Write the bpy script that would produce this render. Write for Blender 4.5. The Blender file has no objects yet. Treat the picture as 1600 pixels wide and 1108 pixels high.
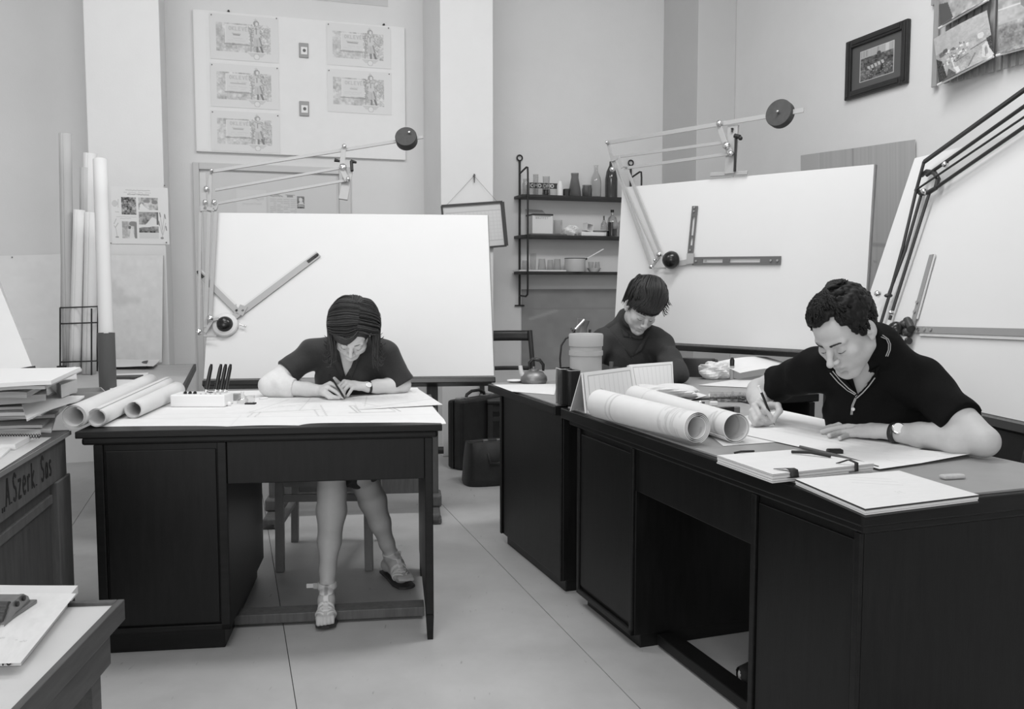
import bpy, bmesh, math, random
import numpy as np
from mathutils import Vector, Matrix, Euler
random.seed(7); RNG = np.random.default_rng(7)
SC = bpy.context.scene; COL = SC.collection
R = math.radians

# ------------------------------------------------------------------ camera
FPX, CAMH, HOR = 1400.0, 1.25, 445.0
PITCH = math.atan((554 - HOR) / FPX)
cam = bpy.data.objects.new('camera', bpy.data.cameras.new('camera')); COL.objects.link(cam)
cam.location = (0, 0, CAMH); cam.rotation_euler = (math.pi / 2 - PITCH, 0, 0)
cam.data.sensor_fit = 'HORIZONTAL'; cam.data.sensor_width = 36; cam.data.lens = 36 * FPX / 1600
cam.data.clip_start = 0.02
SC.camera = cam
# ------------------------------------------------------------------ light
SC.view_settings.view_transform = 'Standard'; SC.view_settings.look = 'None'
SC.view_settings.gamma = 1; SC.view_settings.use_curve_mapping = False
SC.view_settings.exposure = -0.62
W = bpy.data.worlds.new('world'); SC.world = W; W.use_nodes = True
W.node_tree.nodes['Background'].inputs['Color'].default_value = (1, 1, 1, 1)
W.node_tree.nodes['Background'].inputs['Strength'].default_value = 0.8
def area(name, loc, target, sx, sy, power):
    l = bpy.data.lights.new(name, 'AREA'); l.shape = 'RECTANGLE'; l.size = sx; l.size_y = sy; l.energy = power
    o = bpy.data.objects.new(name, l); COL.objects.link(o); o.location = loc
    o.rotation_euler = (Vector(target) - Vector(loc)).to_track_quat('-Z', 'Y').to_euler(); return o
area('window_light', (-1.5, -2.6, 1.9), (0.2, 4.0, 0.8), 3.4, 2.2, 150)
area('ceiling_light', (-0.3, 1.2, 3.75), (0.1, 3.2, 0.0), 1.6, 0.5, 42)
area('ceiling_light', (0.9, 3.6, 3.85), (0.5, 5.2, 0.0), 1.6, 0.5, 80)
area('ceiling_light', (-1.5, 3.6, 3.85), (-0.8, 5.0, 0.0), 1.6, 0.5, 42)

# ------------------------------------------------------------------ pixel -> point helpers (measuring the room)
_fw = np.array([0, math.cos(PITCH), -math.sin(PITCH)]); _up = np.array([0, math.sin(PITCH), math.cos(PITCH)])
CAM0 = np.array([0, 0, CAMH])
def ray(u, v): return (u - 800) / FPX * np.array([1., 0, 0]) + _fw - (v - 554) / FPX * _up
def atz(u, v, z):
    r = ray(u, v); return CAM0 + r * ((z - CAMH) / r[2])
def aty(u, v, y):
    r = ray(u, v); return CAM0 + r * (y / r[1])
def onp(u, v, p0, n):
    r = ray(u, v); n = np.asarray(n, float); return CAM0 + r * (((np.asarray(p0, float) - CAM0) @ n) / (r @ n))

# ------------------------------------------------------------------ materials
MATS = {}
def mat(name, g, rough=0.6, metal=0.0, noise=None, bump=None, spec=0.5, stretch=None, coat=0.0, trans=0.0, attr=False, ior=1.45, alpha=None, sheen=0.0):
    if name in MATS: return MATS[name]
    m = bpy.data.materials.new(name); m.use_nodes = True; nt = m.node_tree; b = nt.nodes['Principled BSDF']
    c = (g, g, g, 1)
    b.inputs['Base Color'].default_value = c; b.inputs['Roughness'].default_value = rough; b.inputs['Metallic'].default_value = metal
    b.inputs['Specular IOR Level'].default_value = spec; b.inputs['Coat Weight'].default_value = coat
    b.inputs['Transmission Weight'].default_value = trans; b.inputs['IOR'].default_value = ior
    if sheen: b.inputs['Sheen Weight'].default_value = sheen
    N = nt.nodes.new; L = nt.links.new
    def coords(sc):
        tc = N('ShaderNodeTexCoord'); mp = N('ShaderNodeMapping'); L(tc.outputs['Object'], mp.inputs['Vector'])
        if stretch: mp.inputs['Scale'].default_value = stretch
        n = N('ShaderNodeTexNoise'); n.inputs['Scale'].default_value = sc; n.inputs['Detail'].default_value = 5
        n.inputs['Roughness'].default_value = 0.65
        L(mp.outputs['Vector'], n.inputs['Vector']); return n
    src = None
    if attr:
        a = N('ShaderNodeAttribute'); a.attribute_name = 'Col'; src = a.outputs['Color']; L(src, b.inputs['Base Color'])
    if noise:
        sc, amt = noise; n = coords(sc); mr = N('ShaderNodeMapRange')
        mr.inputs['From Min'].default_value = 0.25; mr.inputs['From Max'].default_value = 0.75
        mr.inputs['To Min'].default_value = 1 - amt; mr.inputs['To Max'].default_value = 1 + amt
        L(n.outputs['Fac'], mr.inputs['Value'])
        mx = N('ShaderNodeMix'); mx.data_type = 'RGBA'; mx.blend_type = 'MULTIPLY'; mx.inputs['Factor'].default_value = 1
        if src: L(src, mx.inputs[6])
        else: mx.inputs[6].default_value = c
        L(mr.outputs['Result'], mx.inputs[7]); L(mx.outputs[2], b.inputs['Base Color'])
    if bump:
        sc, st = bump; n2 = coords(sc); bp = N('ShaderNodeBump'); bp.inputs['Strength'].default_value = st; bp.inputs['Distance'].default_value = 0.004
        L(n2.outputs['Fac'], bp.inputs['Height']); L(bp.outputs['Normal'], b.inputs['Normal'])
    MATS[name] = m; return m
def glass(name, g=0.95, rough=0.03, tint=0.93):
    m = bpy.data.materials.new(name); m.use_nodes = True; nt = m.node_tree; nt.nodes.clear(); N = nt.nodes.new; L = nt.links.new
    o = N('ShaderNodeOutputMaterial'); mx = N('ShaderNodeMixShader'); t = N('ShaderNodeBsdfTransparent'); gl = N('ShaderNodeBsdfGlossy'); lw = N('ShaderNodeLayerWeight')
    t.inputs['Color'].default_value = (tint, tint, tint, 1); gl.inputs['Roughness'].default_value = rough; gl.inputs['Color'].default_value = (g, g, g, 1); lw.inputs['Blend'].default_value = 0.22
    L(lw.outputs['Facing'], mx.inputs['Fac']); L(t.outputs[0], mx.inputs[1]); L(gl.outputs[0], mx.inputs[2]); L(mx.outputs[0], o.inputs['Surface'])
    MATS[name] = m; return m
def scuff(m, g):                          # worn streaks of the lino, laid over the plain colour
    nt = m.node_tree; b = nt.nodes['Principled BSDF']; src = b.inputs['Base Color'].links[0].from_socket
    tc = nt.nodes.new('ShaderNodeTexCoord'); mp = nt.nodes.new('ShaderNodeMapping'); mp.inputs['Scale'].default_value = (5, 1, 1); mp.inputs['Rotation'].default_value = (0, 0, 0.5)
    n = nt.nodes.new('ShaderNodeTexNoise'); n.inputs['Scale'].default_value = 11; n.inputs['Detail'].default_value = 2
    r = nt.nodes.new('ShaderNodeMapRange'); r.inputs['From Min'].default_value = 0.70; r.inputs['From Max'].default_value = 0.78; r.inputs['To Min'].default_value = 1; r.inputs['To Max'].default_value = g
    mx = nt.nodes.new('ShaderNodeMix'); mx.data_type = 'RGBA'; mx.blend_type = 'MULTIPLY'; mx.inputs['Factor'].default_value = 1
    for a, c in ((tc.outputs['Object'], mp.inputs['Vector']), (mp.outputs['Vector'], n.inputs['Vector']), (n.outputs['Fac'], r.inputs['Value']), (src, mx.inputs[6]), (r.outputs['Result'], mx.inputs[7]), (mx.outputs[2], b.inputs['Base Color'])): nt.links.new(a, c)
WALL = mat('wall_paint', 0.72, 0.85, noise=(1.6, 0.035), bump=(90, 0.15))
PILW = mat('pilaster_paint', 0.76, 0.8, noise=(2.2, 0.03), bump=(90, 0.12))
FLOOR = mat('linoleum', 0.50, 0.42, noise=(3.5, 0.10), bump=(40, 0.04))
scuff(FLOOR, 0.62)
DESK = mat('ebonised_wood', 0.007, 0.42, spec=.35, noise=(5, 0.5), stretch=(1, 1, 9), bump=(30, 0.08))
DESKV = mat('dark_veneer', 0.006, 0.42, spec=.35, noise=(6, 0.5), stretch=(9, 9, 1), bump=(30, 0.06))
DTOP = mat('desk_top_lino', 0.30, 0.42, noise=(7, 0.08))
OAK = mat('mid_brown_wood', 0.11, 0.5, noise=(6, 0.3), stretch=(8, 8, 1), bump=(40, 0.08))
PALEW = mat('pale_wood', 0.22, 0.5, noise=(6, 0.2), stretch=(8, 8, 1))
PAPER = mat('paper', 0.72, 0.7, noise=(5, 0.02))
PAPER2 = mat('paper_greyer', 0.58, 0.75, noise=(6, 0.05))
CARD = mat('grey_card', 0.45, 0.8, noise=(9, 0.06))
BOARD = mat('drawing_paper', 0.70, 0.75, noise=(3, 0.012))
BLACK = mat('black_enamel', 0.012, 0.25)
IRON = mat('black_iron', 0.02, 0.5)
INK = mat('ink', 0.02, 0.7)
PENCIL = mat('pencil_grey', 0.30, 0.8)
CHROME = mat('chrome', 0.75, 0.18, metal=1)
STEEL = mat('brushed_steel', 0.55, 0.35, metal=1)
LACQ = mat('grey_lacquer', 0.38, 0.4)
LACQW = mat('pale_lacquer', 0.62, 0.4)
WHITE = mat('white_plastic', 0.78, 0.35)
GLASS = glass('clear_glass')
LEATHER = mat('dark_leather', 0.018, 0.45, noise=(14, 0.4), bump=(120, 0.25))
PRINT = mat('printed_paper', 0.8, 0.65, attr=True)

# ------------------------------------------------------------------ mesh helpers
def rz(a): return Matrix.Rotation(a, 4, 'Z')
class MB:
    def __init__(s): s.v = []; s.f = []; s.sm = []
    def add(s, vs, fs, sm=False):
        k = len(s.v); s.v += [tuple(map(float, p)) for p in vs]; s.f += [[i + k for i in f] for f in fs]; s.sm += [sm] * len(fs); return s
    def box(s, x0, x1, y0, y1, z0, z1, M=None, tx=0, ty=0):
        vs = [Vector((x, y, z)) for z in (z0, z1) for y in (y0, y1) for x in (x0, x1)]
        if M is not None: vs = [M @ v for v in vs]
        return s.add(vs, [[0, 2, 3, 1], [4, 5, 7, 6], [0, 1, 5, 4], [2, 6, 7, 3], [0, 4, 6, 2], [1, 3, 7, 5]])
    def bar(s, p, q, w, t, n):          # flat bar from p to q, width w, thickness t along n
        p, q, n = (Vector(map(float, x)) for x in (p, q, n)); d = (q - p).normalized(); n = (n - d * n.dot(d)).normalized(); x = d.cross(n)
        vs = [c + x * (w / 2 * i) + n * (t / 2 * j) for c in (p, q) for j in (-1, 1) for i in (-1, 1)]
        return s.add(vs, [[0, 2, 3, 1], [4, 5, 7, 6], [0, 1, 5, 4], [2, 6, 7, 3], [0, 4, 6, 2], [1, 3, 7, 5]])
    def tube(s, pts, r, n=10, caps=True, sq=None):
        P = [Vector(map(float, p)) for p in pts]; m = len(P)
        rs = list(r) if hasattr(r, '__len__') else [r] * m
        T = [(P[min(i + 1, m - 1)] - P[max(i - 1, 0)]).normalized() for i in range(m)]
        up = Vector((0, 0, 1)) if abs(T[0].z) < 0.9 else Vector((1, 0, 0))
        x = T[0].cross(up).normalized(); vs = []
        for i in range(m):
            x = (x - T[i] * x.dot(T[i])).normalized(); y = T[i].cross(x)
            for k in range(n):
                a = 2 * math.pi * k / n; vs.append(P[i] + (x * math.cos(a) + y * math.sin(a) * (sq or 1)) * rs[i])
        fs = [[i * n + k, i * n + (k + 1) % n, (i + 1) * n + (k + 1) % n, (i + 1) * n + k] for i in range(m - 1) for k in range(n)]
        s.add(vs, fs, True)
        if caps: s.add(vs[:n], [list(range(n))[::-1]]); s.add(vs[-n:], [list(range(n))])
        return s
    def cyl(s, p, q, r0, r1=None, n=20, caps=True): return s.tube([p, q], [r0, r0 if r1 is None else r1], n, caps)
    def lathe(s, prof, c=(0, 0, 0), n=24, M=None):
        vs = []
        for r, z in prof:
            for k in range(n):
                a = 2 * math.pi * k / n; p = Vector((r * math.cos(a), r * math.sin(a), z)); p = M @ p if M is not None else p
                vs.append(p + Vector(c))
        fs = [[i * n + k, i * n + (k + 1) % n, (i + 1) * n + (k + 1) % n, (i + 1) * n + k] for i in range(len(prof) - 1) for k in range(n)]
        return s.add(vs, fs, True)
    def ball(s, c, r, n=16, sc=(1, 1, 1), M=None):
        m = n // 2; pr = [(max(1e-4, math.sin(math.pi * i / m)), -math.cos(math.pi * i / m)) for i in range(m + 1)]
        A = Matrix.Diagonal((r * sc[0], r * sc[1], r * sc[2], 1)); A = (M @ A) if M is not None else A
        return s.lathe(pr, c, n, A)
    def prism(s, poly, t, fr):           # poly in 2D, frame fr(x, y, z) -> point, thickness t
        n = len(poly); vs = [fr(x, y, 0) for x, y in poly] + [fr(x, y, t) for x, y in poly]
        return s.add(vs, [list(range(n))[::-1], list(range(n, 2 * n))] + [[i, (i + 1) % n, n + (i + 1) % n, n + i] for i in range(n)])
    def grid(s, f, nu, nv, sm=True):     # f(a,b) a,b in 0..1
        vs = [f(i / nu, j / nv) for j in range(nv + 1) for i in range(nu + 1)]
        fs = [[j * (nu + 1) + i, j * (nu + 1) + i + 1, (j + 1) * (nu + 1) + i + 1, (j + 1) * (nu + 1) + i] for j in range(nv) for i in range(nu)]
        return s.add(vs, fs, sm)
    def mesh(s, name, inv=None):
        me = bpy.data.meshes.new(name); vs = s.v if inv is None else [tuple(inv @ Vector(p)) for p in s.v]
        me.from_pydata(vs, [], s.f); me.polygons.foreach_set('use_smooth', s.sm); me.update()
        if any(s.sm) and name not in ('hair_strands', 'eyebrow', 'eyelashes'): me.set_sharp_from_angle(angle=R(50))
        return me
    def build(s, name, m, parent=None, bevel=0, solid=0, origin=None, local=False, sub=0):
        inv = None
        if parent is not None:
            if not local: inv = WM[parent.name].inverted()
        elif origin is not None: inv = Matrix.Translation(-Vector(origin))
        me = s.mesh(name, inv); me.materials.append(m)
        o = bpy.data.objects.new(name, me); COL.objects.link(o)
        if parent is not None: o.parent = parent; WM[o.name] = WM[parent.name].copy()
        elif origin is not None: o.location = origin; WM[o.name] = Matrix.Translation(Vector(origin))
        else: WM[o.name] = Matrix()
        if solid:
            d = o.modifiers.new('solid', 'SOLIDIFY'); d.thickness = solid; d.offset = 0
        if bevel:
            d = o.modifiers.new('bevel', 'BEVEL'); d.width = bevel; d.segments = 2; d.limit_method = 'ANGLE'
        if sub:
            d = o.modifiers.new('sub', 'SUBSURF'); d.levels = d.render_levels = sub
        return o
WM = {}
def tag(o, label=None, cat=None, group=None, kind=None):
    if label: o['label'] = label
    if cat: o['category'] = cat
    if group: o['group'] = group
    if kind: o['kind'] = kind
    return o
def thing(name, label, cat, loc=(0, 0, 0), rot=0, group=None):
    o = bpy.data.objects.new(name, None); COL.objects.link(o); o.empty_display_size = 0.05
    o.location = loc; o.rotation_euler = (0, 0, rot); WM[o.name] = Matrix.Translation(Vector(loc)) @ rz(rot)
    return tag(o, label, cat, group)
def struct(name, mb, m, parent=None, **k):
    o = mb.build(name, m, parent, **k)
    if parent is None: o['kind'] = 'structure'
    return o
def copy_tree(root, loc, rot, label=None):
    r = root.copy(); COL.objects.link(r); r.location = loc; r.rotation_euler = (0, 0, rot)
    if label: r['label'] = label
    for ch in list(root.children):
        c = ch.copy(); COL.objects.link(c); c.parent = r
        for g in list(ch.children):
            d = g.copy(); COL.objects.link(d); d.parent = c
    return r
def V(*a): return np.array(a, float)
def frame(o, x, y, z):                   # frame function from origin + three axes
    o, x, y, z = (np.asarray(k, float) for k in (o, x, y, z)); return lambda a, b, c=0: o + x * a + y * b + z * c

# ------------------------------------------------------------------ flat prints: small rasters stored as vertex colours
class Img:
    def __init__(s, w, h, bg=0.78): s.w = w; s.h = h; s.a = np.full((h, w), bg, float); s.yy, s.xx = np.mgrid[0:h, 0:w]
    def rect(s, x0, y0, x1, y1, g): s.a[int(y0):int(y1), int(x0):int(x1)] = g
    def ell(s, cx, cy, rx, ry, g, ring=None):
        d = ((s.xx - cx) / rx) ** 2 + ((s.yy - cy) / ry) ** 2; m = d < 1
        if ring: m &= d > (1 - ring) ** 2
        s.a[m] = g
    def poly(s, pts, g):
        m = np.zeros(s.a.shape, bool); n = len(pts); j = n - 1
        for i in range(n):
            (xi, yi), (xj, yj) = pts[i], pts[j]
            c = ((yi > s.yy) != (yj > s.yy)) & (s.xx < (xj - xi) * (s.yy - yi) / ((yj - yi) or 1e-9) + xi); m ^= c; j = i
        s.a[m] = g
    def line(s, x0, y0, x1, y1, g, w=1.0):
        dx, dy = x1 - x0, y1 - y0; L = dx * dx + dy * dy or 1e-9
        t = np.clip(((s.xx - x0) * dx + (s.yy - y0) * dy) / L, 0, 1)
        d = np.hypot(s.xx - x0 - t * dx, s.yy - y0 - t * dy); k = np.clip(w / 2 + 0.5 - d, 0, 1); s.a = s.a * (1 - k) + g * k
    def noise(s, x0, y0, x1, y1, amt, cell=2):
        h, w = int(y1) - int(y0), int(x1) - int(x0)
        n = RNG.random((h // cell + 2, w // cell + 2)); n = np.kron(n, np.ones((cell, cell)))[:h, :w]
        s.a[int(y0):int(y1), int(x0):int(x1)] += (n - 0.5) * 2 * amt
    def cloud(s, x0, y0, x1, y1, amt):
        for c in (12, 6, 3): s.noise(x0, y0, x1, y1, amt * (0.5 if c == 3 else 0.6), c); s.blur(x0, y0, x1, y1, max(1, c // 3))
    def blur(s, x0, y0, x1, y1, n=1):
        A = s.a[int(y0):int(y1), int(x0):int(x1)]
        for _ in range(n):
            P = np.pad(A, 1, mode='edge'); A = (P[:-2, 1:-1] + P[2:, 1:-1] + P[1:-1, :-2] + P[1:-1, 2:] + 2 * P[1:-1, 1:-1]) / 6
        s.a[int(y0):int(y1), int(x0):int(x1)] = A
    def scribble(s, x0, y, x1, g, h=2.0, gap=0.25):   # unreadable small print
        x = x0
        while x < x1:
            w = random.uniform(2, 6)
            if random.random() > gap: s.line(x, y + random.uniform(-h, h) * 0.4, min(x + w, x1), y + random.uniform(-h, h) * 0.4, g, 1.0)
            x += w + 1
    def text(s, t, x, y, size, g, w=1.0, sp=0.75):
        for ch in t:
            for st in GLYPH.get(ch, []):
                for (a, b), (c, d) in zip(st, st[1:]): s.line(x + a * size * 0.6, y + (1 - b) * size, x + c * size * 0.6, y + (1 - d) * size, g, w)
            x += size * sp
GLYPH = {'O': [[(.5, 0), (.1, .2), (0, .5), (.1, .8), (.5, 1), (.9, .8), (1, .5), (.9, .2), (.5, 0)]], 'K': [[(0, 0), (0, 1)], [(.9, 1), (0, .45), (1, 0)]],
 'L': [[(0, 1), (0, 0), (.9, 0)]], 'E': [[(.9, 1), (0, 1), (0, 0), (.9, 0)], [(0, .5), (.7, .5)]], 'V': [[(0, 1), (.5, 0), (1, 1)]],
 'Q': [[(.9, 1), (0, 1), (0, 0), (.9, 0)], [(0, .5), (.7, .5)], [(.4, 1.12), (.8, 1.4)]], 'M': [[(0, 0), (0, 1), (.5, .4), (1, 1), (1, 0)]],
 'B': [[(0, 0), (0, 1), (.7, 1), (.9, .75), (.7, .52), (0, .52)], [(.7, .52), (1, .27), (.7, 0), (0, 0)]], 'R': [[(0, 0), (0, 1), (.7, 1), (.95, .75), (.7, .5), (0, .5)], [(.5, .5), (1, 0)]],
 'U': [[(0, 1), (0, .2), (.3, 0), (.7, 0), (1, .2), (1, 1)]], 'T': [[(0, 1), (1, 1)], [(.5, 1), (.5, 0)]], 'F': [[(.9, 1), (0, 1), (0, 0)], [(0, .5), (.7, .5)]],
 'A': [[(0, 0), (.5, 1), (1, 0)], [(.2, .35), (.8, .35)]], 'S': [[(.95, .85), (.5, 1), (.1, .8), (.3, .55), (.8, .42), (.9, .18), (.5, 0), (.05, .12)]],
 'z': [[(.1, .65), (.85, .65), (.1, 0), (.9, 0)]], 'e': [[(.1, .33), (.85, .4), (.8, .6), (.45, .68), (.12, .5), (.12, .2), (.45, 0), (.85, .1)]],
 'r': [[(.15, 0), (.15, .65)], [(.15, .45), (.5, .66), (.85, .58)]], 'k': [[(.1, 0), (.1, 1)], [(.8, .65), (.1, .3), (.85, 0)]],
 'a': [[(.8, .55), (.45, .68), (.1, .4), (.2, .05), (.55, .03), (.82, .3), (.82, .65), (.85, 0)]], 's': [[(.8, .6), (.45, .68), (.15, .52), (.75, .22), (.6, .02), (.1, .06)]],
 '.': [[(.2, 0), (.26, .06)]], ',': [[(.1, -.18), (.25, .08)]], ' ': [], '1': [[(.2, .8), (.5, 1), (.5, 0)]], '0': [[(.5, 0), (.1, .2), (0, .5), (.1, .8), (.5, 1), (.9, .8), (1, .5), (.9, .2), (.5, 0)]]}
def print_mesh(img, f):                  # f(a,b): a 0..1 left-right, b 0..1 top-bottom
    mb = MB().grid(f, img.w - 1, img.h - 1, True); me = mb.mesh('print')
    ca = me.color_attributes.new('Col', 'FLOAT_COLOR', 'POINT'); g = np.clip(img.a, 0, 1).ravel()
    ca.data.foreach_set('color', np.stack([g, g, g, np.ones_like(g)], 1).ravel().astype(np.float32)); me.materials.append(PRINT); return me
def put(me, name, parent=None, world=True):
    o = bpy.data.objects.new(name, me); COL.objects.link(o)
    if parent is not None:
        o.parent = parent; WM[o.name] = WM[parent.name].copy()
        if world: o.matrix_parent_inverse = WM[parent.name].inverted()
    else: WM[o.name] = Matrix()
    return o
# ================================================================== the room
TH = R(17.5); RA = V(math.cos(TH), math.sin(TH), 0); RB = V(-math.sin(TH), math.cos(TH), 0); UPZ = V(0, 0, 1)
def room(s, t, z=0.0): return RA * s + RB * t + UPZ * z
MR = Matrix(((RA[0], RB[0], 0, 0), (RA[1], RB[1], 0, 0), (0, 0, 1, 0), (0, 0, 0, 1)))
TF, TW, SW, CEIL = 6.3, 6.88, 3.82, 3.95
fl = struct('floor', MB().box(-5.5, SW + .1, -3.5, TW + .1, -0.06, -0.004, MR), mat('seam', 0.05, 0.8))
seams = [float(atz(*p, 0)[:3] @ RA) for p in ((440, 960), (900, 1004))]
w = seams[1] - seams[0]; s0 = seams[0] - 5 * w
for k in range(9):
    a0, a1 = s0 + k * w, min(s0 + (k + 1) * w, SW)
    if a0 >= SW: break
    for t0, t1 in ((-3.5, 1.35), (1.35, 4.9), (4.9, TW)):
        MB().box(a0 + .0014, a1 - .0014, t0 + .0004, t1 - .0004, -0.02, 0, MR).build('linoleum_sheet', FLOOR, fl)
struct('wall_back', MB().box(-5.5, SW + .1, TW, TW + .1, 0, CEIL, MR), WALL)
struct('wall_right', MB().box(SW, SW + .1, -3.5, TW, 0, CEIL, MR), WALL)
struct('ceiling', MB().box(-5.5, SW + .1, -3.5, TW + .1, CEIL, CEIL + .1, MR), mat('ceiling_paint', 0.8, 0.9))
P1 = (-.83, -.385); P2 = (1.457, 1.845)
struct('trim_1', MB().box(P1[0], P1[1], TF, TW, 0, CEIL, MR), PILW, bevel=.006)
struct('trim_2', MB().box(P2[0], P2[1], TF, TW, 0, CEIL, MR), PILW, bevel=.006)
struct('trim_3', MB().box(3.488, SW, TF, TW, 0, CEIL, MR), mat('column_paint', .56, .85, noise=(2, .03)), bevel=.006)
struct('baseboard_back', MB().box(P1[1], P2[0], TW - .015, TW, 0, .08, MR), mat('baseboard_grey', .2, .7))
struct('baseboard_right', MB().box(SW - .015, SW, 0, TF, 0, .08, MR), MATS['baseboard_grey'])

# ================================================================== desks
def desk1():
    t = thing('writing_desk', 'black single pedestal desk with open kneehole, woman seated behind it, drawings on top', 'desk', (-1.43, 2.9, 0), R(7.66))
    B = lambda n, m, *bx, bevel=.003, par=t: [MB(), None] and _bx(n, m, bx, par, bevel)
    D = .86
    B('desk_top', DESK, (0, 1.2, 0, D, .747, .77))
    B('top_moulding', DESK, (.015, 1.185, .012, D - .01, .722, .747), bevel=.008)
    B('apron', DESKV, (.475, 1.14, .022, .045, .578, .722))
    cab = B('pedestal', DESKV, (.05, .474, .03, D - .03, .075, .722))
    B('front_panel', DESKV, (.085, .44, .023, .032, .10, .70), par=cab)
    B('frame_rail', DESK, (.05, .474, .018, .03, .075, .096), par=cab)
    for x0, x1 in ((.05, .08), (.444, .474)): B('frame_stile', DESK, (x0, x1, .018, .03, .075, .722), par=cab)
    B('plinth', DESK, (.065, .45, .05, D - .06, 0, .078))
    B('end_panel', DESK, (1.140, 1.168, .022, D - .05, .09, .722))
    m = MB(); m.add([(1.140, .022, .09), (1.168, .022, .09), (1.168, .09, .09), (1.140, .09, .09), (1.145, .024, 0), (1.165, .024, 0), (1.165, .07, 0), (1.145, .07, 0)],
        [[0, 1, 2, 3], [7, 6, 5, 4], [0, 4, 5, 1], [1, 5, 6, 2], [2, 6, 7, 3], [3, 7, 4, 0]]); m.build('foot', DESK, t, local=True)
    m = MB().box(1.142, 1.166, D - .14, D - .05, 0, .09); m.build('foot', DESK, t, local=True)
    B('foot_rail', OAK, (.45, 1.142, .22, .30, .012, .048))
    B('inner_shelf', mat('kneehole_board', .16, .6, noise=(4, .15)), (.45, 1.142, .30, D - .06, .012, .026)) if False else None
    return t
def _bx(n, m, bx, par, bevel):
    mb = MB()
    for b in bx: mb.box(*b)
    return mb.build(n, m, par, bevel=bevel, local=True)
desk1()
def desk3():
    L = 1.735; D = .76
    t = thing('double_pedestal_desk', 'long black double pedestal desk the man writes at, nearest the camera', 'desk', (.185, 3.55, 0), R(-70.55))
    B = lambda n, m, *bx, bevel=.003, par=t: _bx(n, m, bx, par, bevel)
    B('desk_top', DESK, (0.02, L, 0, D, .722, .764), bevel=.005)
    B('top_inlay', DTOP, (.05, L - .018, .02, D - .02, .764, .77), bevel=.001)
    B('under_moulding', DESK, (.06, L - .02, .02, D - .02, .70, .722), bevel=.006)
    for x0, x1, nm in ((.14, .61, 0), (1.292, L - .03, 1)):
        c = B('pedestal', DESKV, (x0, x1, .032, D - .03, .05, .70))
        B('front_panel', DESKV, (x0 + .025, x1 - .025, .026, .034, .085, .68), par=c)
        B('frame_rail', DESK, (x0, x1, .02, .032, .05, .072), par=c)
        B('frame_stile', DESK, (x0, x0 + .02, .02, .032, .05, .70), par=c); B('frame_stile', DESK, (x1 - .02, x1, .02, .032, .05, .70), par=c)
        B('plinth', DESK, (x0 + .02, x1 - .01, .06, D - .06, 0, .052))
    B('apron', DESKV, (.61, 1.292, .03, .05, .556, .70))
    B('modesty_panel', DESKV, (.61, 1.292, D - .08, D - .06, .06, .70)) if False else None
    B('foot_rail', DESK, (.61, 1.30, .12, .19, .008, .045))
    return t
desk3()
def desk2():
    L = .93; D = 1.28
    t = thing('side_on_desk', 'black desk seen end on at which the woman in the jacket sits', 'desk', (-.12, 4.38, 0), R(-70.55))
    B = lambda n, m, *bx, bevel=.003, par=t: _bx(n, m, bx, par, bevel)
    B('desk_top', DESK, (0, L - .06, 0, D, .728, .764), bevel=.004)
    B('top_inlay', DTOP, (.015, L - .075, .015, D - .015, .764, .77), bevel=.001)
    c = B('pedestal', DESKV, (.125, L - .04, .03, .46, .05, .728))
    B('frame_stile', DESK, (.125, .145, .02, .03, .05, .728), par=c); B('frame_stile', DESK, (L - .065, L - .04, .02, .03, .05, .728), par=c)
    B('plinth', DESK, (.15, L - .055, .05, .44, 0, .052))
    B('end_panel', DESK, (.125, L - .05, D - .06, D - .03, 0, .728))
    return t
desk2()
def left_desk():
    t = thing('lettered_desk', 'brown desk at left edge with hand painted words along its rail', 'desk', (-1.47, 2.94, 0), R(-77.8))
    B = lambda n, m, *bx, bevel=.003, par=t: _bx(n, m, bx, par, bevel)
    # x runs toward the camera, y to the right -> desk body lies at negative y
    B('desk_top', OAK, (-.02, 1.1, -.75, 0, .748, .768), bevel=.004)
    B('top_edge', mat('light_edge', .22, .5), (-.02, 1.1, 0, .004, .752, .765), bevel=.0)
    ap = B('apron', OAK, (-.01, 1.08, -.04, -.012, .622, .748))
    B('leg', OAK, (-.02, .13, -.07, -.004, 0, .622)); B('leg', OAK, (.96, 1.08, -.07, -.004, 0, .622))
    B('leg', OAK, (-.02, .06, -.74, -.68, 0, .748)); B('leg', OAK, (1.0, 1.08, -.74, -.68, 0, .748))
    B('cross_rail', OAK, (.13, .96, -.05, -.02, .555, .585))
    B('side_panel', mat('brown_panel', .075, .55, noise=(5, .3), stretch=(8, 8, 1)), (.13, .96, -.04, -.028, .06, .63))
    m = MB(); x = .615; SQ = .74
    for ch, sz in ((',', .05), (',', .05), ('A', .075), ('.', .06), ('S', .075), ('z', .075), ('e', .075), ('r', .07), ('k', .075), ('.', .06), (' ', .07), ('S', .075), ('a', .07), ('s', .07)):
        wdt = {'.': .25, ',': .22, ' ': .5}.get(ch, .62) * sz * SQ
        for st in GLYPH[ch]:
            pts = [(x - a * wdt * .85, -.0115, .655 + b * sz + (.75 - x) * .0) for a, b in st]
            for p, q in zip(pts, pts[1:]): m.bar(p, q, .0085, .0016, (0, 1, 0))
        x -= wdt + .007
    m.build('lettering', INK, ap, local=True)['kind'] = 'stuff'
    return t
left_desk()
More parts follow.
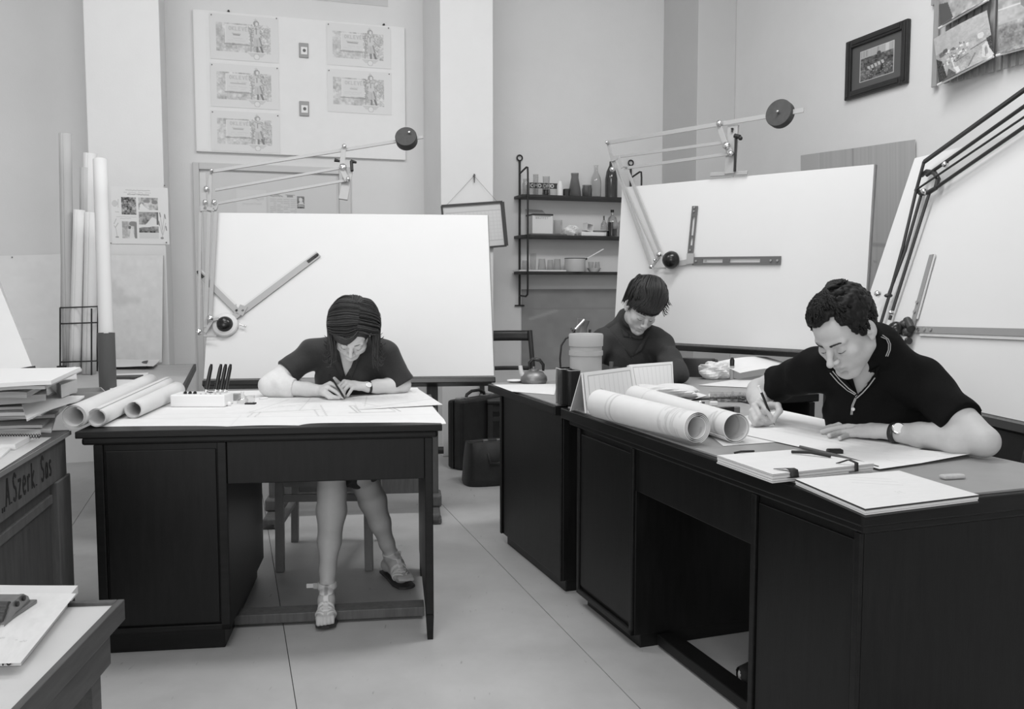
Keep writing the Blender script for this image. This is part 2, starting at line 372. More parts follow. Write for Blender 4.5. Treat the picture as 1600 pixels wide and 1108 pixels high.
def front_table():
    C = atz(195, 936, .62)
    t = thing('low_table', 'low table with pale inset top and raised wooden lip at bottom left', 'table', (C[0], C[1], 0), R(-84.5))
    B = lambda n, m, *bx, bevel=.002, par=t: _bx(n, m, bx, par, bevel)
    LIP = mat('table_wood', .075, .5, noise=(7, .3), stretch=(1, 8, 8))
    L = .95; Wd = .72
    B('table_top', mat('pale_lino', .60, .55, noise=(10, .04)), (.012, L, -Wd, -.012, .59, .612))
    B('edge_lip', LIP, (0, L, -.014, 0, .578, .62)); B('edge_lip', LIP, (0, .014, -Wd, -.014, .578, .62))
    B('apron', LIP, (.03, L - .05, -.04, -.02, .50, .59)); B('apron', LIP, (.03, .05, -Wd + .03, -.04, .50, .59))
    for x, y in ((.06, -.03), (L - .1, -.03), (.06, -Wd + .08), (L - .1, -Wd + .08)): B('leg', LIP, (x, x + .05, y - .05, y, 0, .59))
    return t
front_table()
def back_table():
    C = atz(303, 569, .77)
    t = thing('wall_table', 'plain dark edged table by the left pilaster at the back', 'table', (C[0], C[1], 0), R(-73))
    B = lambda n, m, *bx, bevel=.002, par=t: _bx(n, m, bx, par, bevel)
    B('table_top', mat('table_lino', .42, .5, noise=(5, .08)), (0, 1.25, -1.5, 0, .755, .77)); B('edge_band', DESK, (-.005, 1.25, -.002, .012, .73, .77), (-.012, 0, -1.5, .012, .73, .77))
    B('apron', OAK, (.05, 1.2, -.06, -.04, .64, .755)); B('apron', OAK, (.05, .07, -1.45, -.06, .64, .755))
    for x, y in ((.05, -.05), (1.15, -.05), (.05, -1.4), (1.15, -1.4)): B('leg', OAK, (x, x + .06, y - .06, y, 0, .755))
back_table()

# ================================================================== drafting boards and machines
class Board:
    def __init__(s, B, yaw, tilt, W, Hh):
        s.B = V(*B); s.a = V(math.cos(yaw), math.sin(yaw), 0); s.b = V(-math.sin(yaw), math.cos(yaw), 0)
        s.up = math.sin(tilt) * s.b + math.cos(tilt) * UPZ; s.n = np.cross(s.a, s.up); s.W = W; s.H = Hh
        if s.n @ (CAM0 - s.B) < 0: s.n = -s.n
        s.M = Matrix(((s.a[0], s.up[0], s.n[0], s.B[0]), (s.a[1], s.up[1], s.n[1], s.B[1]), (s.a[2], s.up[2], s.n[2], s.B[2]), (0, 0, 0, 1)))
    def at(s, u, v, off=0.0): return onp(u, v, s.B + s.n * off, s.n)
def board_thing(b, label, stand=True, so=0.0):
    t = thing('drafting_board', label, 'drafting board', (b.B[0], b.B[1], 0), math.atan2(b.a[1], b.a[0]))
    W2 = b.W / 2
    MB().box(-W2, W2, 0, b.H, -.024, 0, b.M).build('panel', PALEW, t, bevel=.002)
    MB().box(-W2 + .002, W2 - .006, .012, b.H - .002, .0005, .003, b.M).build('drawing_sheet', BOARD, t)
    MB().box(-W2, W2, -.03, .0, -.05, .022, b.M).build('pencil_ledge', BLACK, t, bevel=.004)
    if stand:
        M = WM[t.name] @ Matrix.Translation((0, so, 0))
        for sx in (-1, 1):
            x = sx * (W2 - .33)
            lg = MB().box(x - .03, x + .03, .10, .17, .07, .80, M).build('stand_leg', OAK, t, bevel=.004)
            MB().box(x - .035, x + .035, -.10, .45, .0, .055, M).box(x - .04, x + .04, -.10, -.02, .0, .035, M).box(x - .045, x + .045, .05, .2, .055, .12, M).build('foot', OAK, t, bevel=.01)
            MB().cyl(M @ Vector((x - .06, .135, .35)), M @ Vector((x + .06, .135, .35)), .02).build('bolt', IRON, lg)
        MB().box(-W2 + .33, W2 - .33, .115, .155, .12, .28, M).build('stand_rail', OAK, t, bevel=.004)
    return t
b1 = Board((-.835, 4.646, .757), .113, .402, 1.5, .962)
board_thing(b1, 'large white drafting board standing behind the woman at the black desk')
b2 = Board((1.151, 4.822, .931 - .02), -.758, .078, 1.5, .92)
board_thing(b2, 'white drafting board behind the woman in the jacket, with L shaped rulers', so=.26)
# the third board runs along the right wall
_tl = aty(1430, 247, 4.0); _yaw3 = math.atan2(-1, .139); _t3 = R(18)
_a3 = V(math.cos(_yaw3), math.sin(_yaw3), 0); _b3 = V(-math.sin(_yaw3), math.cos(_yaw3), 0)
_u3 = math.sin(_t3) * _b3 + math.cos(_t3) * UPZ; _bl = _tl - _u3 * 1.05
b3 = Board(_bl + _a3 * .75, _yaw3, _t3, 1.5, 1.05)
board_thing(b3, 'white drafting board leaning back along the right wall behind the man')

def machine(b, name, label, bars, parts_m, plates=(), knobs=(), weight=None, head=None, scales=(), bracket=None, off=.03):
    t = thing(name, label, 'drafting machine', tuple(b.at(*(head[:2]), off)))
    for (p, q, w) in bars:
        MB().bar(b.at(*p, off), b.at(*q, off), w, .006, b.n).build('arm_bar', parts_m, t, bevel=.0008)
    for pts, w in plates:
        for p, q in zip(pts, pts[1:]): MB().bar(b.at(*p, off + .008), b.at(*q, off + .008), w, .006, b.n).build('link_plate', parts_m, t, bevel=.001)
    for (u, v, r) in knobs:
        c = b.at(u, v, off + .008); MB().lathe([(1e-4, .022), (r * .55, .021), (r * .9, .016), (r, .008), (r, 0), (1e-4, 0)], c, 16, Vector(b.n).to_track_quat('Z', 'Y').to_matrix().to_4x4()).build('pivot_screw', CHROME, t)
    if weight:
        u, v, r, hx, sx, sy, th = weight
        c = b.at(u, v, off); ax = Vector(hx).normalized(); Q = ax.to_track_quat('Z', 'Y').to_matrix().to_4x4()
        o = MB().lathe([(1e-4, th), (r * .96, th), (r, th - .004), (r, -th + .004), (r * .96, -th), (1e-4, -th)], c, 40, Q).build('counterweight', mat('counterweight_iron', .05, .55, noise=(30, .25)), t)
        k = Q @ Vector((sx * r, sy * r, th)); MB().lathe([(1e-4, .02), (.006, .019), (.0075, .012), (.006, .0), ], Vector(c) + k, 12, Q).build('clamp_screw', CHROME, o)
    return t
def scale_rule(b, t, p, q, w, m, off=.012, slot=0, strip=True, side=1):
    P, Q = b.at(*p, off), b.at(*q, off); d = (Q - P) / np.linalg.norm(Q - P); x = np.cross(d, b.n) * side
    o = MB().bar(P, Q, w, .005, b.n).build('ruler', m, t, bevel=.0006)
    if strip: MB().bar(P + d * .05 + x * (w * .62), Q + x * (w * .62), w * .32, .003, b.n).build('ruler_edge', LACQW, o)
    L = np.linalg.norm(Q - P)
    e = MB()
    for k, r in ((.06, .007), (.03 / L + .9, .006), (.985, .006)):
        c = P + d * (L * k) + b.n * .003; e.cyl(c, c + b.n * .006, r, n=12)
    e.build('screws', IRON, o)['kind'] = 'stuff'
    if slot:
        MB().bar(P + d * L * .86 + b.n * .0035, P + d * L * .985 + b.n * .0035, w * .5, .003, b.n).build('end_plate', IRON, o)
    return o
def disc(b, u, v, prof, off, m, name, par, n=32):
    c = b.at(u, v, off); Q = Vector(b.n).to_track_quat('Z', 'Y').to_matrix().to_4x4()
    return MB().lathe(prof, c, n, Q).build(name, m, par)
# --- machine on the first board
t = machine(b1, 'drafting_machine', 'grey parallel arm drafting machine with round weight on the board behind the seated woman',
    [((331, 268), (661, 214), .020), ((336, 297), (535, 262), .016), ((340, 318), (540, 282), .016),
     ((313, 322), (311, 520), .014), ((329, 268), (321, 512), .020), ((338, 320), (328, 500), .020)], LACQ,
    plates=[([(317, 270), (318, 330)], .034), ([(318, 325), (335, 328), (339, 318)], .02), ([(537, 231), (534, 264), (543, 283)], .028), ([(320, 520), (332, 500), (342, 498)], .016), ([(318, 525), (338, 525)], .01)],
    knobs=[(323, 296, .015), (335, 317, .015), (321, 317, .013), (329, 498, .017), (311, 519, .017), (538, 230, .013), (536, 262, .020), (544, 281, .012), (331, 268, .010)],
    weight=(635, 217, .062, (b1.n - b1.a * .12), .35, .3, .028), head=(352, 508))
MB().bar(b1.at(545, 262, .012), b1.at(536, 312, .012), .05, .012, b1.n).build('mounting_bracket', LACQ, t, bevel=.002)
for u0, u1, v0 in ((523, 531, 250), (548, 557, 252)): MB().cyl(b1.at(u0, v0, .03), b1.at(u1, v0 + 2, .03), .011, .006, 12).build('wing_nut', IRON, t)
MB().cyl(b1.at(549, 252, .03), b1.at(550, 267, .03), .009, n=12).build('wing_nut', IRON, t)
disc(b1, 352, 508, [(1e-4, .014), (.058, .014), (.064, .010), (.066, 0), (1e-4, 0)], .014, LACQW, 'protractor_disc', t)
k = disc(b1, 352, 508, [(1e-4, .048), (.020, .046), (.034, .036), (.041, .020), (.042, .012), (1e-4, .012)], .014, BLACK, 'knob', t)
MB().bar(b1.at(352, 508, .018), b1.at(372, 490, .018), .034, .006, b1.n).bar(b1.at(374, 492, .018), b1.at(381, 478, .018), .04, .006, b1.n).build('ruler_holder', LACQ, t)
scale_rule(b1, t, (372, 492), (498, 397), .034, LACQ, slot=1, side=-1); scale_rule(b1, t, (374, 490), (309, 425), .030, LACQ, slot=1, side=1)
MB().cyl(b1.at(374, 507, .02), b1.at(383, 510, .02), .004).ball(b1.at(383, 510, .02), .006, 8).build('lock_lever', CHROME, t)
# --- machine on the second board
t = machine(b2, 'drafting_machine', 'grey drafting machine with dark ball knob and two slotted rulers at right angles',
    [((949, 223), (1256, 172), .024), ((958, 246), (1136, 222), .017), ((975, 263), (1142, 240), .017),
     ((955, 240), (1017, 416), .017), ((963, 262), (1026, 405), .009), ((978, 260), (1032, 396), .018), ((950, 223), (960, 262), .020)], LACQ,
    plates=[([(955, 250), (966, 246), (973, 262)], .024), ([(1123, 196), (1134, 226), (1142, 240)], .030), ([(1018, 418), (1033, 398)], .014), ([(1018, 418), (1040, 419)], .009), ([(1032, 398), (1042, 402)], .01)],
    knobs=[(950, 223, .010), (958, 265, .016), (1019, 417, .015), (1031, 398, .017), (1025, 407, .010), (1125, 193, .017), (1136, 228, .021), (1143, 240, .015)],
    weight=(1219, 178, .072, (b2.n + UPZ * .12), .05, .0, .022), head=(1053, 407))
MB().bar(b2.at(1146, 196, .014), b2.at(1141, 272, .014), .062, .02, b2.n).bar(b2.at(1110, 273, .012), b2.at(1168, 270, .012), .022, .012, b2.n).build('mounting_bracket', LACQ, t, bevel=.003)
MB().bar(b2.at(1150, 212, .03), b2.at(1148, 268, .03), .010, .01, b2.n).cyl(b2.at(1148, 212, .03), b2.at(1156, 214, .03), .012, n=10).ball(b2.at(1157, 216, .03), .012, 10).cyl(b2.at(1144, 206, .03), b2.at(1144, 200, .03), .005, n=8).ball(b2.at(1144, 201, .03), .009, 8, (1, 1, .4)).build('clamp_screw', IRON, t)
disc(b2, 1053, 407, [(1e-4, .075), (.022, .072), (.040, .058), (.050, .036), (.050, .022), (.042, .008), (1e-4, .006)], .014, BLACK, 'knob', t)
SLOT = mat('slotted_steel', .13, .45)
def slotted(b, t, p, q, w, parts):
    P, Q = b.at(*p, .012), b.at(*q, .012); d = Q - P; L = np.linalg.norm(d); d /= L; x = np.cross(d, b.n)
    m = MB()
    for s in (-1, 1): m.bar(P + x * s * w * .36, Q + x * s * w * .36, w * .28, .005, b.n)
    for k0, k1 in parts: m.bar(P + d * L * k0, P + d * L * k1, w * .5, .005, b.n)
    o = m.build('slotted_ruler', SLOT, t); e = MB()
    for k in (.05, .16, .9, .97):
        c = P + d * L * k + b.n * .003; e.cyl(c, c + b.n * .005, .006, n=10)
    e.build('screws', STEEL, o)['kind'] = 'stuff'
slotted(b2, t, (1078, 404), (1086, 322), .036, ((0, .25), (.40, .44), (.80, 1)))
slotted(b2, t, (1082, 408), (1220, 407), .044, ((0, .12), (.36, .44), (.78, 1)))
MB().bar(b2.at(1060, 412, .016), b2.at(1082, 408, .016), .03, .006, b2.n).bar(b2.at(1078, 412, .018), b2.at(1079, 396, .018), .045, .006, b2.n).build('ruler_holder', LACQ, t)
# --- machine on the third board, dark
DK = mat('dark_gunmetal', .045, .4, metal=.3)
t = machine(b3, 'drafting_machine', 'black tubular drafting machine on the board along the right wall', [], DK, head=(1405, 517), knobs=[(1396, 490, .010), (1374, 460, .014), (1480, 258, .012), (1447, 300, .012)])
def tb(pts, r, name='arm_tube'): MB().tube([b3.at(u, v, o) for u, v, o in pts], r, 10).build(name, DK, t)
MB().bar(b3.at(1444, 253, .05), b3.at(1640, 112, .05), .016, .012, b3.n).build('arm_bar', DK, t, bevel=.001)
tb([(1448, 274, .04), (1640, 138, .04)], .0075); tb([(1431, 297, .05), (1640, 156, .05)], .0045); tb([(1463, 293, .035), (1640, 171, .035)], .0075)
MB().bar(b3.at(1444, 252, .05), b3.at(1431, 300, .05), .013, .008, b3.n).build('arm_bar', DK, t)
tb([(1431, 300, .05), (1411, 385, .04), (1390, 460, .03), (1372, 519, .02)], .0065); tb([(1440, 302, .03), (1415, 390, .03), (1388, 462, .03)], .0065); tb([(1452, 302, .03), (1390, 500, .02)], .0065)
tb([(1440, 274, .035), (1448, 268, .035), (1460, 270, .035), (1466, 280, .035), (1462, 294, .035), (1452, 300, .035), (1440, 303, .035), (1432, 297, .035)], .010, 'elbow_ring')
MB().ball(b3.at(1388, 462, .03), .013, 12, (1.4, 1, .7)).build('collar', DK, t)
hd = MB().ball(b3.at(1400, 517, .05), .036, 20, (1, 1, 1.05)).build('knob', BLACK, t)
MB().ball(b3.at(1414, 508, .03), .026, 12, (1, 1, .8)).ball(b3.at(1417, 520, .025), .022, 12).cyl(b3.at(1408, 530, .03), b3.at(1421, 533, .03), .013, n=12).cyl(b3.at(1417, 500, .03), b3.at(1424, 514, .03), .016, n=12).build('head_casting', DK, t)
MB().cyl(b3.at(1407, 527, .045), b3.at(1414, 531, .045), .014, n=14).build('lock_screw', CHROME, t)
GREYR = mat('ruler_grey', .28, .45)
for p, q, sd in (((1424, 514), (1456, 398), 1), ((1430, 515), (1640, 521), 1)):
    o = MB().bar(b3.at(*p, .012), b3.at(*q, .012), .026, .005, b3.n).build('ruler', GREYR, t)
    P, Q = b3.at(*p, .010), b3.at(*q, .010); d = (Q - P) / np.linalg.norm(Q - P); x = np.cross(d, b3.n) * (1 if sd > 0 else -1)
    MB().bar(P + x * .019 + d * .04, Q + x * .019, .012, .003, b3.n).build('ruler_edge', LACQW, o)
    e = MB()
    for k in (.03, .07, .11): e.cyl(P + d * k + b3.n * .004, P + d * k + b3.n * .010, .007, n=10)
    e.build('screws', STEEL, o)['kind'] = 'stuff'
# ================================================================== on the walls
def wfr(t): return frame(RB * t, RA, UPZ, -RB)           # x = s along the back wall, y = z, z = out of the wall
def wsz(u, v, t):
    P = onp(u, v, RB * t, RB); return float(P @ RA), float(P[2])
def wbox(mb, u0, v0, u1, v1, t, th):                     # box on a back-wall plane from two pixel corners, thickness th outward
    (a, zt), (b, zb) = wsz(u0, v0, t), wsz(u1, v1, t)
    return mb.box(a, b, t - th, t, zb, zt, MR)
def quad_print(img, corners, name, label=None, cat=None, group=None, parent=None, bend=None):
    c = [V(*k) for k in corners]                          # TL, TR, BR, BL
    n = np.cross(c[1] - c[0], c[3] - c[0]); n /= np.linalg.norm(n)
    if n @ (CAM0 - c[0]) < 0: n = -n
    f = lambda a, b: (c[0] * (1 - a) + c[1] * a) * (1 - b) + (c[3] * (1 - a) + c[2] * a) * b + (n * bend(a, b) if bend else 0)
    o = put(print_mesh(img, f), name, parent)
    if label: tag(o, label, cat, group)
    return o
PIN = mat('pin_steel', .12, .4, metal=.6)
def pins(par, pts, t):
    for u, v in pts:
        s, z = wsz(u, v, t); p = room(s, t, z); MB().cyl(p, p - RB * .005, .0045, n=8).build('pin', PIN, par)
# --- door behind the first board
d1 = struct('door_1', wbox(MB(), 316, 268, 531, 640, TW, .012), mat('door_leaf', .62, .6))
(sa, za), (sb, _), (sc_, zi) = wsz(301, 254, TW), wsz(547, 262, TW), wsz(311, 265, TW)
si = wsz(529, 270, TW)[0]
CAS = mat('door_casing', .58, .6)
MB().box(sa, sc_, TW - .03, TW, 0, za, MR).build('casing', CAS, d1, bevel=.004); MB().box(si, sb, TW - .03, TW, 0, za, MR).build('casing', CAS, d1, bevel=.004)
MB().box(sc_, si, TW - .03, TW, zi, za, MR).build('casing', CAS, d1, bevel=.004)
# --- notice board with five diplomas and two badges
(s0_, zt_), (s1_, zb_) = wsz(301, 14, TW - .03), wsz(634, 250, TW - .03)
nb = thing('notice_board', 'pale panel on the wall carrying five diplomas and two small framed badges', 'notice board', tuple(room(s0_, TW - .02, zb_)), TH)
MB().box(s0_, s1_, TW - .03, TW - .002, zb_, zt_, MR).build('panel', mat('fibreboard', .80, .85, noise=(9, .02)), nb, bevel=.002)
ex = wsz(322, 100, TW - .03)[0]
MB().box(s0_ + .01, ex, TW - .0315, TW - .03, zb_ + .01, zt_ - .01, MR).build('edge_strip', mat('fibre_strip', .82, .85), nb)
for u in (357, 600):
    s, z = wsz(u, 14 if u < 400 else 36, TW - .03); MB().cyl(room(s, TW, zt_ + .012), room(s, TW - .03, zt_ + .008), .008, n=8).build('hook', IRON, nb)
def diploma():
    i = Img(132, 86, .72); i.rect(12, 16, 116, 70, .56); i.cloud(12, 16, 116, 70, .15); i.noise(12, 16, 116, 70, .05, 1)
    i.rect(29, 19, 76, 53, .68); i.line(29, 19, 76, 19, .8); i.line(29, 19, 29, 53, .8); i.line(27, 55, 78, 55, .28, 1.5)
    i.text('OKLEVQL', 36, 22, 6.5, .45, 1, .95)
    i.scribble(34, 44, 70, .58); i.scribble(34, 48, 66, .60)
    # engraved standing figure beside the text panel
    i.poly([(72, 18), (80, 24), (82, 40), (80, 58), (76, 36)], .45); i.poly([(80, 22), (96, 18), (100, 34), (97, 50), (84, 52), (80, 36)], .5); i.noise(74, 16, 104, 62, .16, 2)
    i.ell(88, 13, 5.5, 5.5, .36); i.ell(89, 14, 3, 4, .7); i.line(87, 4, 87, 9, .5); i.line(84, 6, 90, 6, .55)
    i.poly([(83, 25), (94, 24), (96, 40), (84, 41)], .62); i.line(88, 24, 88, 33, .25, 1.5); i.poly([(84, 41), (96, 40), (100, 56), (82, 57)], .54)
    i.line(94, 40, 98, 54, .28, 2.5); i.line(89, 44, 90, 58, .4); i.poly([(87, 57), (92, 57), (91, 68), (88, 68)], .25); i.poly([(94, 56), (98, 55), (102, 68), (98, 68)], .22); i.line(95, 30, 108, 42, .38, 2)
    i.line(79, 40, 77, 68, .4, 2.4); i.ell(108, 30, 7, 10, .5); i.noise(102, 18, 116, 70, .10, 2)
    i.poly([(70, 68), (106, 68), (98, 77), (78, 77)], .6); i.ell(88, 76, 6, 6, .5); i.ell(88, 76, 4.6, 4.6, .74); i.line(70, 68, 106, 68, .78)
    return i
places = [(327, 20, 436, 99, 'topmost of the left hand column'), (328, 98, 437, 172, 'middle one of the left hand column'), (329, 172, 438, 240, 'lowest of the left hand column'),
          (510, 35, 611, 108, 'upper of the right hand pair'), (511, 107, 612, 180, 'lower of the right hand pair')]
tt = TW - .032
for n, (u0, v0, u1, v1, wh) in enumerate(places):
    im = diploma()
    (i_x0, i_x1, g) = ((44, 56, .22), (38, 66, .4), (42, 60, .35), (42, 62, .28), (46, 60, .42))[n]
    im.line(i_x0, 37, i_x1, 37.5, g, 1.6); im.scribble(i_x0 - 2, 35, i_x1 + 2, g + .1)
    (a, z1), (b, z0) = wsz(u0, v0, tt), wsz(u1, v1, tt)
    c = [room(a, tt - .002, z1), room(b, tt - .002, z1), room(b, tt - .001, z0), room(a, tt - .001, z0)]
    o = quad_print(im, c, 'diploma', 'engraved diploma pinned to the pale panel, ' + wh, 'diploma', 'diplomas on the notice board')
    pins(o, [(u0 + 3, v0 + 3), (u1 - 4, v0 + 9)], tt - .002)
for (u0, v0, u1, v1, wh) in ((467, 67, 482, 91, 'upper'), (467.5, 158, 483, 182, 'lower')):
    (a, z1), (b, z0) = wsz(u0, v0, tt), wsz(u1, v1, tt)
    t = thing('framed_badge', f'small grey framed badge with white centre between the diplomas, the {wh} one', 'badge', tuple(room((a + b) / 2, tt, z0)), TH, 'framed badges on the notice board')
    MB().box(a, b, tt - .010, tt, z0, z1, MR).build('frame', mat('badge_grey', .33, .5), t, bevel=.003)
    h = z1 - z0; w_ = b - a
    MB().box(a + w_ * .2, b - w_ * .14, tt - .012, tt - .009, z0 + h * .22, z0 + h * .72, MR).build('card', WHITE, t)
    p = room((a + b) / 2 + .003, tt - .012, z0 + h * .48); MB().cyl(p, p - RB * .003, w_ * .17, n=16).build('emblem', mat('emblem_grey', .12, .5), t)
MB().box(wsz(487, 0, TW)[0], wsz(606, 9, TW)[0], TW - .004, TW - .002, wsz(600, 10, TW)[1], CEIL - .3, MR).build('wall_sheet', PAPER2)
tag(bpy.data.objects['wall_sheet'], 'plain sheet at the top edge of the picture above the diploma panel', 'sheet')
# --- papers on the door
im = Img(60, 52, .62); im.scribble(4, 4, 40, .3, 1, .1); im.scribble(4, 6, 22, .2, 2, 0); im.rect(29, 4, 38, 8, .3)
for y in range(11, 50, 3):
    for x0 in (4, 14, 24, 34): im.scribble(x0, y, x0 + 8, .45, 1, .2)
im.rect(44, 6, 55, 18, .2); im.ell(49, 11, 3, 4, .65); im.poly([(45, 18), (48, 13), (52, 14), (54, 18)], .6); im.rect(44, 19, 55, 25, .15); im.noise(44, 6, 55, 25, .12, 1); im.rect(45, 20, 54, 22, .5)
tq = TW - .015
q = lambda u0, v0, u1, v1, t: [room(wsz(u0, v0, t)[0], t, wsz(u0, v0, t)[1]), room(wsz(u1, v0, t)[0], t, wsz(u0, v0, t)[1]), room(wsz(u1, v0, t)[0], t, wsz(u1, v1, t)[1]), room(wsz(u0, v0, t)[0], t, wsz(u1, v1, t)[1])]
quad_print(im, q(418, 300, 480, 352, tq), 'newspaper_page', 'newspaper page with a dark portrait photo pinned on the door behind the white board', 'newspaper')
im = Img(30, 30, .66); im.scribble(4, 8, 26, .5); im.scribble(6, 12, 24, .55)
quad_print(im, q(369, 296, 416, 350, tq), 'note_sheet', 'blank looking pale sheet pinned on the door left of the newspaper page', 'sheet')
# --- picture poster on the left pilaster
im = Img(130, 136, .78)
im.scribble(34, 8, 88, .35, 2, .1); im.scribble(30, 13, 92, .5, 1.5, .2); im.scribble(38, 17, 86, .3, 2.5, .05); im.scribble(38, 18.5, 86, .35, 2, .1)
im.rect(24, 25, 57, 66, .22); im.cloud(24, 25, 57, 66, .28); im.noise(24, 25, 57, 66, .1, 2)
im.rect(62, 25, 106, 54, .5); im.rect(62, 25, 106, 32, .42); im.cloud(62, 25, 106, 54, .22); im.poly([(63, 54), (65, 42), (69, 38), (75, 46), (86, 54)], .8); im.ell(98, 35, 7, 5, .25); im.ell(80, 33, 8, 4, .28)
im.rect(62, 59, 106, 89, .45); im.rect(62, 59, 86, 89, .33); im.cloud(62, 59, 106, 89, .2); im.poly([(76, 89), (92, 70), (102, 76), (103, 89)], .76); im.rect(102, 59, 106, 89, .15)
im.rect(62, 92, 106, 108, .25); im.cloud(62, 92, 106, 108, .2); im.poly([(62, 97), (70, 94), (84, 95), (92, 92), (106, 93), (106, 91), (62, 91)], .78); im.rect(62, 109, 106, 122, .68)
im.scribble(12, 71, 56, .5, 1.2, .1); im.scribble(20, 75, 44, .5, 1.2, .1)
im.rect(24, 82, 57, 122, .55); im.rect(24, 82, 38, 96, .38); im.cloud(24, 82, 57, 122, .14); im.ell(48, 87, 9, 6, .25); im.rect(51, 90, 57, 122, .25); im.ell(41, 96, 4, 4, .15); im.poly([(44, 92), (52, 122), (39, 122)], .74)
im.ell(9, 40, 6.5, 7.5, .55); im.ell(9, 40, 5.5, 6.5, .62); im.line(17, 30, 16, 49, .45); im.scribble(4, 60, 17, .4)
for x0, y0, x1, y1 in ((114, 118, 113, 92), (113, 92, 109, 60), (114, 100, 120, 62), (113, 110, 106, 80), (115, 112, 122, 84)): im.line(x0, y0, x1, y1, .4, 1)
for x, y in ((109, 60), (120, 64), (106, 80), (122, 92)): im.line(x, y, x + 1.5, y + 9, .25, 2.4)
im.line(12, 118, 10, 100, .45); im.line(10, 100, 6, 92, .45); im.line(6, 88, 11, 76, .4, 1.2); im.line(9, 96, 15, 86, .4, 1.4); im.ell(113, 120, 4, 3, .3); im.ell(12, 119, 4, 2, .35)
o = quad_print(im, q(172, 291, 262, 382, TF - .004), 'wall_poster', 'poster of five small landscape photos and plant drawings on the left pilaster', 'poster')
pins(o, [(257, 290), (260, 379), (173, 380)], TF - .005)
# --- boards and sheets leaning left of the pilaster
im = Img(80, 120, .70); im.cloud(0, 0, 80, 120, .02)
for x, y, rx, ry in ((14, 48, 9, 6), (30, 50, 11, 6), (24, 40, 9, 6), (44, 50, 8, 5)): im.ell(x, y, rx, ry, .60)
im.rect(19, 26, 24, 40, .60); im.blur(0, 0, 80, 120, 3); im.cloud(0, 0, 80, 120, .03)
t = thing('leaning_panel', 'grey drawing panel standing on the wall table against the left pilaster', 'panel', tuple(room(-.55, TF - .15, .77)), TH)
c = [room(*(lambda p: (p[0], tt_, p[1]))(wsz(u, v, tt_))) for (u, v, tt_) in ((150, 399, TF - .03), (255, 399, TF - .03), (253, 566, TF - .12), (150, 567, TF - .12))]
quad_print(im, [k - RB * .003 for k in c], 'drawing', parent=t)
m = MB().add([k for k in c] + [k + RB * .02 for k in c], [[0, 1, 2, 3], [7, 6, 5, 4], [0, 4, 5, 1], [1, 5, 6, 2], [2, 6, 7, 3], [3, 7, 4, 0]]); m.build('backing', OAK, t)
im = Img(60, 110, .82); im.cloud(0, 0, 60, 110, .02); im.scribble(20, 70, 40, .76); im.scribble(8, 45, 30, .77)
cc = [room(*(lambda p: (p[0], TW - .012, p[1]))(wsz(u, v, TW - .012))) for (u, v) in ((-40, 401), (95, 397), (94, 600), (-40, 606))]
o = quad_print(im, cc, 'pinned_drawing', 'large faded drawing pinned on the recessed wall at far left', 'drawing', bend=lambda a, b: .006 * math.sin(7 * a))
pins(o, [(19, 402)], TW - .014)
# --- framed drawing hung on a string
tf = TF - .03
hc = [room(*(lambda p: (p[0], tf, p[1]))(wsz(u, v, tf))) for (u, v) in ((690, 322), (784.5, 315.5), (791, 384), (697, 392))]
t = thing('hanging_frame', 'thin dark framed drawing hung crooked on a string from a nail on the second pilaster', 'framed drawing', tuple(hc[3]), TH)
im = Img(64, 48, .66); im.rect(4, 8, 60, 40, .68)
for k in range(4, 60, 4): im.line(k, 8, k, 40, .62, .6)
for k in range(8, 40, 4): im.line(4, k, 60, k, .62, .6)
im.line(4, 8, 60, 8, .5); im.line(4, 40, 60, 40, .5)
quad_print(im, [k + RB * .004 for k in hc], 'drawing', parent=t)
FRM = mat('dark_frame', .06, .5)
for p, q_, w in ((0, 1, .016), (1, 2, .026), (2, 3, .014), (3, 0, .010)): MB().bar(hc[p], hc[q_], w, .02, -RB).build('frame_bar', FRM, t)
nail = room(*(lambda p: (p[0], TF, p[1]))(wsz(740, 275, TF)))
for k in (hc[0] * .93 + hc[1] * .07, hc[0] * .08 + hc[1] * .92): MB().tube([nail - RB * .012, k - RB * .005], .0012, 5).build('string', mat('string', .25, .8), t)
MB().cyl(nail, nail - RB * .03, .006, n=8).cyl(nail - RB * .02 + UPZ * .012, nail - RB * .02 - UPZ * .05, .006, .003, n=8).build('nail', PIN, t)
# --- brown sheet under the shelves
im = Img(60, 50, .27); im.cloud(0, 0, 60, 50, .03); im.line(4, 18, 16, 13, .36, 1.5); im.line(44, 12, 56, 8, .32, 1.5); im.line(0, 12, 60, 12, .24, .8)
quad_print(im, q(815, 452, 1010, 572, TW - .006), 'brown_paper', 'dark brown paper sheet on the wall below the shelves', 'sheet')
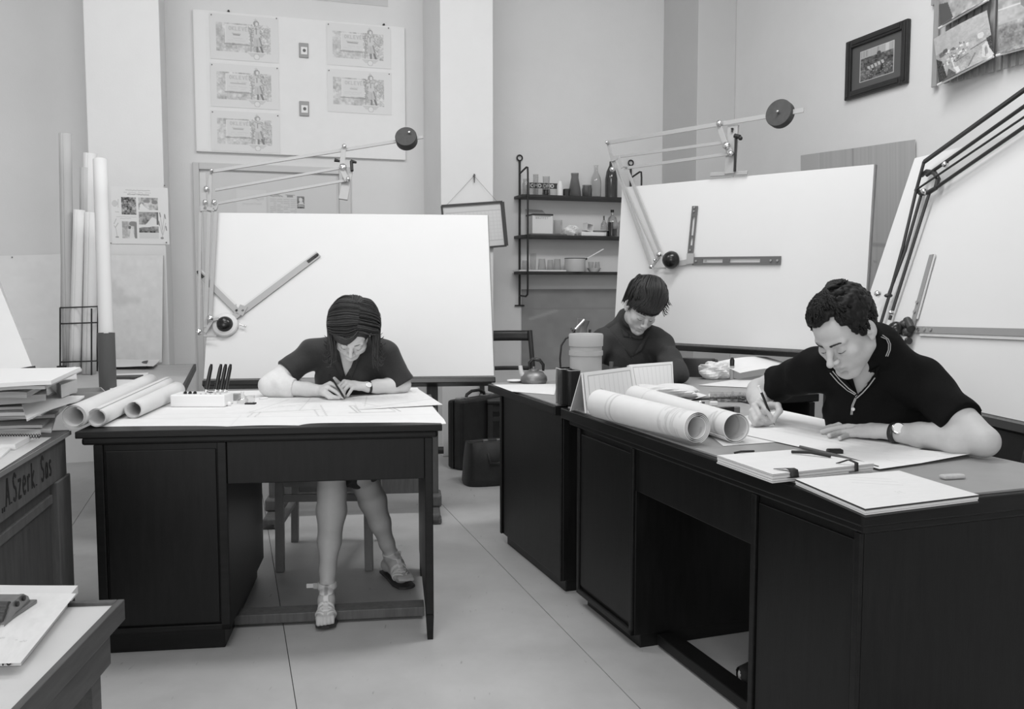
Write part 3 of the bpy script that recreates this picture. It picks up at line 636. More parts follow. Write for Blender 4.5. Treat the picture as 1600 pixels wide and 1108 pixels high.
# --- shelf rack
tB, tFr = TW - .006, TW - .215
sL, sR = wsz(811, 300, TW)[0], wsz(984, 300, TW)[0]
zs = [wsz(860, 309, TW)[1], wsz(860, 370, TW)[1], wsz(860, 425, TW)[1]]
t = thing('wall_shelf', 'black wire ladder shelf with three dark boards on the back wall', 'shelf', tuple(room(sL, TW, zs[2])), TH)
for s in (sL, sR):
    zt = zs[0] + .28; zb = zs[2] - .27
    MB().tube([room(s, tB - .01, zt), room(s, tB - .01, zb)], .0085, 8).tube([room(s - .04, tB - .01, zb), room(s + .04, tB - .01, zb)], .006, 6).build('wall_rod', IRON, t)
    ring = [room(s + .022 * math.cos(a), tB - .01, zt + .024 + .022 * math.sin(a)) for a in np.linspace(0, 2 * math.pi, 13)]; MB().tube(ring, .006, 6).build('eye_ring', IRON, t)
    MB().tube([room(s, tB - .01, zt - .10), room(s, tFr + .03, zt - .07), room(s, tFr, zt - .075), room(s, tFr - .006, zt - .12), room(s, tFr - .006, zb + .14), room(s, tFr, zb + .09), room(s, tFr + .04, zb + .075), room(s, tB - .01, zb + .08)], .0075, 8).build('front_rod', IRON, t)
SH = mat('dark_shelf', .028, .5, noise=(8, .3))
for z in zs: MB().box(sL - .045, sR + .05, tFr + .006, tB, z - .022, z, MR).build('shelf_board', SH, t, bevel=.003)
# --- things on the shelves: (lathe profiles in metres)
def shelf_pt(u, zlev, t): return room(wsz(u, 300, t)[0], t, zlev)
KPX = 6.95 / 1400
GW = glass('cloudy_glass', .9, .10, .90); GD = mat('smoky_glass', .10, .1, trans=.5); LIQ = mat('dark_liquid', .015, .15)
def vessel(name, label, cat, u, z, t, prof, m=None, group=None, fill=None, lid=None, n=20):
    p = shelf_pt(u, z, t); th_ = thing(name, label, cat, tuple(p), 0, group)
    inner = [(max(r - .003, 1e-4), y + (.004 if i == 0 else 0)) for i, (r, y) in enumerate(prof)][::-1]
    pr = [(1e-4, prof[0][1])] + prof + inner + [(1e-4, prof[0][1] + .004)]
    MB().lathe(pr, p, n).build('glass_body' if m is None else 'body', m or GLASS, th_)
    if fill:
        r, y0, y1 = fill[:3]; MB().lathe([(1e-4, y0), (r, y0), (r, y1), (1e-4, y1)], p, 16).build('contents', fill[3] if len(fill) > 3 else LIQ, th_)
    if lid:
        r, y0, y1, lm = lid; MB().lathe([(1e-4, y0), (r, y0), (r, y1), (1e-4, y1)], p, 16).build('cap', lm, th_)
    return th_
z0 = zs[0]; tm = TW - .13
vessel('glass_jar', 'open glass preserving jar at the left end of the top shelf', 'jar', 822, z0, tm, [(.030, 0), (.031, .085), (.024, .105), (.025, .128)], GW)
vessel('glass_cylinder', 'tall straight glass behind the rod on the top shelf', 'glass', 837, z0, tm, [(.022, 0), (.022, .165)], GW)
vessel('brush_glass', 'glass with dark dregs in front of the lettered carton', 'glass', 853.5, z0, tm - .03, [(.034, 0), (.030, .06), (.027, .085), (.030, .148)], GW, fill=(.029, .005, .045))
vessel('white_bottle', 'small white bottle with rounded shoulders on the top shelf', 'bottle', 875, z0, tm - .02, [(.024, 0), (.025, .08), (.018, .105), (.012, .118)], WHITE)
vessel('glass_carafe', 'grey dusty glass carafe tapering upward on the top shelf', 'carafe', 898, z0, tm - .01, [(.052, 0), (.050, .04), (.030, .15), (.032, .185)], glass('dusty_glass', .6, .3, .72))
vessel('squat_jar', 'squat grey jar with a rim between the carafe and the milk bottle', 'jar', 917, z0, tm, [(.040, 0), (.042, .06), (.036, .08), (.038, .095)], glass('dusty_glass2', .6, .25, .70))
vessel('milk_bottle', 'clear glass milk bottle standing on the top shelf', 'bottle', 931, z0, tm - .02, [(.043, 0), (.044, .12), (.038, .155), (.018, .20), (.017, .24), (.020, .252)])
vessel('soda_bottle', 'tall dark glass bottle behind the arms of the drafting machine', 'bottle', 955, z0, tm, [(.050, 0), (.050, .15), (.040, .21), (.018, .26), (.016, .29)], GD, fill=(.046, .005, .15))
# lettered carton
(a, _), (b, _) = wsz(826, 290, TW - .06), wsz(871.5, 290, TW - .06)
t = thing('carton', 'pale carton with a dark lettered band behind jars on the top shelf', 'carton', tuple(room(a, TW - .06, z0)), TH)
MB().box(a, b, TW - .09, TW - .02, z0, z0 + .105, MR).build('box', PAPER2, t, bevel=.001)
bd = MB().box(a - .0005, b + .0005, TW - .0912, TW - .089, z0 + .062, z0 + .105, MR).build('band', mat('band_grey', .06, .6), t)
m = MB(); x = a + .008
for ch in 'OMO OMO':
    for st in GLYPH[ch]:
        for p, q_ in zip(st, st[1:]): m.bar(room(x + p[0] * .024, TW - .0915, z0 + .07 + p[1] * .026), room(x + q_[0] * .024, TW - .0915, z0 + .07 + q_[1] * .026), .007, .001, RB)
    x += .031 if ch != ' ' else .012
tag(m.build('lettering', PAPER, bd), kind='stuff')
(a, _), (b, _) = wsz(880.5, 290, TW - .1), wsz(888, 290, TW - .1)
o = MB().box(a, b, TW - .13, TW - .06, z0, z0 + .062, MR).build('dark_box', mat('box_dark', .05, .6), origin=tuple(room(a, TW - .1, z0)), bevel=.002); tag(o, 'small dark grey box beside the white bottle on the top shelf', 'box')
# second shelf
z0 = zs[1]
(a, zz1), (b, _) = wsz(832, 327, tFr + .03), wsz(864, 360, tFr + .03)
t = thing('bread_tin', 'white enamel tin with dark rimmed open lid on the middle shelf', 'tin', tuple(room(a, TW - .12, z0)), TH)
MB().box(a, b, tFr + .03, TW - .03, z0 + .012, z0 + .165, MR).build('tin_body', mat('cream_enamel', .70, .4), t, bevel=.004)
MB().box(a, b, tFr + .024, tFr + .03, z0 + .155, z0 + .167, MR).box(a - .003, a, tFr + .03, TW - .03, z0 + .155, z0 + .165, MR).build('rim', IRON, t)
m = MB(); c = [room(a - .002, TW - .03, z0 + .165), room(b + .002, TW - .03, z0 + .165), room(b - .03, TW - .012, z0 + .205), room(a - .002, TW - .012, z0 + .21)]
m.add(c + [k + UPZ * .006 for k in c], [[0, 1, 2, 3], [7, 6, 5, 4], [0, 4, 5, 1], [1, 5, 6, 2], [2, 6, 7, 3], [3, 7, 4, 0]]).build('lid', mat('lid_grey', .35, .5), t)
m = MB(); x = a + .028
for ch in 'BRUTFET':
    for st in GLYPH[ch]:
        for p, q_ in zip(st, st[1:]): m.bar(room(x + p[0] * .009, tFr + .029, z0 + .128 + p[1] * .012), room(x + q_[0] * .009, tFr + .029, z0 + .128 + q_[1] * .012), .0022, .0006, RB)
    x += .0155
tag(m.build('lettering', PENCIL, t), kind='stuff')
MB().box(a + .02, b - .02, tFr + .028, tFr + .03, z0 + .146, z0 + .15, MR).build('label_bar', PENCIL, t)
o = MB().box(a - .02, b + .11, tFr + .015, TW - .03, z0, z0 + .011, MR).build('baking_sheet', mat('sheet_dark', .12, .5), origin=tuple(room(a, TW - .1, z0)), bevel=.002); tag(o, 'flat dark baking sheet under the white tin', 'tray')
z1 = z0 + .012
vessel('beaker', 'thin clear beaker right of the white tin', 'beaker', 872, z1, tm - .02, [(.036, 0), (.036, .112)])
def crumple(name, label, cat, c, rx, ry, rz_, m, seed, parent=None, n=14):
    rg = np.random.default_rng(seed); ph = rg.random((6, 3)) * 6; fr = rg.integers(2, 6, (6, 3))
    def f(a, b):
        th, p = 2 * math.pi * a, math.pi * b; d = V(math.cos(th) * math.sin(p), math.sin(th) * math.sin(p), -math.cos(p))
        k = 1 + .16 * sum(math.sin(float(fr[i] @ d) * 1.4 + ph[i, 0]) for i in range(6)) / 2.0
        return V(*c) + V(rx * d[0] * k, ry * d[1] * k, max(rz_ * (d[2] * k + .9), 0.0))
    o = MB().grid(f, n * 2, n, False).build(name, m, parent, origin=None if parent else tuple(c))
    if parent is None: tag(o, label, cat)
    return o
crumple('crumpled_paper', 'crumpled white paper on the middle shelf between the beaker and the tray', 'paper', shelf_pt(892, z0, tm - .03), .055, .04, .045, mat('thin_white', .8, .6), 3)
o = MB().box(wsz(904, 360, tm)[0], wsz(943, 360, tm)[0], tFr + .02, TW - .05, z0, z0 + .034, MR).build('white_tray', WHITE, origin=tuple(shelf_pt(904, z0, tm)), bevel=.008); tag(o, 'low white enamel tray on the middle shelf', 'tray')
p = shelf_pt(919, z0 + .036, tm - .03); t = thing('tipped_cup', 'small square white cup tipped on its side on the white tray', 'cup', tuple(p), TH + .2)
Mx = Matrix.Translation(Vector(p) + Vector((0, 0, .032))) @ rz(TH + .25) @ Matrix.Rotation(.15, 4, 'Y')
m = MB(); 
for bx in ((-.032, .032, -.03, .03, -.031, -.027), (-.032, .032, -.03, .03, .027, .031), (-.032, -.028, -.03, .03, -.031, .031), (.028, .032, -.03, .03, -.031, .031), (-.03, .03, .026, .03, -.03, .03)): m.box(*bx, Mx)
m.build('cup_body', WHITE, t)
o = MB().lathe([(1e-4, 0), (.05, .002), (.085, .012), (.084, .014), (.05, .005), (1e-4, .004)], shelf_pt(936, z0 + .036, tm), 24).build('saucer', WHITE, origin=tuple(shelf_pt(936, z0 + .036, tm))); tag(o, 'shallow white saucer lying on the tray behind the tipped cup', 'saucer')
vessel('dropper_bottle', 'small clear bottle with a pointed stopper on the middle shelf', 'bottle', 944, z0, tm - .04, [(.026, 0), (.028, .07), (.025, .10), (.012, .12), (.012, .13)], GW, lid=(.006, .13, .165, GD))
vessel('dark_bottle', 'round shouldered bottle of dark liquid with grey label on the middle shelf', 'bottle', 957, z0, tm - .03, [(.044, 0), (.045, .11), (.035, .15), (.013, .17), (.013, .195)], GLASS, fill=(.040, .005, .115), lid=(.014, .195, .215, BLACK))
p = shelf_pt(960, z0, tm - .03); MB().grid(lambda a, b: p + V(math.cos(-2.2 + a * 1.2) * .0465, math.sin(-2.2 + a * 1.2) * .0465, .06 + .055 * b), 8, 1).build('label', mat('label_grey', .3, .6), bpy.data.objects['dark_bottle'], solid=.001)
vessel('slim_bottle', 'slim clear bottle half hidden by the drafting board edge', 'bottle', 972, z0, tm - .03, [(.032, 0), (.033, .11), (.014, .14), (.013, .215)])
# third shelf
z0 = zs[2]
o = MB().box(wsz(807, 420, tm)[0], wsz(880, 420, tm)[0], tFr + .012, TW - .03, z0, z0 + .012, MR).build('enamel_tray', WHITE, origin=tuple(shelf_pt(807, z0, tm)), bevel=.004); tag(o, 'long flat white tray on the lowest shelf holding the tumblers', 'tray')
z1 = z0 + .013
G = 'tumblers upside down on the lowest shelf'
def tumbler(u, t, h, label, r=.032): return vessel('tumbler', label, 'glass', u, z1, t, [(r, 0), (r * .8, h)], GLASS, G)
tumbler(821, tm + .03, .075, 'upturned tumbler at the left end of the lowest shelf'); vessel('tall_glass', 'tall clear glass behind the rod on the lowest shelf', 'glass', 833, z1, tm, [(.022, 0), (.027, .13)])
tumbler(847, tm - .02, .088, 'brightest upturned tumbler, second on the lowest shelf', .034); tumbler(860, tm + .03, .082, 'upturned tumbler just left of the one beside the pot', .03); tumbler(871, tm - .01, .088, 'upturned tumbler next to the saucepan', .033)
p = shelf_pt(899, z0, tm - .02); t = thing('saucepan', 'pale enamel saucepan with dark rim and raised handle on the lowest shelf', 'saucepan', tuple(p))
EN = mat('pale_enamel', .55, .35)
MB().lathe([(1e-4, 0), (.080, 0), (.084, .006), (.084, .105), (.080, .105), (.078, .01), (1e-4, .008)], p, 32).build('pan_body', EN, t)
MB().lathe([(.0835, .103), (.087, .105), (.0835, .109), (.081, .105)], p, 32).build('rim', IRON, t)
h0 = p + RA * .084 + UPZ * .095; MB().tube([h0, h0 + RA * .02 + UPZ * .012], .007, 8).build('handle_socket', IRON, t)
MB().tube([h0 + RA * .02 + UPZ * .012, h0 + RA * .155 + UPZ * .088 - RB * .02], .0055, 8).build('handle', WHITE, t)
p = shelf_pt(929, z0, tm - .02); o = MB().lathe([(1e-4, 0), (.035, 0), (.058, .03), (.056, .03), (.034, .004), (1e-4, .004)], p, 28).build('white_bowl', WHITE, origin=tuple(p)); tag(o, 'shallow white bowl right of the saucepan with glasses in it', 'bowl')
z1 = z0 + .006
vessel('shot_glass', 'little glass standing in the white bowl, nearer the pot', 'glass', 924, z1, tm - .02, [(.018, 0), (.025, .075)]); vessel('shot_glass', 'little glass standing in the white bowl, farther from the pot', 'glass', 934, z1, tm - .02, [(.026, 0), (.019, .075)])
# ------------------------------------------------------------------ right wall
def rw(u, v, off=0.0): return onp(u, v, RA * (SW - off), RA)
c = [rw(1325, 66), rw(1422, 32), rw(1424, 130), rw(1327, 157)]
t = thing('framed_picture', 'dark wooden framed photograph of a town crowd high on the right wall', 'picture', tuple(c[3]))
lo = V(0, 0, 0)
cen = sum(c) / 4; hw = np.linalg.norm((c[1] + c[2] - c[0] - c[3])) / 4; hh = (c[0][2] + c[1][2] - c[2][2] - c[3][2]) / 4
PF = frame(cen, -RB, UPZ, -RA)
def pbox(m, x0, x1, y0, y1, z0, z1):
    vs = [PF(x, y, z) for z in (z0, z1) for y in (y0, y1) for x in (x0, x1)]
    return m.add(vs, [[0, 2, 3, 1], [4, 5, 7, 6], [0, 1, 5, 4], [2, 6, 7, 3], [0, 4, 6, 2], [1, 3, 7, 5]])
fw = .05; FR = mat('black_frame', .022, .35, noise=(12, .3))
for x0, x1, y0, y1 in ((-hw, -hw + fw, -hh, hh), (hw - fw, hw, -hh, hh), (-hw + fw, hw - fw, hh - fw, hh), (-hw + fw, hw - fw, -hh, -hh + fw)):
    b_ = pbox(MB(), x0, x1, y0, y1, .002, .030).build('frame_bar', FR, t, bevel=.006)
    pbox(MB(), x0 + .014, x1 - .012, y0 + .014, y1 - .012, .028, .036).build('moulding', FR, b_, bevel=.004)
im = Img(90, 86, .10); mx, my = 16, 14
im.rect(mx - 1, my - 1, 90 - mx + 1, 86 - my + 1, .62); im.rect(mx, my, 90 - mx, 86 - my, .10); im.cloud(mx, my, 90 - mx, 86 - my, .10); im.rect(mx, my, 90 - mx, my + 14, .42)
for k in range(mx, 90 - mx, 5): im.rect(k, my, k + 2, my + 12, .28 + .2 * random.random())
im.ell(48, 28, 4, 6, .07); im.rect(60, 14, 66, 28, .6); im.noise(mx, my + 14, 90 - mx, 86 - my, .05, 2)
for k in range(5): im.poly([(28 + k * 6, 46 - k), (32 + k * 6, 45 - k), (34 + k * 6, 52 - k), (30 + k * 6, 53 - k)], .5)
for _ in range(60): x, y = random.uniform(mx + 2, 88 - mx), random.uniform(50, 68); im.ell(x, y, 1.2, 1.2, .05 + .3 * random.random())
o = quad_print(im, [PF(-hw + fw, hh - fw, .012), PF(hw - fw, hh - fw, .012), PF(hw - fw, -hh + fw, .012), PF(-hw + fw, -hh + fw, .012)], 'photograph', parent=t)
# grey cloth-like sheet
im = Img(90, 90, .41); im.cloud(0, 0, 90, 90, .03)
for k in range(0, 90, 1): im.line(k, 0, k, 90, .41 + .06 * (random.random() - .5), .9)
im.rect(0, 0, 17, 90, .445); im.rect(17, 0, 18, 90, .47); im.line(0, 48, 90, 48, .42, 1.5); im.line(0, 49.5, 90, 49.5, .2, 1); im.line(44, 0, 44, 90, .28, 1)
for k in range(40): x, y = random.uniform(0, 88), random.uniform(50, 88); im.line(x, y, x + random.uniform(-6, 6), y + random.uniform(-5, 5), .27, .7)
c = [rw(1252, 243, .008), rw(1432, 218, .008), rw(1432, 520, .008), rw(1252, 480, .008)]
o = quad_print(im, c, 'tracing_cloth', 'dark grey folded sheet pinned on the right wall between the two boards', 'sheet', bend=lambda a, b: .004 * math.sin(9 * a) + .01 * abs(b - .53))
for u, v in ((1257, 248), (1428, 221)): p = rw(u, v, .01); MB().cyl(p, p - RA * .004, .006, n=8).build('pin', PIN, o)
# slatted poster rack
t = thing('slat_rack', 'rack of upright wooden slats on the right wall behind three posters', 'rack', tuple(rw(1500, 125)))
SL = mat('slat_wood', .33, .55, noise=(8, .12), stretch=(6, 6, 1))
for u0, u1, vb in [(1456, 1463.5, 137), (1475.5, 1482.5, 131), (1487, 1494, 128.5), (1498, 1505, 126), (1509.5, 1516, 123), (1521, 1528, 120), (1533, 1539.5, 117), (1545, 1552, 114), (1556.5, 1563.5, 111), (1568, 1575, 108), (1580, 1587.5, 105), (1593, 1600.5, 102), (1606, 1614, 99)]:
    p, q_ = rw(u0, vb, .03), rw(u1, vb, .03); w_ = abs((p - q_) @ RB); b0 = min(p @ RB, q_ @ RB)
    MB().box(SW - .036, SW - .026, b0, b0 + w_, p[2], p[2] + 1.0, MR).build('slat', SL, t, bevel=.002)
for zz in (.45, .95): MB().box(SW - .026, SW, (rw(1620, 100) @ RB), (rw(1456, 137) @ RB), rw(1500, 125)[2] + zz, rw(1500, 125)[2] + zz + .06, MR).build('cross_rail', SL, t)
def poster(px, im, label, off=.075):
    c = [rw(u, v, off) for u, v in px]
    o = quad_print(im, c, 'picture_poster', label, 'poster', 'posters on the slat rack', bend=lambda a, b: .012 * math.sin(3.1 * a) + (.02 * (b - .9) * 8 if b > .95 else 0))
    MB().tube([c[3] - RA * .012, c[2] - RA * .012], .007, 8).build('hanging_rod', WHITE, o); return o
im = Img(70, 70, .42); im.cloud(0, 0, 70, 70, .14); im.poly([(0, 70), (0, 40), (14, 44), (22, 70)], .1); im.ell(14, 32, 8, 6, .14); im.rect(0, 30, 12, 34, .14)
for k in range(5): im.line(20 + k * 8, 8 + k * 4, 60, k * 8, .3, 2)
poster([(1463, -45), (1544, -90), (1547, 0), (1470, 44.5)], im, 'cut off grey landscape poster at the top of the slat rack', .078)
im = Img(110, 110, .42); im.rect(0, 0, 110, 42, .46); im.cloud(0, 0, 110, 42, .05); im.cloud(0, 40, 110, 110, .09)
im.ell(14, 46, 7, 6, .15); im.ell(22, 42, 6, 5, .12); im.poly([(0, 48), (12, 60), (20, 110), (0, 110)], .06); im.poly([(14, 110), (24, 84), (44, 110)], .12)
for _ in range(46):
    x, y = random.uniform(10, 70), random.uniform(46, 80); im.rect(x, y - .12 * x, x + random.uniform(2, 6), y + 4 - .12 * x, random.choice((.15, .75, .65, .3)))
im.line(40, 78, 66, 74, .15, 2); im.line(72, 68, 108, 62, .15, 2.5); im.poly([(76, 82), (80, 82), (62, 106), (58, 106)], .3); im.line(78, 80, 60, 106, .12, 1.4); im.line(34, 70, 36, 88, .78, 2); im.poly([(34, 88), (44, 90), (48, 106), (42, 106)], .75)
im.poly([(92, 72), (104, 64), (108, 110), (88, 96)], .62); im.ell(97, 86, 3, 9, .35); im.line(98, 76, 94, 98, .2, 1.2); im.poly([(100, 60), (110, 58), (110, 108), (103, 84)], .06)
for _ in range(20): x, y = random.uniform(60, 104), random.uniform(24, 44); im.line(x, y, x + 5, y - 2, .38, 1)
im.ell(92, 48, 6, 7, .62); im.noise(0, 42, 110, 110, .06, 1)
poster([(1459, 61), (1542, 16), (1555, 88.5), (1468, 133)], im, 'landscape poster with houses and a cart hanging crooked on the slat rack', .095)
im = Img(70, 100, .48); im.cloud(0, 0, 70, 62, .12); im.line(0, 46, 60, 46, .75, 1.5); im.ell(36, 44, 9, 9, .25); im.rect(0, 68, 70, 100, .3); im.cloud(0, 64, 70, 100, .12); im.noise(0, 64, 70, 100, .06, 2)
poster([(1559, -45), (1660, -78), (1660, 60), (1560, 87)], im, 'pale meadow poster at the right edge of the slat rack', .085)
# ================================================================== things standing on the floor
def suitcase():
    c = V(-.334, 5.95, 0); d = V(.616, .788, 0); n = V(-.788, .616, 0); M_ = Matrix(((d[0], n[0], 0, c[0]), (d[1], n[1], 0, c[1]), (0, 0, 1, 0), (0, 0, 0, 1)))
    t = thing('suitcase', 'upright black suitcase on the floor behind the black desks', 'suitcase', tuple(c))
    MB().box(0, .58, 0, .085, .0, .475, M_).build('shell', LEATHER, t, bevel=.02); MB().box(0.003, .577, .088, .14, .003, .472, M_).build('lid', LEATHER, t, bevel=.02)
    MB().box(-.001, .581, .083, .092, .005, .47, M_).build('seam', IRON, t)
    P = lambda x, y, z: M_ @ Vector((x, y, z))
    MB().tube([P(.12, .07, .475), P(.13, .07, .50), P(.18, .07, .52), P(.26, .07, .52), P(.31, .07, .50), P(.32, .07, .475)], .011, 10).build('handle', LEATHER, t)
    for x in (.06, .115, .325, .40): MB().box(x - .018, x + .018, .05, .10, .472, .484, M_).build('latch', STEEL, t, bevel=.002)
suitcase()
def bag():
    c = V(-.07, 5.62, 0); t = thing('leather_bag', 'bulging dark leather bag with strap handles beside the suitcase', 'bag', tuple(c), R(20)); M_ = WM[t.name]
    def f(a, b):
        th = 2 * math.pi * a; z = .27 * b; k = (1 - .10 * (b - .3) ** 2) * (1 - .75 * max(0, b - .62) ** 1.3 * 1.6); kx = 1 - .1 * b
        e = .55; cx, sx = math.cos(th), math.sin(th); x = .25 * kx * abs(cx) ** e * (1 if cx > 0 else -1); y = .12 * max(k, .08) * abs(sx) ** e * (1 if sx > 0 else -1)
        if b == 0: x *= .97; y *= .9
        return M_ @ Vector((x, y + .01 * math.sin(5 * th) * b, z))
    m = MB().grid(f, 40, 14); m.add([f(i / 40, 0) for i in range(40)], [list(range(40))[::-1]]); m.add([f(i / 40, 1) for i in range(40)], [list(range(40))]); m.build('bag_body', LEATHER, t)
    MB().tube([M_ @ Vector((-.21, 0, .268)), M_ @ Vector((.21, 0, .268))], .012, 8).build('frame_bar', IRON, t)
    for s in (-1,): MB().tube([M_ @ Vector(p) for p in ((-.10, -.03, .255), (-.12, -.10, .20), (-.115, -.128, .15), (-.06, -.125, .145), (.0, -.10, .19), (.035, -.03, .255))], .009, 8).build('strap_handle', LEATHER, t)
    for x in (-.11, -.02, .04): MB().box(x - .015, x + .015, -.03, -.005, .255, .28, M_).build('buckle', STEEL, t, bevel=.002)
bag()
DW = mat('dark_chair_wood', .028, .4, noise=(8, .3)); 
def chair(name, label, loc, rot, wood, back=True, seat_h=.46, W=.40, D=.40, group=None, slat=.10, post_h=.86, solid=False):
    """faces local -y; back at +y"""
    t = thing(name, label, 'chair', loc, rot, group); M_ = WM[t.name]; P = lambda x, y, z: M_ @ Vector((x, y, z))
    MB().box(-W / 2, W / 2, -D / 2, D / 2, seat_h - .03, seat_h, M_).build('seat', wood, t, bevel=.01)
    MB().box(-W / 2 + .03, W / 2 - .03, -D / 2 + .02, -D / 2 + .04, seat_h - .085, seat_h - .03, M_).build('seat_rail', wood, t)
    for s in (-1, 1):
        MB().bar(P(s * (W / 2 - .025), -D / 2 + .03, seat_h - .03), P(s * (W / 2 - .022), -D / 2 + .02, 0), .036, .036, M_.to_3x3() @ Vector((0, 1, 0))).build('leg', wood, t, bevel=.004)
        MB().bar(P(s * (W / 2 - .025), D / 2 - .03, seat_h - .03), P(s * (W / 2 - .0), D / 2 + .06, 0), .034, .034, M_.to_3x3() @ Vector((0, 1, 0))).build('leg', wood, t, bevel=.004)
        MB().tube([P(s * (W / 2 - .02), D / 2 - .03, seat_h), P(s * (W / 2 - .02), D / 2, seat_h + .2), P(s * (W / 2 - .03), D / 2 + .06, post_h)], .018, 8).build('back_post', wood, t)
        MB().bar(P(s * (W / 2 - .02), -D / 2 + .03, .21), P(s * (W / 2 - .005), D / 2 + .02, .21), .03, .018, (0, 0, 1)).build('stretcher', wood, t)
    MB().bar(P(-W / 2 + .02, D / 2 + .03, .27), P(W / 2 - .02, D / 2 + .03, .27), .035, .018, M_.to_3x3() @ Vector((0, 1, 0))).build('stretcher', wood, t)
    if not solid: MB().bar(P(-W / 2 + .025, -D / 2 + .025, .325), P(W / 2 - .025, -D / 2 + .025, .325), .032, .018, M_.to_3x3() @ Vector((0, 1, 0))).build('stretcher', wood, t)
    def arc(z0, z1, th=.016, w=W / 2 - .025):
        def pt(a, z): x = (a - .5) * 2 * w; return P(x, D / 2 + .01 + .05 * (z - seat_h) / .4 + .035 * (1 - (2 * a - 1) ** 2), z)
        m = MB().grid(lambda a, b: pt(a, z0 + (z1 - z0) * b), 10, 3); return m
    if solid: arc(seat_h + .03, post_h + .01).build('back_panel', wood, t, solid=.016, bevel=.004)
    else:
        arc(post_h - slat, post_h).build('top_rail', wood, t, solid=.018); arc(seat_h + .16, seat_h + .19).build('lower_rail', wood, t, solid=.016)
    return t
chair('wooden_chair', 'mid brown wooden chair the woman at the black single pedestal desk sits on', (-.83, 4.03, 0), R(3), mat('chair_brown', .26, .5, noise=(8, .2)), W=.43, D=.42, solid=False, post_h=.80)
_q = aty(800, 517, 6.6); chair('dark_chair', 'empty dark wooden chair with open back near the kettle', (_q[0], 6.35, 0), R(10), DW, W=.42, D=.40, post_h=float(_q[2]), slat=.075)
chair('dark_chair', 'dark chair with solid back to the right of the woman in the jacket', (1.02, 4.93, 0), R(150), DW, W=.42, post_h=.86, solid=True)
chair('dark_chair', 'dark chair at the right edge on which the man sits', (1.32, 2.93, 0), R(-76), DW, W=.54, D=.42, post_h=.84, solid=True)
chair('dark_chair', 'dark chair hidden beneath the woman in the jacket', (.60, 4.93, 0), R(10), DW, W=.40, D=.38, post_h=.78, solid=True)

# ================================================================== drawings and small things on the desks
ZD = .7705
def sheet_px(px, z, img, name, label, cat, lift=None, group=None, th=0, edges=None):
    c = [atz(u, v, z) if len(p_) == 2 else atz(u, v, p_[2]) for p_ in px for (u, v) in [p_[:2]]]
    f = lambda a, b: (c[0] * (1 - a) + c[1] * a) * (1 - b) + (c[3] * (1 - a) + c[2] * a) * b + UPZ * (lift(a, b) if lift else 0)
    o = put(print_mesh(img, f), name); tag(o, label, cat, group)
    if th: d = o.modifiers.new('solid', 'SOLIDIFY'); d.thickness = th; d.offset = -1
    return o
def lines(im, n, g=.6, w=.7):
    for _ in range(n):
        x, y = random.uniform(0, im.w), random.uniform(0, im.h)
        if random.random() < .5: im.line(x, y, x + random.uniform(-60, 60), y, g, w)
        else: im.line(x, y, x, y + random.uniform(-30, 30), g, w)
# big drawing on the first desk (the front edge runs past the desk edge a little and sags)
im = Img(230, 120, .79); im.cloud(0, 0, 230, 120, .015)
im.line(20, 96, 226, 96, .68, .8); im.line(20, 84, 150, 84, .70, .8); im.line(96, 62, 92, 96, .5, .8); im.line(100, 62, 97, 96, .5, .8); im.line(134, 62, 142, 96, .5, .8); im.line(141, 62, 148, 96, .5, .8)
im.rect(104, 60, 128, 64, .66); im.line(96, 62, 142, 62, .62, .8)
for a, b in ((164, 66), (164, 88)): im.line(a, b, a + 34, b - 1, .4, 1)
im.line(164, 66, 170, 88, .4, 1); im.line(194, 64, 202, 86, .4, 1); im.line(168, 68, 172, 86, .45, 1); im.line(192, 68, 198, 84, .45, .8); im.rect(172, 70, 192, 74, .55); im.scribble(172, 77, 192, .5)
lines(im, 10, .71)
def lift1(a, b):
    k = max(0, b - .93) / .07
    return .0015 + .006 * max(0, a - .9) * 10 * max(0, b - .7) - .010 * k * k * (.5 + .5 * math.sin(9 * a + .5)) + .003 * math.sin(8 * a) * max(0, b - .8) * 5 * (1 - k)
sheet_px([(268, 613), (652, 606), (697, 661.5), (150, 669)], ZD, im, 'big_drawing', 'large pencil drawing sheet covering the black single pedestal desk', 'drawing', lift1)
im = Img(150, 60, .76); im.cloud(0, 0, 150, 60, .02); im.line(20, 10, 100, 8, .6); im.rect(40, 8, 130, 14, .62); im.noise(40, 8, 130, 14, .08, 3); im.line(12, 56, 148, 40, .55); im.line(14, 40, 40, 54, .5); im.line(30, 20, 14, 50, .5); im.scribble(50, 30, 100, .6, 3); im.scribble(40, 26, 110, .62, 3)
sheet_px([(545, 613), (650, 607), (692, 634), (560, 640)], ZD + .0025, im, 'small_drawing', 'smaller pencil drawing under the hands of the woman at the single pedestal desk', 'drawing', lambda a, b: .004 * a)
im = Img(110, 40, .77); im.cloud(0, 0, 110, 40, .02); im.line(4, 38, 50, 6, .5); im.line(90, 4, 78, 38, .5); im.line(30, 30, 90, 20, .62); im.scribble(40, 26, 80, .6, 3); im.line(8, 20, 104, 14, .66)
sheet_px([(415, 622), (500, 620), (500, 640), (385, 645)], ZD + .002, im, 'sketch_sheet', 'loose pencil sketch between the ink bottles and the pen hand', 'drawing')
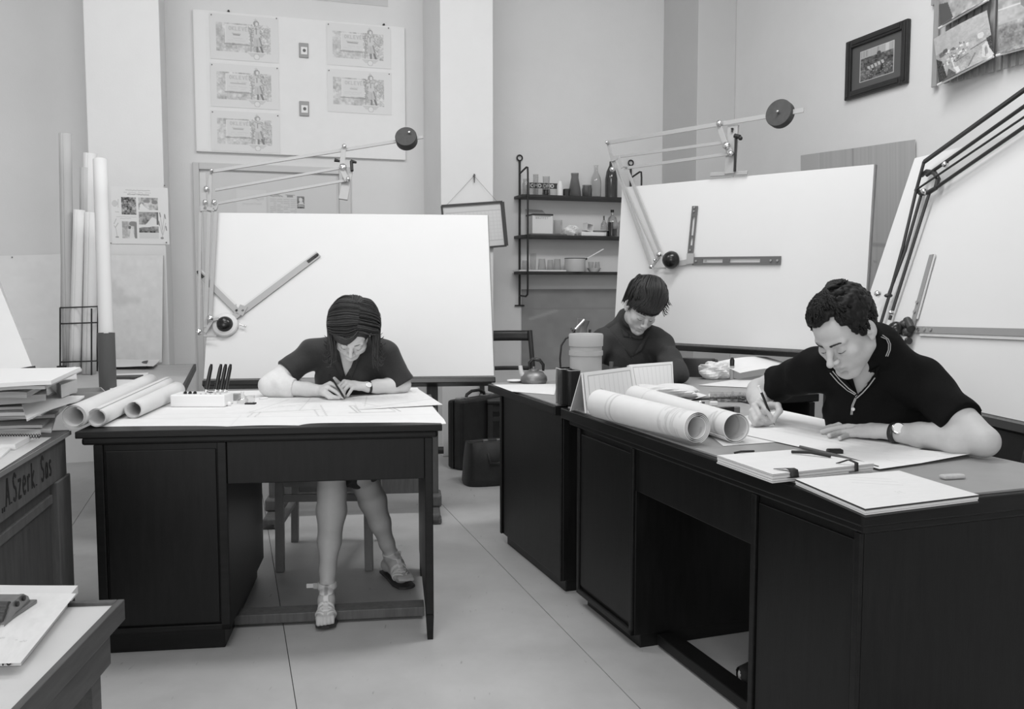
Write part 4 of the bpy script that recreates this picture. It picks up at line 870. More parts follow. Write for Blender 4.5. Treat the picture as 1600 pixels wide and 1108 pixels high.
def roll(name, label, p, q, r0, r1, m, turns=2.2, group=None, cat='paper roll'):
    P, Q = V(*p), V(*q); d = (Q - P) / np.linalg.norm(Q - P); x = np.cross(UPZ, d); x /= np.linalg.norm(x); y = np.cross(d, x)
    def f(a, b):
        th = 2 * math.pi * turns * a; r = (r0 + (r1 - r0) * b) * (1 - .22 * (1 - a) * (turns / 2.2)); return P + d * np.linalg.norm(Q - P) * b + (x * math.cos(th + 1.9) + y * math.sin(th + 1.9)) * r
    o = MB().grid(f, int(26 * turns), 6).build(name, m, origin=tuple(P)); tag(o, label, cat, group)
    d_ = o.modifiers.new('solid', 'SOLIDIFY'); d_.thickness = .0012; d_.offset = 0; return o
def roll_print(name, label, p, q, r0, r1, im, turns, group):
    P, Q = V(*p), V(*q); L_ = np.linalg.norm(Q - P); d = (Q - P) / L_; x = np.cross(UPZ, d); x /= np.linalg.norm(x); y = np.cross(d, x)
    def f(a, b):
        th = 2 * math.pi * turns * a; r = (r0 + (r1 - r0) * b) * (1 - .22 * (1 - a) * (turns / 2.2)); return P + d * L_ * b + (x * math.cos(th + 1.9) + y * math.sin(th + 1.9)) * r
    o = put(print_mesh(im, f), name); o.data.materials.clear(); o.data.materials.append(PRINT); tag(o, label, 'paper roll', group)
    d_ = o.modifiers.new('solid', 'SOLIDIFY'); d_.thickness = .0012; d_.offset = 0; return o
rp = lambda u, v, r: atz(u, v, ZD) + UPZ * (r + .003)
ROLL = mat('roll_paper', .70, .7, noise=(7, .03)); G = 'rolls of drawings on the single pedestal desk'
roll('paper_roll', 'leftmost paper roll on the black single pedestal desk, with thick coiled end', rp(116, 672, .041), rp(234, 610, .037), .041, .037, ROLL, 2.6, G)
roll('paper_roll', 'middle paper roll lying on the single pedestal desk, reaching to the front edge', rp(152, 669, .032), rp(262, 612, .032), .032, .032, ROLL, 2.0, G)
roll('paper_roll', 'shortest paper roll, next to the white pen box', rp(209, 655, .031), rp(276, 622, .031), .031, .038, ROLL, 1.8, G)
# pen box
c0 = atz(266, 637, ZD); c1 = atz(351, 637, ZD); dx = (c1 - c0) / np.linalg.norm(c1 - c0); wd = np.linalg.norm(c1 - c0); dy = V(-dx[1], dx[0], 0)
t = thing('pen_box', 'white pen stand box with four black pens on the single pedestal desk', 'pen box', tuple(c0), math.atan2(dx[1], dx[0]))
PB = Matrix(((dx[0], dy[0], 0, c0[0]), (dx[1], dy[1], 0, c0[1]), (0, 0, 1, ZD + .002), (0, 0, 0, 1)))
MB().box(0, wd, 0, .115, 0, .048, PB).build('box', mat('white_lacquer', .86, .4), t, bevel=.005)
for k in range(5): MB().cyl(PB @ Vector((wd * (.52 + .09 * k), .03, .047)), PB @ Vector((wd * (.52 + .09 * k), .03, .0488)), .004, n=8).build('hole', INK, t)
for k in range(3): MB().tube([PB @ Vector((wd * (.18 + .09 * k), .055, .045)), PB @ Vector((wd * (.235 + .09 * k), .03, .053))], [.008, .0065], 8).build('nib_case', BLACK, t)
MB().lathe([(.009, 0), (.010, .003), (.006, .004)], PB @ Vector((wd * .64, .07, .047)), 12).build('empty_socket', IRON, t)
for k in (.55, .73, .82, .91):
    b_ = PB @ Vector((wd * k, .07, .05)); e_ = b_ + Vector((.022, .01, .112)); pn = thing('ruling_pen', {.55: 'leftmost black pen standing in the white pen box', .73: 'second black pen from left in the white pen box', .82: 'third black pen from left in the white pen box', .91: 'rightmost black pen standing in the white pen box'}[k], 'pen', tuple(b_), 0, 'pens in the white pen box')
    D_ = e_ - b_; MB().tube([b_ + D_ * .04, b_ + D_ * .85, b_ + D_], [.0085, .0075, .0045], 10).build('barrel', BLACK, pn); MB().cyl(b_ + D_ * .02, b_ + D_ * .10, .0092, n=10).build('ferrule', CHROME, pn)
# little bottles and bits right of the pen box
t = thing('ink_bottle', 'low round clear ink bottle with dark stopper right of the pen box', 'bottle', tuple(atz(379, 633, ZD))); p = atz(379, 631, ZD)
MB().lathe([(1e-4, 0), (.022, 0), (.023, .018), (.012, .026), (.011, .036), (1e-4, .036)], p, 20).build('glass_body', GW, t); MB().lathe([(.006, .036), (.008, .05), (1e-4, .052)], p, 12).build('stopper', WHITE, t)
p = atz(391, 632, ZD); t = thing('ink_cube', 'square glass ink cube with dark base beside the low round bottle', 'bottle', tuple(p))
MB().box(p[0] - .016, p[0] + .016, p[1] - .016, p[1] + .016, ZD + .008, ZD + .036).build('glass_body', GW, t, bevel=.003); MB().box(p[0] - .018, p[0] + .022, p[1] - .016, p[1] + .012, ZD + .001, ZD + .007).build('base', INK, t)
p = atz(365, 627, ZD); o = MB().box(p[0] - .01, p[0] + .022, p[1], p[1] + .03, ZD + .001, ZD + .03).build('rubber_block', mat('eraser_grey', .36, .8), origin=tuple(p), bevel=.002); tag(o, 'small grey rubber block at the right end of the pen box', 'eraser')
p = atz(358, 635, ZD); o = MB().ball(p + UPZ * .010, .010, 12).build('white_button', WHITE, origin=tuple(p)); tag(o, 'tiny round white cap at the front right corner of the pen box', 'cap')
p = atz(412, 624, ZD); o = MB().lathe([(1e-4, 0), (.018, 0), (.019, .006), (.015, .009), (1e-4, .009)], p, 18).build('white_disc', WHITE, origin=tuple(p)); tag(o, 'flat round white lid by the elbow of the writing woman', 'lid')
# ================================================================== left desk: the pile of papers, the plan rack, rolls
LD = WM['lettered_desk']                                  # local x toward the camera, y to the right (desk body at y < 0), top at .768
ZL = .769
def pile_sheet(px, z, th, m, name, label, cat='papers', group=None, bend=0, seed=0, layers=0, sag=0):
    c = [atz(u, v, z) for u, v in px]; rg = random.Random(seed); nx, ny = 12, 8
    ph = rg.uniform(0, 6)
    def f(a, b, top):
        p = (c[0] * (1 - a) + c[1] * a) * (1 - b) + (c[3] * (1 - a) + c[2] * a) * b
        return p + UPZ * ((th if top else 0) + bend * math.sin(5 * a + ph) * math.sin(3 * b + ph) + sag * (a * a))
    m_ = MB(); vs = [f(i / nx, j / ny, k) for k in (0, 1) for j in range(ny + 1) for i in range(nx + 1)]; n0 = (nx + 1) * (ny + 1)
    fs = [];
    for j in range(ny):
        for i in range(nx):
            a = j * (nx + 1) + i; fs += [[a, a + nx + 1, a + nx + 2, a + 1], [n0 + a, n0 + a + 1, n0 + a + nx + 2, n0 + a + nx + 1]]
    rim = [i for i in range(nx + 1)] + [j * (nx + 1) + nx for j in range(1, ny + 1)] + [ny * (nx + 1) + i for i in range(nx - 1, -1, -1)] + [j * (nx + 1) for j in range(ny - 1, 0, -1)]
    for p, q in zip(rim, rim[1:] + rim[:1]): fs.append([p, q, n0 + q, n0 + p])
    m_.add(vs, fs); o = m_.build(name, m, origin=tuple(sum(c) / 4)); tag(o, label, cat, group); return o
EDGE = mat('paper_edges', .5, .85, noise=(4, .35), stretch=(1, 1, 160))
EDGE2 = mat('paper_edges_light', .68, .8, noise=(4, .2), stretch=(1, 1, 160))
DKB = mat('dark_binding', .05, .6)
# bottom bundles: px quad TL, TR, BR, BL at their own height
z = ZL + .001; n_of = ('lowest', 'second lowest', 'third from the bottom', 'fourth from the bottom', 'fifth from the bottom', 'sixth from the bottom')
spec = [((-60, 640), (92, 640), (80, 676), (-60, 676), .010, EDGE2), ((-60, 628), (112, 626), (66, 669), (-60, 672), .009, EDGE), ((-60, 626), (118, 622), (86, 652), (-60, 662), .012, EDGE2),
        ((-60, 622), (104, 619), (52, 655), (-60, 655), .010, EDGE), ((-60, 618), (122, 613), (64, 650), (-60, 652), .011, EDGE2), ((-60, 612), (96, 607), (48, 640), (-60, 642), .009, EDGE)]
for i, (a, b, c, d, th, m) in enumerate(spec):
    pile_sheet((a, b, c, d), z, th, m, 'paper_bundle', f'bundle of papers in the pile on the lettered desk, {n_of[i]}', group='paper pile on the lettered desk', bend=.0022, seed=i); z += th + .0035
pile_sheet(((30, 618), (132, 622), (112, 628), (42, 658)), z, .006, PAPER, 'folded_sheet', 'crumpled folded white sheet poking out at the right of the paper pile', bend=.006, seed=11); z += .007
pile_sheet(((-60, 608), (73, 606), (72, 628), (-60, 637)), z, .026, EDGE2, 'paper_block', 'thick pale block of paper in the middle of the paper pile', seed=2, bend=.001)
zb = z
pile_sheet(((74, 600), (119, 589), (121, 612), (96, 622)), zb + .002, .045, mat('box_card', .58, .8), 'card_box', 'small closed card box at the right side of the paper pile', 'box', seed=5)
z = zb + .034
pile_sheet(((-60, 612), (84, 598), (42, 622), (-60, 626)), z + .004, .018, EDGE, 'loose_sheaf', 'sheaf of bent papers under the white folder in the pile', seed=8, bend=.004); z += .030
pile_sheet(((-60, 588), (128, 580), (70, 608), (-60, 614)), z + .012, .010, PAPER2, 'grey_folder', 'greyish folder directly under the topmost white folder', seed=4, bend=.003); z += .028
pile_sheet(((-60, 582), (126, 579), (80, 601), (-60, 609)), z, .012, mat('white_folder', .80, .7), 'white_folder', 'topmost white folder on the paper pile at far left', 'folder', seed=3, bend=.001)
# open card box, ruler on it, lower notebook and loose sheets
p = LD @ Vector((.10, -.10, ZL)); 
p = atz(136, 640, ZL); t = thing('open_box', 'small open grey card box between the paper pile and the dark tube', 'box', tuple(p), R(-60)); M_ = WM[t.name]; BG = mat('box_grey', .42, .8)
for bx in ((-.09, .09, -.06, -.057, 0, .075), (-.09, .09, .057, .06, 0, .075), (-.09, -.087, -.06, .06, 0, .075), (.087, .09, -.06, .06, 0, .075), (-.09, .09, -.06, .06, 0, .003)): MB().box(*bx, M_).build('side', BG, t)
pile_sheet(((-60, 682), (64, 680), (24, 703), (-60, 704)), ZL + .002, .016, PAPER, 'spiral_notebook', 'white spiral notebook at the front of the lettered desk', 'notebook', seed=1)
nb_ = bpy.data.objects['spiral_notebook']; m = MB()
m = None
for k in range(16):
    q_ = atz(-2 + k * 4.2, 681.5, ZL + .018); r_ = MB().tube([q_ + V(0, .006 * math.cos(a), .006 * math.sin(a)) for a in np.linspace(0, 6.28, 9)], .0012, 5).build('spiral_ring', IRON, None); r_.parent = nb_; r_.matrix_parent_inverse = Matrix.Translation(-nb_.location)
pile_sheet(((-60, 683), (80, 684), (0, 735), (-60, 748)), ZL + .0002, .001, PAPER2, 'loose_sheet', 'loose grey sheet at the near corner of the lettered desk', 'sheet', seed=1)
pile_sheet(((-60, 700), (16, 704), (-4, 722), (-60, 727)), ZL + .002, .006, PAPER, 'curled_papers', 'curled papers at the left picture edge in front of the notebook', seed=6, bend=.003)
# dark cardboard tube
p = atz(165, 626, .77); p = V(-1.837, 4.05, .771)
t = thing('cardboard_tube', 'dark grey cardboard tube standing upright behind the paper rolls', 'tube', tuple(p)); TB = mat('tube_grey', .10, .7, noise=(3, .2), stretch=(1, 1, .4))
MB().lathe([(1e-4, 0), (.037, 0), (.037, .262), (.034, .262), (.034, .01), (1e-4, .01)], p, 28).build('tube_body', TB, t)
# plan rack: wire basket with long upright rolls
t = thing('plan_rack', 'black wire rack holding tall upright rolls of plans', 'rack', tuple(aty(125, 590, 4.75)))
yr = 4.75
for u in (94, 143): MB().cyl(aty(u, 481 if u < 100 else 482, yr), aty(u, 589, yr), .0045, n=8).build('rack_post', IRON, t)
for u in (106, 152): MB().cyl(aty(u, 480, yr + .22), aty(u, 584, yr + .22), .0045, n=8).build('rack_post', IRON, t)
for v in (481, 506, 566): MB().tube([aty(94, v, yr), aty(153, v - 2, yr), aty(160, v - 3, yr + .22), aty(108, v - 2, yr + .22), aty(94, v, yr)], .0040, 6).build('rack_ring', IRON, t)
MB().box(*[x for pr in zip(aty(92, 588, yr) - V(.01, .0, .02), aty(98, 572, yr) + V(.01, .03, 0)) for x in pr]).build('rack_foot', IRON, t)
MB().lathe([(1e-4, 0), (.10, 0), (.10, .008), (1e-4, .008)], aty(126, 590, yr + .1), 20).build('rack_base', IRON, t)
TR = mat('plan_roll', .66, .7, noise=(4, .03), stretch=(1, 1, .3)); TR2 = mat('plan_roll_dim', .46, .75, noise=(4, .05), stretch=(1, 1, .3))
G = 'tall plan rolls in the wire rack'
for u0, v0, u1, v1, r, y, m, lb in ((102, 209, 108, 580, .032, yr + .05, TR2, 'tallest grey plan roll, at the left of the wire rack'), (124, 328, 117, 580, .030, yr + .03, TR, 'plan roll with dark rim at its top, middle front of the wire rack'),
        (144, 332, 139, 584, .036, yr + .05, TR, 'front right plan roll with faint drawing marks in the wire rack'), (133, 262, 131, 575, .026, yr + .14, TR2, 'short pale plan roll behind the two front ones'),
        (141, 240, 138, 575, .036, yr + .16, TR, 'second tallest plan roll, with a torn paper top'), (160, 246, 166, 575, .044, yr + .12, TR, 'whitest thick plan roll, running down into the dark tube')):
    a, b = aty(u1, v1, y), aty(u0, v0, y)
    if 'whitest' in lb: a = aty(165, 540, 4.05) ; a = V(-1.837, 4.05, .79); b = aty(156, 250, 4.30); r = .032
    roll('plan_roll', lb, a, b, r, r, m, 2.2, G, 'plan roll')
# things on the wall table
pile_sheet(((182, 566), (232, 566), (228, 576), (180, 576)), .772, .014, DKB, 'dark_folder', 'flat dark folder on the wall table', 'folder', seed=2)
pile_sheet(((172, 563), (250, 562), (240, 573), (172, 573)), .787, .003, PAPER, 'white_papers', 'white papers curling on the dark folder on the wall table', seed=5, bend=.006)
pile_sheet(((172, 588), (232, 586), (222, 612), (172, 612)), .772, .012, PAPER, 'paper_stack', 'white paper stack behind the rolls on the wall table', seed=9, bend=.002)
pile_sheet(((180, 589), (224, 588), (214, 592), (178, 592)), .788, .008, DKB, 'black_notebook', 'small black notebook on the white paper stack', 'notebook', seed=2)
# slanted board at far left
t = thing('propped_board', 'small white drawing board propped up at the far left edge of the picture', 'board', tuple(aty(10, 582, 3.9)))
ya = 4.0; c = [aty(-40, 350, ya + .5), aty(0, 438, ya + .42), aty(50, 572, ya + .04), aty(-40, 588, ya - .1)]; nn = np.cross(c[1] - c[0], c[3] - c[0]); nn /= np.linalg.norm(nn); nn = nn if nn[1] > 0 else -nn
MB().add(c + [k + nn * .02 for k in c], [[0, 1, 2, 3], [7, 6, 5, 4], [0, 4, 5, 1], [1, 5, 6, 2], [2, 6, 7, 3], [3, 7, 4, 0]]).build('panel', PAPER, t)
MB().bar(aty(-40, 591, ya - .1), aty(55, 575, ya + .04), .02, .03, (0, 1, 0)).build('ledge', DKB, t)
MB().bar(aty(-30, 520, ya + .3), V(*aty(-30, 600, ya + .5)[:2], .77), .03, .02, (1, 0, 0)).build('prop', OAK, t)
# low table: album and punch
zt = .6135
def alb(px, z, th, m, *a, **k): return pile_sheet(px, z, th, m, *a, **k)
o = alb(((-80, 925), (122, 927), (33, 1040), (-80, 1044)), zt, .016, mat('album_cover', .66, .7, noise=(5, .05)), 'album', 'thick worn album with printed stamps on the low table', 'album', seed=0, bend=.0005, sag=0)
im = Img(130, 90, .70); im.cloud(0, 0, 130, 90, .03); im.ell(46, 60, 8, 5, .5, .25); im.ell(46, 60, 5, 3, .5, .3); im.scribble(4, 56, 30, .3, 4, 0); im.scribble(4, 60, 28, .3, 4, 0); im.line(4, 78, 64, 74, .35, 1); im.line(20, 82, 56, 79, .4, 1); im.poly([(8, 76), (22, 76), (15, 82)], .45); im.scribble(62, 60, 84, .45, 4, .3); im.scribble(92, 64, 112, .5, 3, .2); im.ell(74, 72, 2, 1.5, .2)
c = [atz(u, v, zt + .0195) for u, v in ((-80, 925), (119, 927.5), (32, 1036), (-80, 1040))]
quad_print(im, c, 'cover_print', parent=None); cp = bpy.data.objects['cover_print']; cp.parent = o; cp.matrix_parent_inverse = Matrix.Translation(-o.location)
alb(((-80, 922), (127, 925), (36, 1038), (-80, 1042)), zt + .021, .003, PAPER, 'album_leaf', 'x', 'x', seed=3, bend=.001); lf = bpy.data.objects['album_leaf']
for k in ('label', 'category'): del lf[k]
bpy.data.objects.remove(lf)
m = MB(); a_ = atz(-20, 1043.5, zt); b_ = atz(31, 1040, zt); dd = (b_ - a_) / np.linalg.norm(b_ - a_)
x0 = atz(3, 1042, zt) ; fr_ = frame(x0 - V(0, .0015, 0) + UPZ * .003, dd, UPZ, V(0, -1, 0)); x = 0
for ch in '10':
    for st in GLYPH[ch]:
        for p_, q_ in zip(st, st[1:]): m.bar(fr_(x + p_[0] * .006, p_[1] * .009, .001), fr_(x + q_[0] * .006, q_[1] * .009, .001), .0022, .001, (0, 1, 0))
    x += .009
l_ = m.build('spine_number', INK, None); l_.parent = o; l_.matrix_parent_inverse = Matrix.Translation(-o.location); l_['kind'] = 'stuff'
t = thing('lever_punch', 'worn metal lever punch lying on the album at bottom left', 'punch', tuple(atz(10, 985, zt + .02)))
SM = mat('worn_metal', .25, .4, metal=.7, noise=(8, .3)); SD = mat('dark_metal', .05, .5)
hz = lambda u, v, h: atz(u, v, zt + .02 + h)
g0, g1 = V(*aty(2, 984, 1.575)), V(*aty(43, 951, 1.685)); dS = (g1 - g0) * [1, 1, 0]; n_ = np.cross(dS, UPZ); n_ /= np.linalg.norm(n_); n_ = n_ if n_ @ (CAM0 - g0) > 0 else -n_
SP = lambda u, v: onp(u, v, g0, n_)
A = [SP(14, 943), SP(33, 928)]; A = [A[0] - V(.16, 0, 0), A[0], A[1], A[1] - V(.16, -.0, 0)]
MB().add(A + [k - UPZ * .010 for k in A], [[0, 1, 2, 3], [7, 6, 5, 4], [0, 4, 5, 1], [1, 5, 6, 2], [2, 6, 7, 3], [3, 7, 4, 0]]).build('lever_plate', SM, t, bevel=.002)
S = [SP(14, 943), SP(33, 928), SP(41, 932), SP(45, 943), SP(43, 951), SP(2, 984), SP(3, 977)]
S = [k + n_ * .004 for k in S]
MB().add(S + [k - n_ * .006 for k in S], [list(range(7)), list(range(7, 14))[::-1]] + [[i, (i + 1) % 7, 7 + (i + 1) % 7, 7 + i] for i in range(7)]).build('side_plate', SM, t)
for u, v in ((32, 935), (22, 944)): q_ = SP(u, v); MB().cyl(q_, q_ + n_ * .008, .005, n=10).build('rivet', IRON, t)
B_ = [aty(-70, 956, 1.67), aty(10, 955, 1.67), aty(4, 975, 1.63), aty(-70, 980, 1.63)]
for k in range(3): q1 = SP(9 - k * 3, 950 + k * 9) + V(0, .01, 0); q0 = q1 - V(.16, 0, 0); MB().tube([q0, q1], .009, 8).build('spring_bar', SD, t)
MB().box(*[x for pr in zip(V(aty(-70, 980, 1.62)[0], 1.60, zt + .02), V(g0[0], 1.70, zt + .027)) for x in pr]).build('base_plate', SM, t, bevel=.002)
# ================================================================== the two desks on the right
def cylthing(name, label, cat, u, v, prof, m, n=32, group=None, part='body'):
    p = atz(u, v, ZD); t = thing(name, label, cat, tuple(p), 0, group); MB().lathe(prof, p, n).build(part, m, t); return t, p
TC = mat('tube_card', .42, .75, noise=(6, .03))
t, p = cylthing('card_canister', 'tall pale cardboard canister with lid at the far corner of the long desk', 'canister', 915, 632, [(1e-4, 0), (.072, 0), (.066, .01), (.064, .03), (.064, .262), (1e-4, .262)], TC)
MB().lathe([(.0645, .235), (.068, .236), (.069, .280), (.066, .285), (.063, .281), (.063, .275), (1e-4, .272)], p, 36).build('lid', TC, t)
MB().lathe([(.064, .198), (.068, .199), (.068, .217), (.064, .218)], p, 36).build('band', TC, t)
for k, (u, v) in enumerate(((869.5, 631), (880, 633))):
    a, b = atz(u, v, ZD), atz(u + (7 if k == 0 else 11), v + 3, ZD); d = (b - a) / np.linalg.norm(b - a); n = V(-d[1], d[0], 0)
    M_ = Matrix(((d[0], n[0], 0, a[0]), (d[1], n[1], 0, a[1]), (0, 0, 1, ZD), (0, 0, 0, 1)))
    t = thing('black_case', ('narrow glossy black case standing at the outer edge of the side on desk', 'wider glossy black case standing against the pale canister')[k], 'case', tuple(a), math.atan2(d[1], d[0]), 'black cases by the canister')
    w_ = np.linalg.norm(b - a); h_ = .148 if k == 0 else .145
    MB().box(0, w_, 0, .10, .001, h_, M_).build('shell', BLACK, t, bevel=.004); MB().box(-.001, w_ + .001, -.002, .102, h_ - .004, h_, M_).build('metal_edge', CHROME, t); MB().box(-.0015, .003, -.003, .0, .002, h_, M_).build('metal_edge', CHROME, t)
# two ruled booklets standing like tents
def booklet(px, label, y, im, lean=.05):
    b2, b3_ = atz(px[2][0], px[2][1], ZD), atz(px[3][0], px[3][1], ZD); c = [aty(px[0][0], px[0][1], b3_[1] + lean), aty(px[1][0], px[1][1], b2[1] + lean), b2, b3_]
    t = thing('ruled_booklet', label, 'booklet', tuple(c[3]), 0, 'standing ruled booklets'); quad_print(im, c, 'cover', parent=t)
    n = np.cross(c[1] - c[0], c[3] - c[0]); n /= np.linalg.norm(n); n = n if n[1] > 0 else -n
    g = [k + n * .005 for k in c] + [k + n * .012 for k in c]; MB().add(g, [[0, 1, 2, 3], [7, 6, 5, 4], [0, 4, 5, 1], [1, 5, 6, 2], [2, 6, 7, 3], [3, 7, 4, 0]]).build('pages', EDGE2, t)
    b = [c[0] + n * .012, c[1] + n * .012, c[2] + n * .075, c[3] + n * .075]; b[2][2] = b[3][2] = ZD + .001; MB().add(b + [k + n * .003 for k in b], [[0, 1, 2, 3], [7, 6, 5, 4], [0, 4, 5, 1], [1, 5, 6, 2], [2, 6, 7, 3], [3, 7, 4, 0]]).build('back_cover', PAPER2, t)
def ruled(seed):
    random.seed(seed); im = Img(84, 60, .76); im.line(6, 6, 80, 6, .3, 1.1); im.line(6, 6, 6, 60, .35, 1); im.line(80, 6, 80, 54, .35, 1)
    for k in range(16, 78, 8): im.line(k, 8, k, 58, .62, .7)
    return im
im = ruled(3)
for k in range(6): im.line(25 + 1.5 * math.sin(k * 2), 28 + k * 4.5, 29 - 1.5 * math.sin(k * 3), 31 + k * 4.5, .42, 1)
booklet(((912, 582), (986, 573), (994, 626), (918, 645)), 'front ruled booklet standing against the pale canister', 3.52, im)
booklet(((983, 570), (1051, 565), (1053, 608), (992, 615)), 'back ruled booklet standing right of the other one', 3.85, ruled(5))
# two large rolls in front
im = Img(150, 110, .70); im.cloud(0, 0, 150, 110, .012)
for y, gg in ((78, .35), (83, .45), (16, .5), (24, .55)): im.line(0, y, 150, y + 3, gg, .9)
for k in range(10): im.scribble(100, 8 + k * 2.0, 146, .52, 1.2, .35)
im.line(30, 4, 60, 4, .4, 1); im.scribble(10, 4, 40, .45, 2)
roll_print('large_roll', 'nearest large roll of drawings on the long desk, coiled tight at its end', rp(1089, 697, .052), rp(936, 655, .052), .048, .054, im, 3.4, 'large rolls on the long desk')
im = Img(110, 90, .70); im.cloud(0, 0, 110, 90, .012); im.line(0, 6, 110, 8, .5, .9); im.line(20, 2, 60, 10, .45, .9); im.line(60, 10, 40, 14, .45, .9); im.line(0, 70, 110, 72, .6, .9)
roll_print('large_roll', 'second large roll lying behind the nearest one on the long desk', rp(1150, 693, .045), rp(992, 640, .045), .046, .048, im, 1.6, 'large rolls on the long desk')
# loose sheets
def sh(px, im, name, label, cat='sheet', dz=0.0, lift=None, group=None): return sheet_px(px, ZD + dz, im, name, label, cat, lift, group)
def plainimg(w, h, g=.78, n=6, gl=.66):
    im = Img(w, h, g); im.cloud(0, 0, w, h, .012); lines(im, n, gl); return im
im = plainimg(150, 70, .79, 4)
for k in range(5): im.line(30, 20 + k * 7, 130, 16 + k * 7, .70, .8); im.scribble(60, 18 + k * 7, 120, .66, 1.2)
sh([(1130, 652), (1227, 641), (1300, 668), (1340, 727)][:0] or [(1222, 641), (1470, 694), (1355, 722), (1085, 662)], im, 'writing_sheet', 'long drawing sheet under the hands of the man', dz=.003)
im = plainimg(130, 80, .80, 6); im.line(8, 60, 120, 20, .7); im.scribble(30, 30, 90, .7, 2)
sh([(1378, 697), (1528, 711), (1374, 733), (1262, 700)], im, 'curled_sheet', 'sheet with curled corner below the elbow of the man', dz=.006, lift=lambda a, b: .012 * max(0, a - .8) * 5 * max(0, .6 - b))
im = plainimg(100, 50, .74, 3); sh([(1090, 664), (1190, 668), (1224, 690), (1130, 697)], im, 'under_sheet', 'plain sheet beneath the open end of the second large roll', dz=.001)
# black strap and pencil along the sheet edge
p0, p1 = atz(1250, 701, ZD), atz(1372, 733, ZD)
o = MB().tube([p0 + UPZ * .006, (p0 + p1) / 2 + UPZ * .006, p1 + UPZ * .006], [.004, .006, .003], 8).build('dark_ruler', mat('ruler_dark', .12, .4), origin=tuple(p0)); tag(o, 'slim grey ruler showing from under the edge of the man\'s sheet', 'ruler')
q0 = atz(1304, 707, ZD + .008); o = MB().box(q0[0] - .022, q0[0] + .022, q0[1] - .012, q0[1] + .010, ZD + .001, ZD + .018).build('black_clip', BLACK, origin=tuple(q0), bevel=.004); tag(o, 'small black clip on the slim grey ruler', 'clip')
# tied folder
def folder(px, label, th, im, name, gapm, seed=0):
    c = [atz(u, v, ZD + th) for u, v in px]; t = thing(name, label, 'folder', tuple(atz(*px[3], ZD)))
    quad_print(im, [k + UPZ * .001 for k in c], 'cover', parent=t, bend=None)
    for k, (z0, z1, m, ins) in enumerate(((.001, .004, gapm, 0), (.005, th * .45, EDGE2, .012), (th * .5, th * .8, EDGE2, .006), (th * .85, th, gapm, 0))):
        cen = sum(c) / 4; g = [V(*(cen + (q - cen) * (1 - ins))[:2], ZD + z0) for q in c] + [V(*(cen + (q - cen) * (1 - ins))[:2], ZD + z1) for q in c]
        MB().add(g, [[3, 2, 1, 0], [4, 5, 6, 7], [0, 1, 5, 4], [1, 2, 6, 5], [2, 3, 7, 6], [3, 0, 4, 7]]).build(('back_cover', 'papers', 'papers', 'cover_board')[k], m, t)
    return t
im = plainimg(110, 60, .74, 0)
t = folder(((1240, 703), (1366, 725), (1207, 742), (1120, 712)), 'white folder tied with black tapes on the long desk', .022, im, 'tied_folder', PAPER2)
RIB = mat('black_tape', .015, .6)
def tape(pts, w=.010): 
    P_ = [V(*p) for p in pts]; m = MB()
    f = lambda a, b: (lambda i, k: P_[i] * (1 - k) + P_[min(i + 1, len(P_) - 1)] * k)(min(int(a * (len(P_) - 1)), len(P_) - 2), a * (len(P_) - 1) - min(int(a * (len(P_) - 1)), len(P_) - 2)) + V(1, .1, 0) * w * (b - .5)
    return m.grid(f, (len(P_) - 1) * 3, 1).build('tie_tape', RIB, t, solid=.0015)
zf = ZD + .024
a = atz(1240, 737, zf); tape([a + V(-.03, .03, .001), a + V(-.005, .012, .006), a + V(.0, .0, .004), a + V(.0, -.01, -.012), a + V(-.02, -.002, -.016)], .022)
a = atz(1338, 727, zf); tape([a + V(-.04, .02, .001), a + V(-.015, .012, .012), a + V(.0, .0, .006), a + V(-.002, -.008, -.014), a + V(-.03, -.004, -.018)], .010)
q0, q1 = atz(1237, 706, zf + .004), atz(1298, 713, zf + .004); MB().tube([q0, q0 * .5 + q1 * .5 + UPZ * .004, q1], .0042, 8).build('tie_tape', RIB, t)
q0, q1 = atz(1147, 708, zf), atz(1178, 705, zf); MB().tube([q0, q0 * .7 + q1 * .3 + V(0, -.008, .004), q1], .003, 6).build('tie_tape', RIB, t)
im = plainimg(240, 140, .76, 0)
for (x0, y0), (x1, y1) in (((118, 44), (64, 88)), ((92, 40), (40, 82)), ((66, 38), (22, 74))): im.line(x0, y0, x1, y1, .35, .8)
im.scribble(150, 66, 176, .6, 2); im.scribble(154, 70, 172, .6, 2)
folder(((1405, 736), (1530, 774), (1352, 796), (1242, 749)), 'plain white file at the near corner of the long desk', .018, im, 'white_file', DKB)
p = atz(1488, 748, ZD); o = MB().box(-.032, .032, -.012, .012, 0, .011, Matrix.Translation(p) @ rz(.25)).build('worn_eraser', mat('eraser', .5, .8, noise=(30, .15)), origin=tuple(p), bevel=.005); tag(o, 'worn light eraser alone on the desk top right of the white file', 'eraser')
# clutter in the middle of the desk
crumple('tracing_paper', 'crumpled tracing paper behind the large rolls', 'paper', atz(1035, 622, ZD), .15, .11, .03, mat('tracing_paper', .66, .6), 17)
crumple('tissue', 'crumpled patterned tissue at the far edge of the side on desk', 'tissue', atz(1118, 592, ZD), .085, .05, .045, mat('tissue', .70, .8, noise=(40, .25)), 9)
sh([(1080, 610), (1105, 618), (1070, 628), (1030, 616)], plainimg(30, 20, .74, 0), 'note_card', 'small blank note beside the crumpled tracing paper', dz=.002)
def pen(p, q, label, m, r=.004, name='drawing_pen', cat='pen', tip=None, group='pens lying on the long desk', rr=None):
    P, Q = V(*p), V(*q); t = thing(name, label, cat, tuple(P), 0, group); D_ = Q - P
    MB().tube([P, P + D_ * .8, Q], rr or [r, r, r * .35], 10).build('barrel', m, t); MB().cyl(P + D_ * .78, P + D_ * .83, r * 1.15, n=10).build('ferrule', CHROME, t); return t
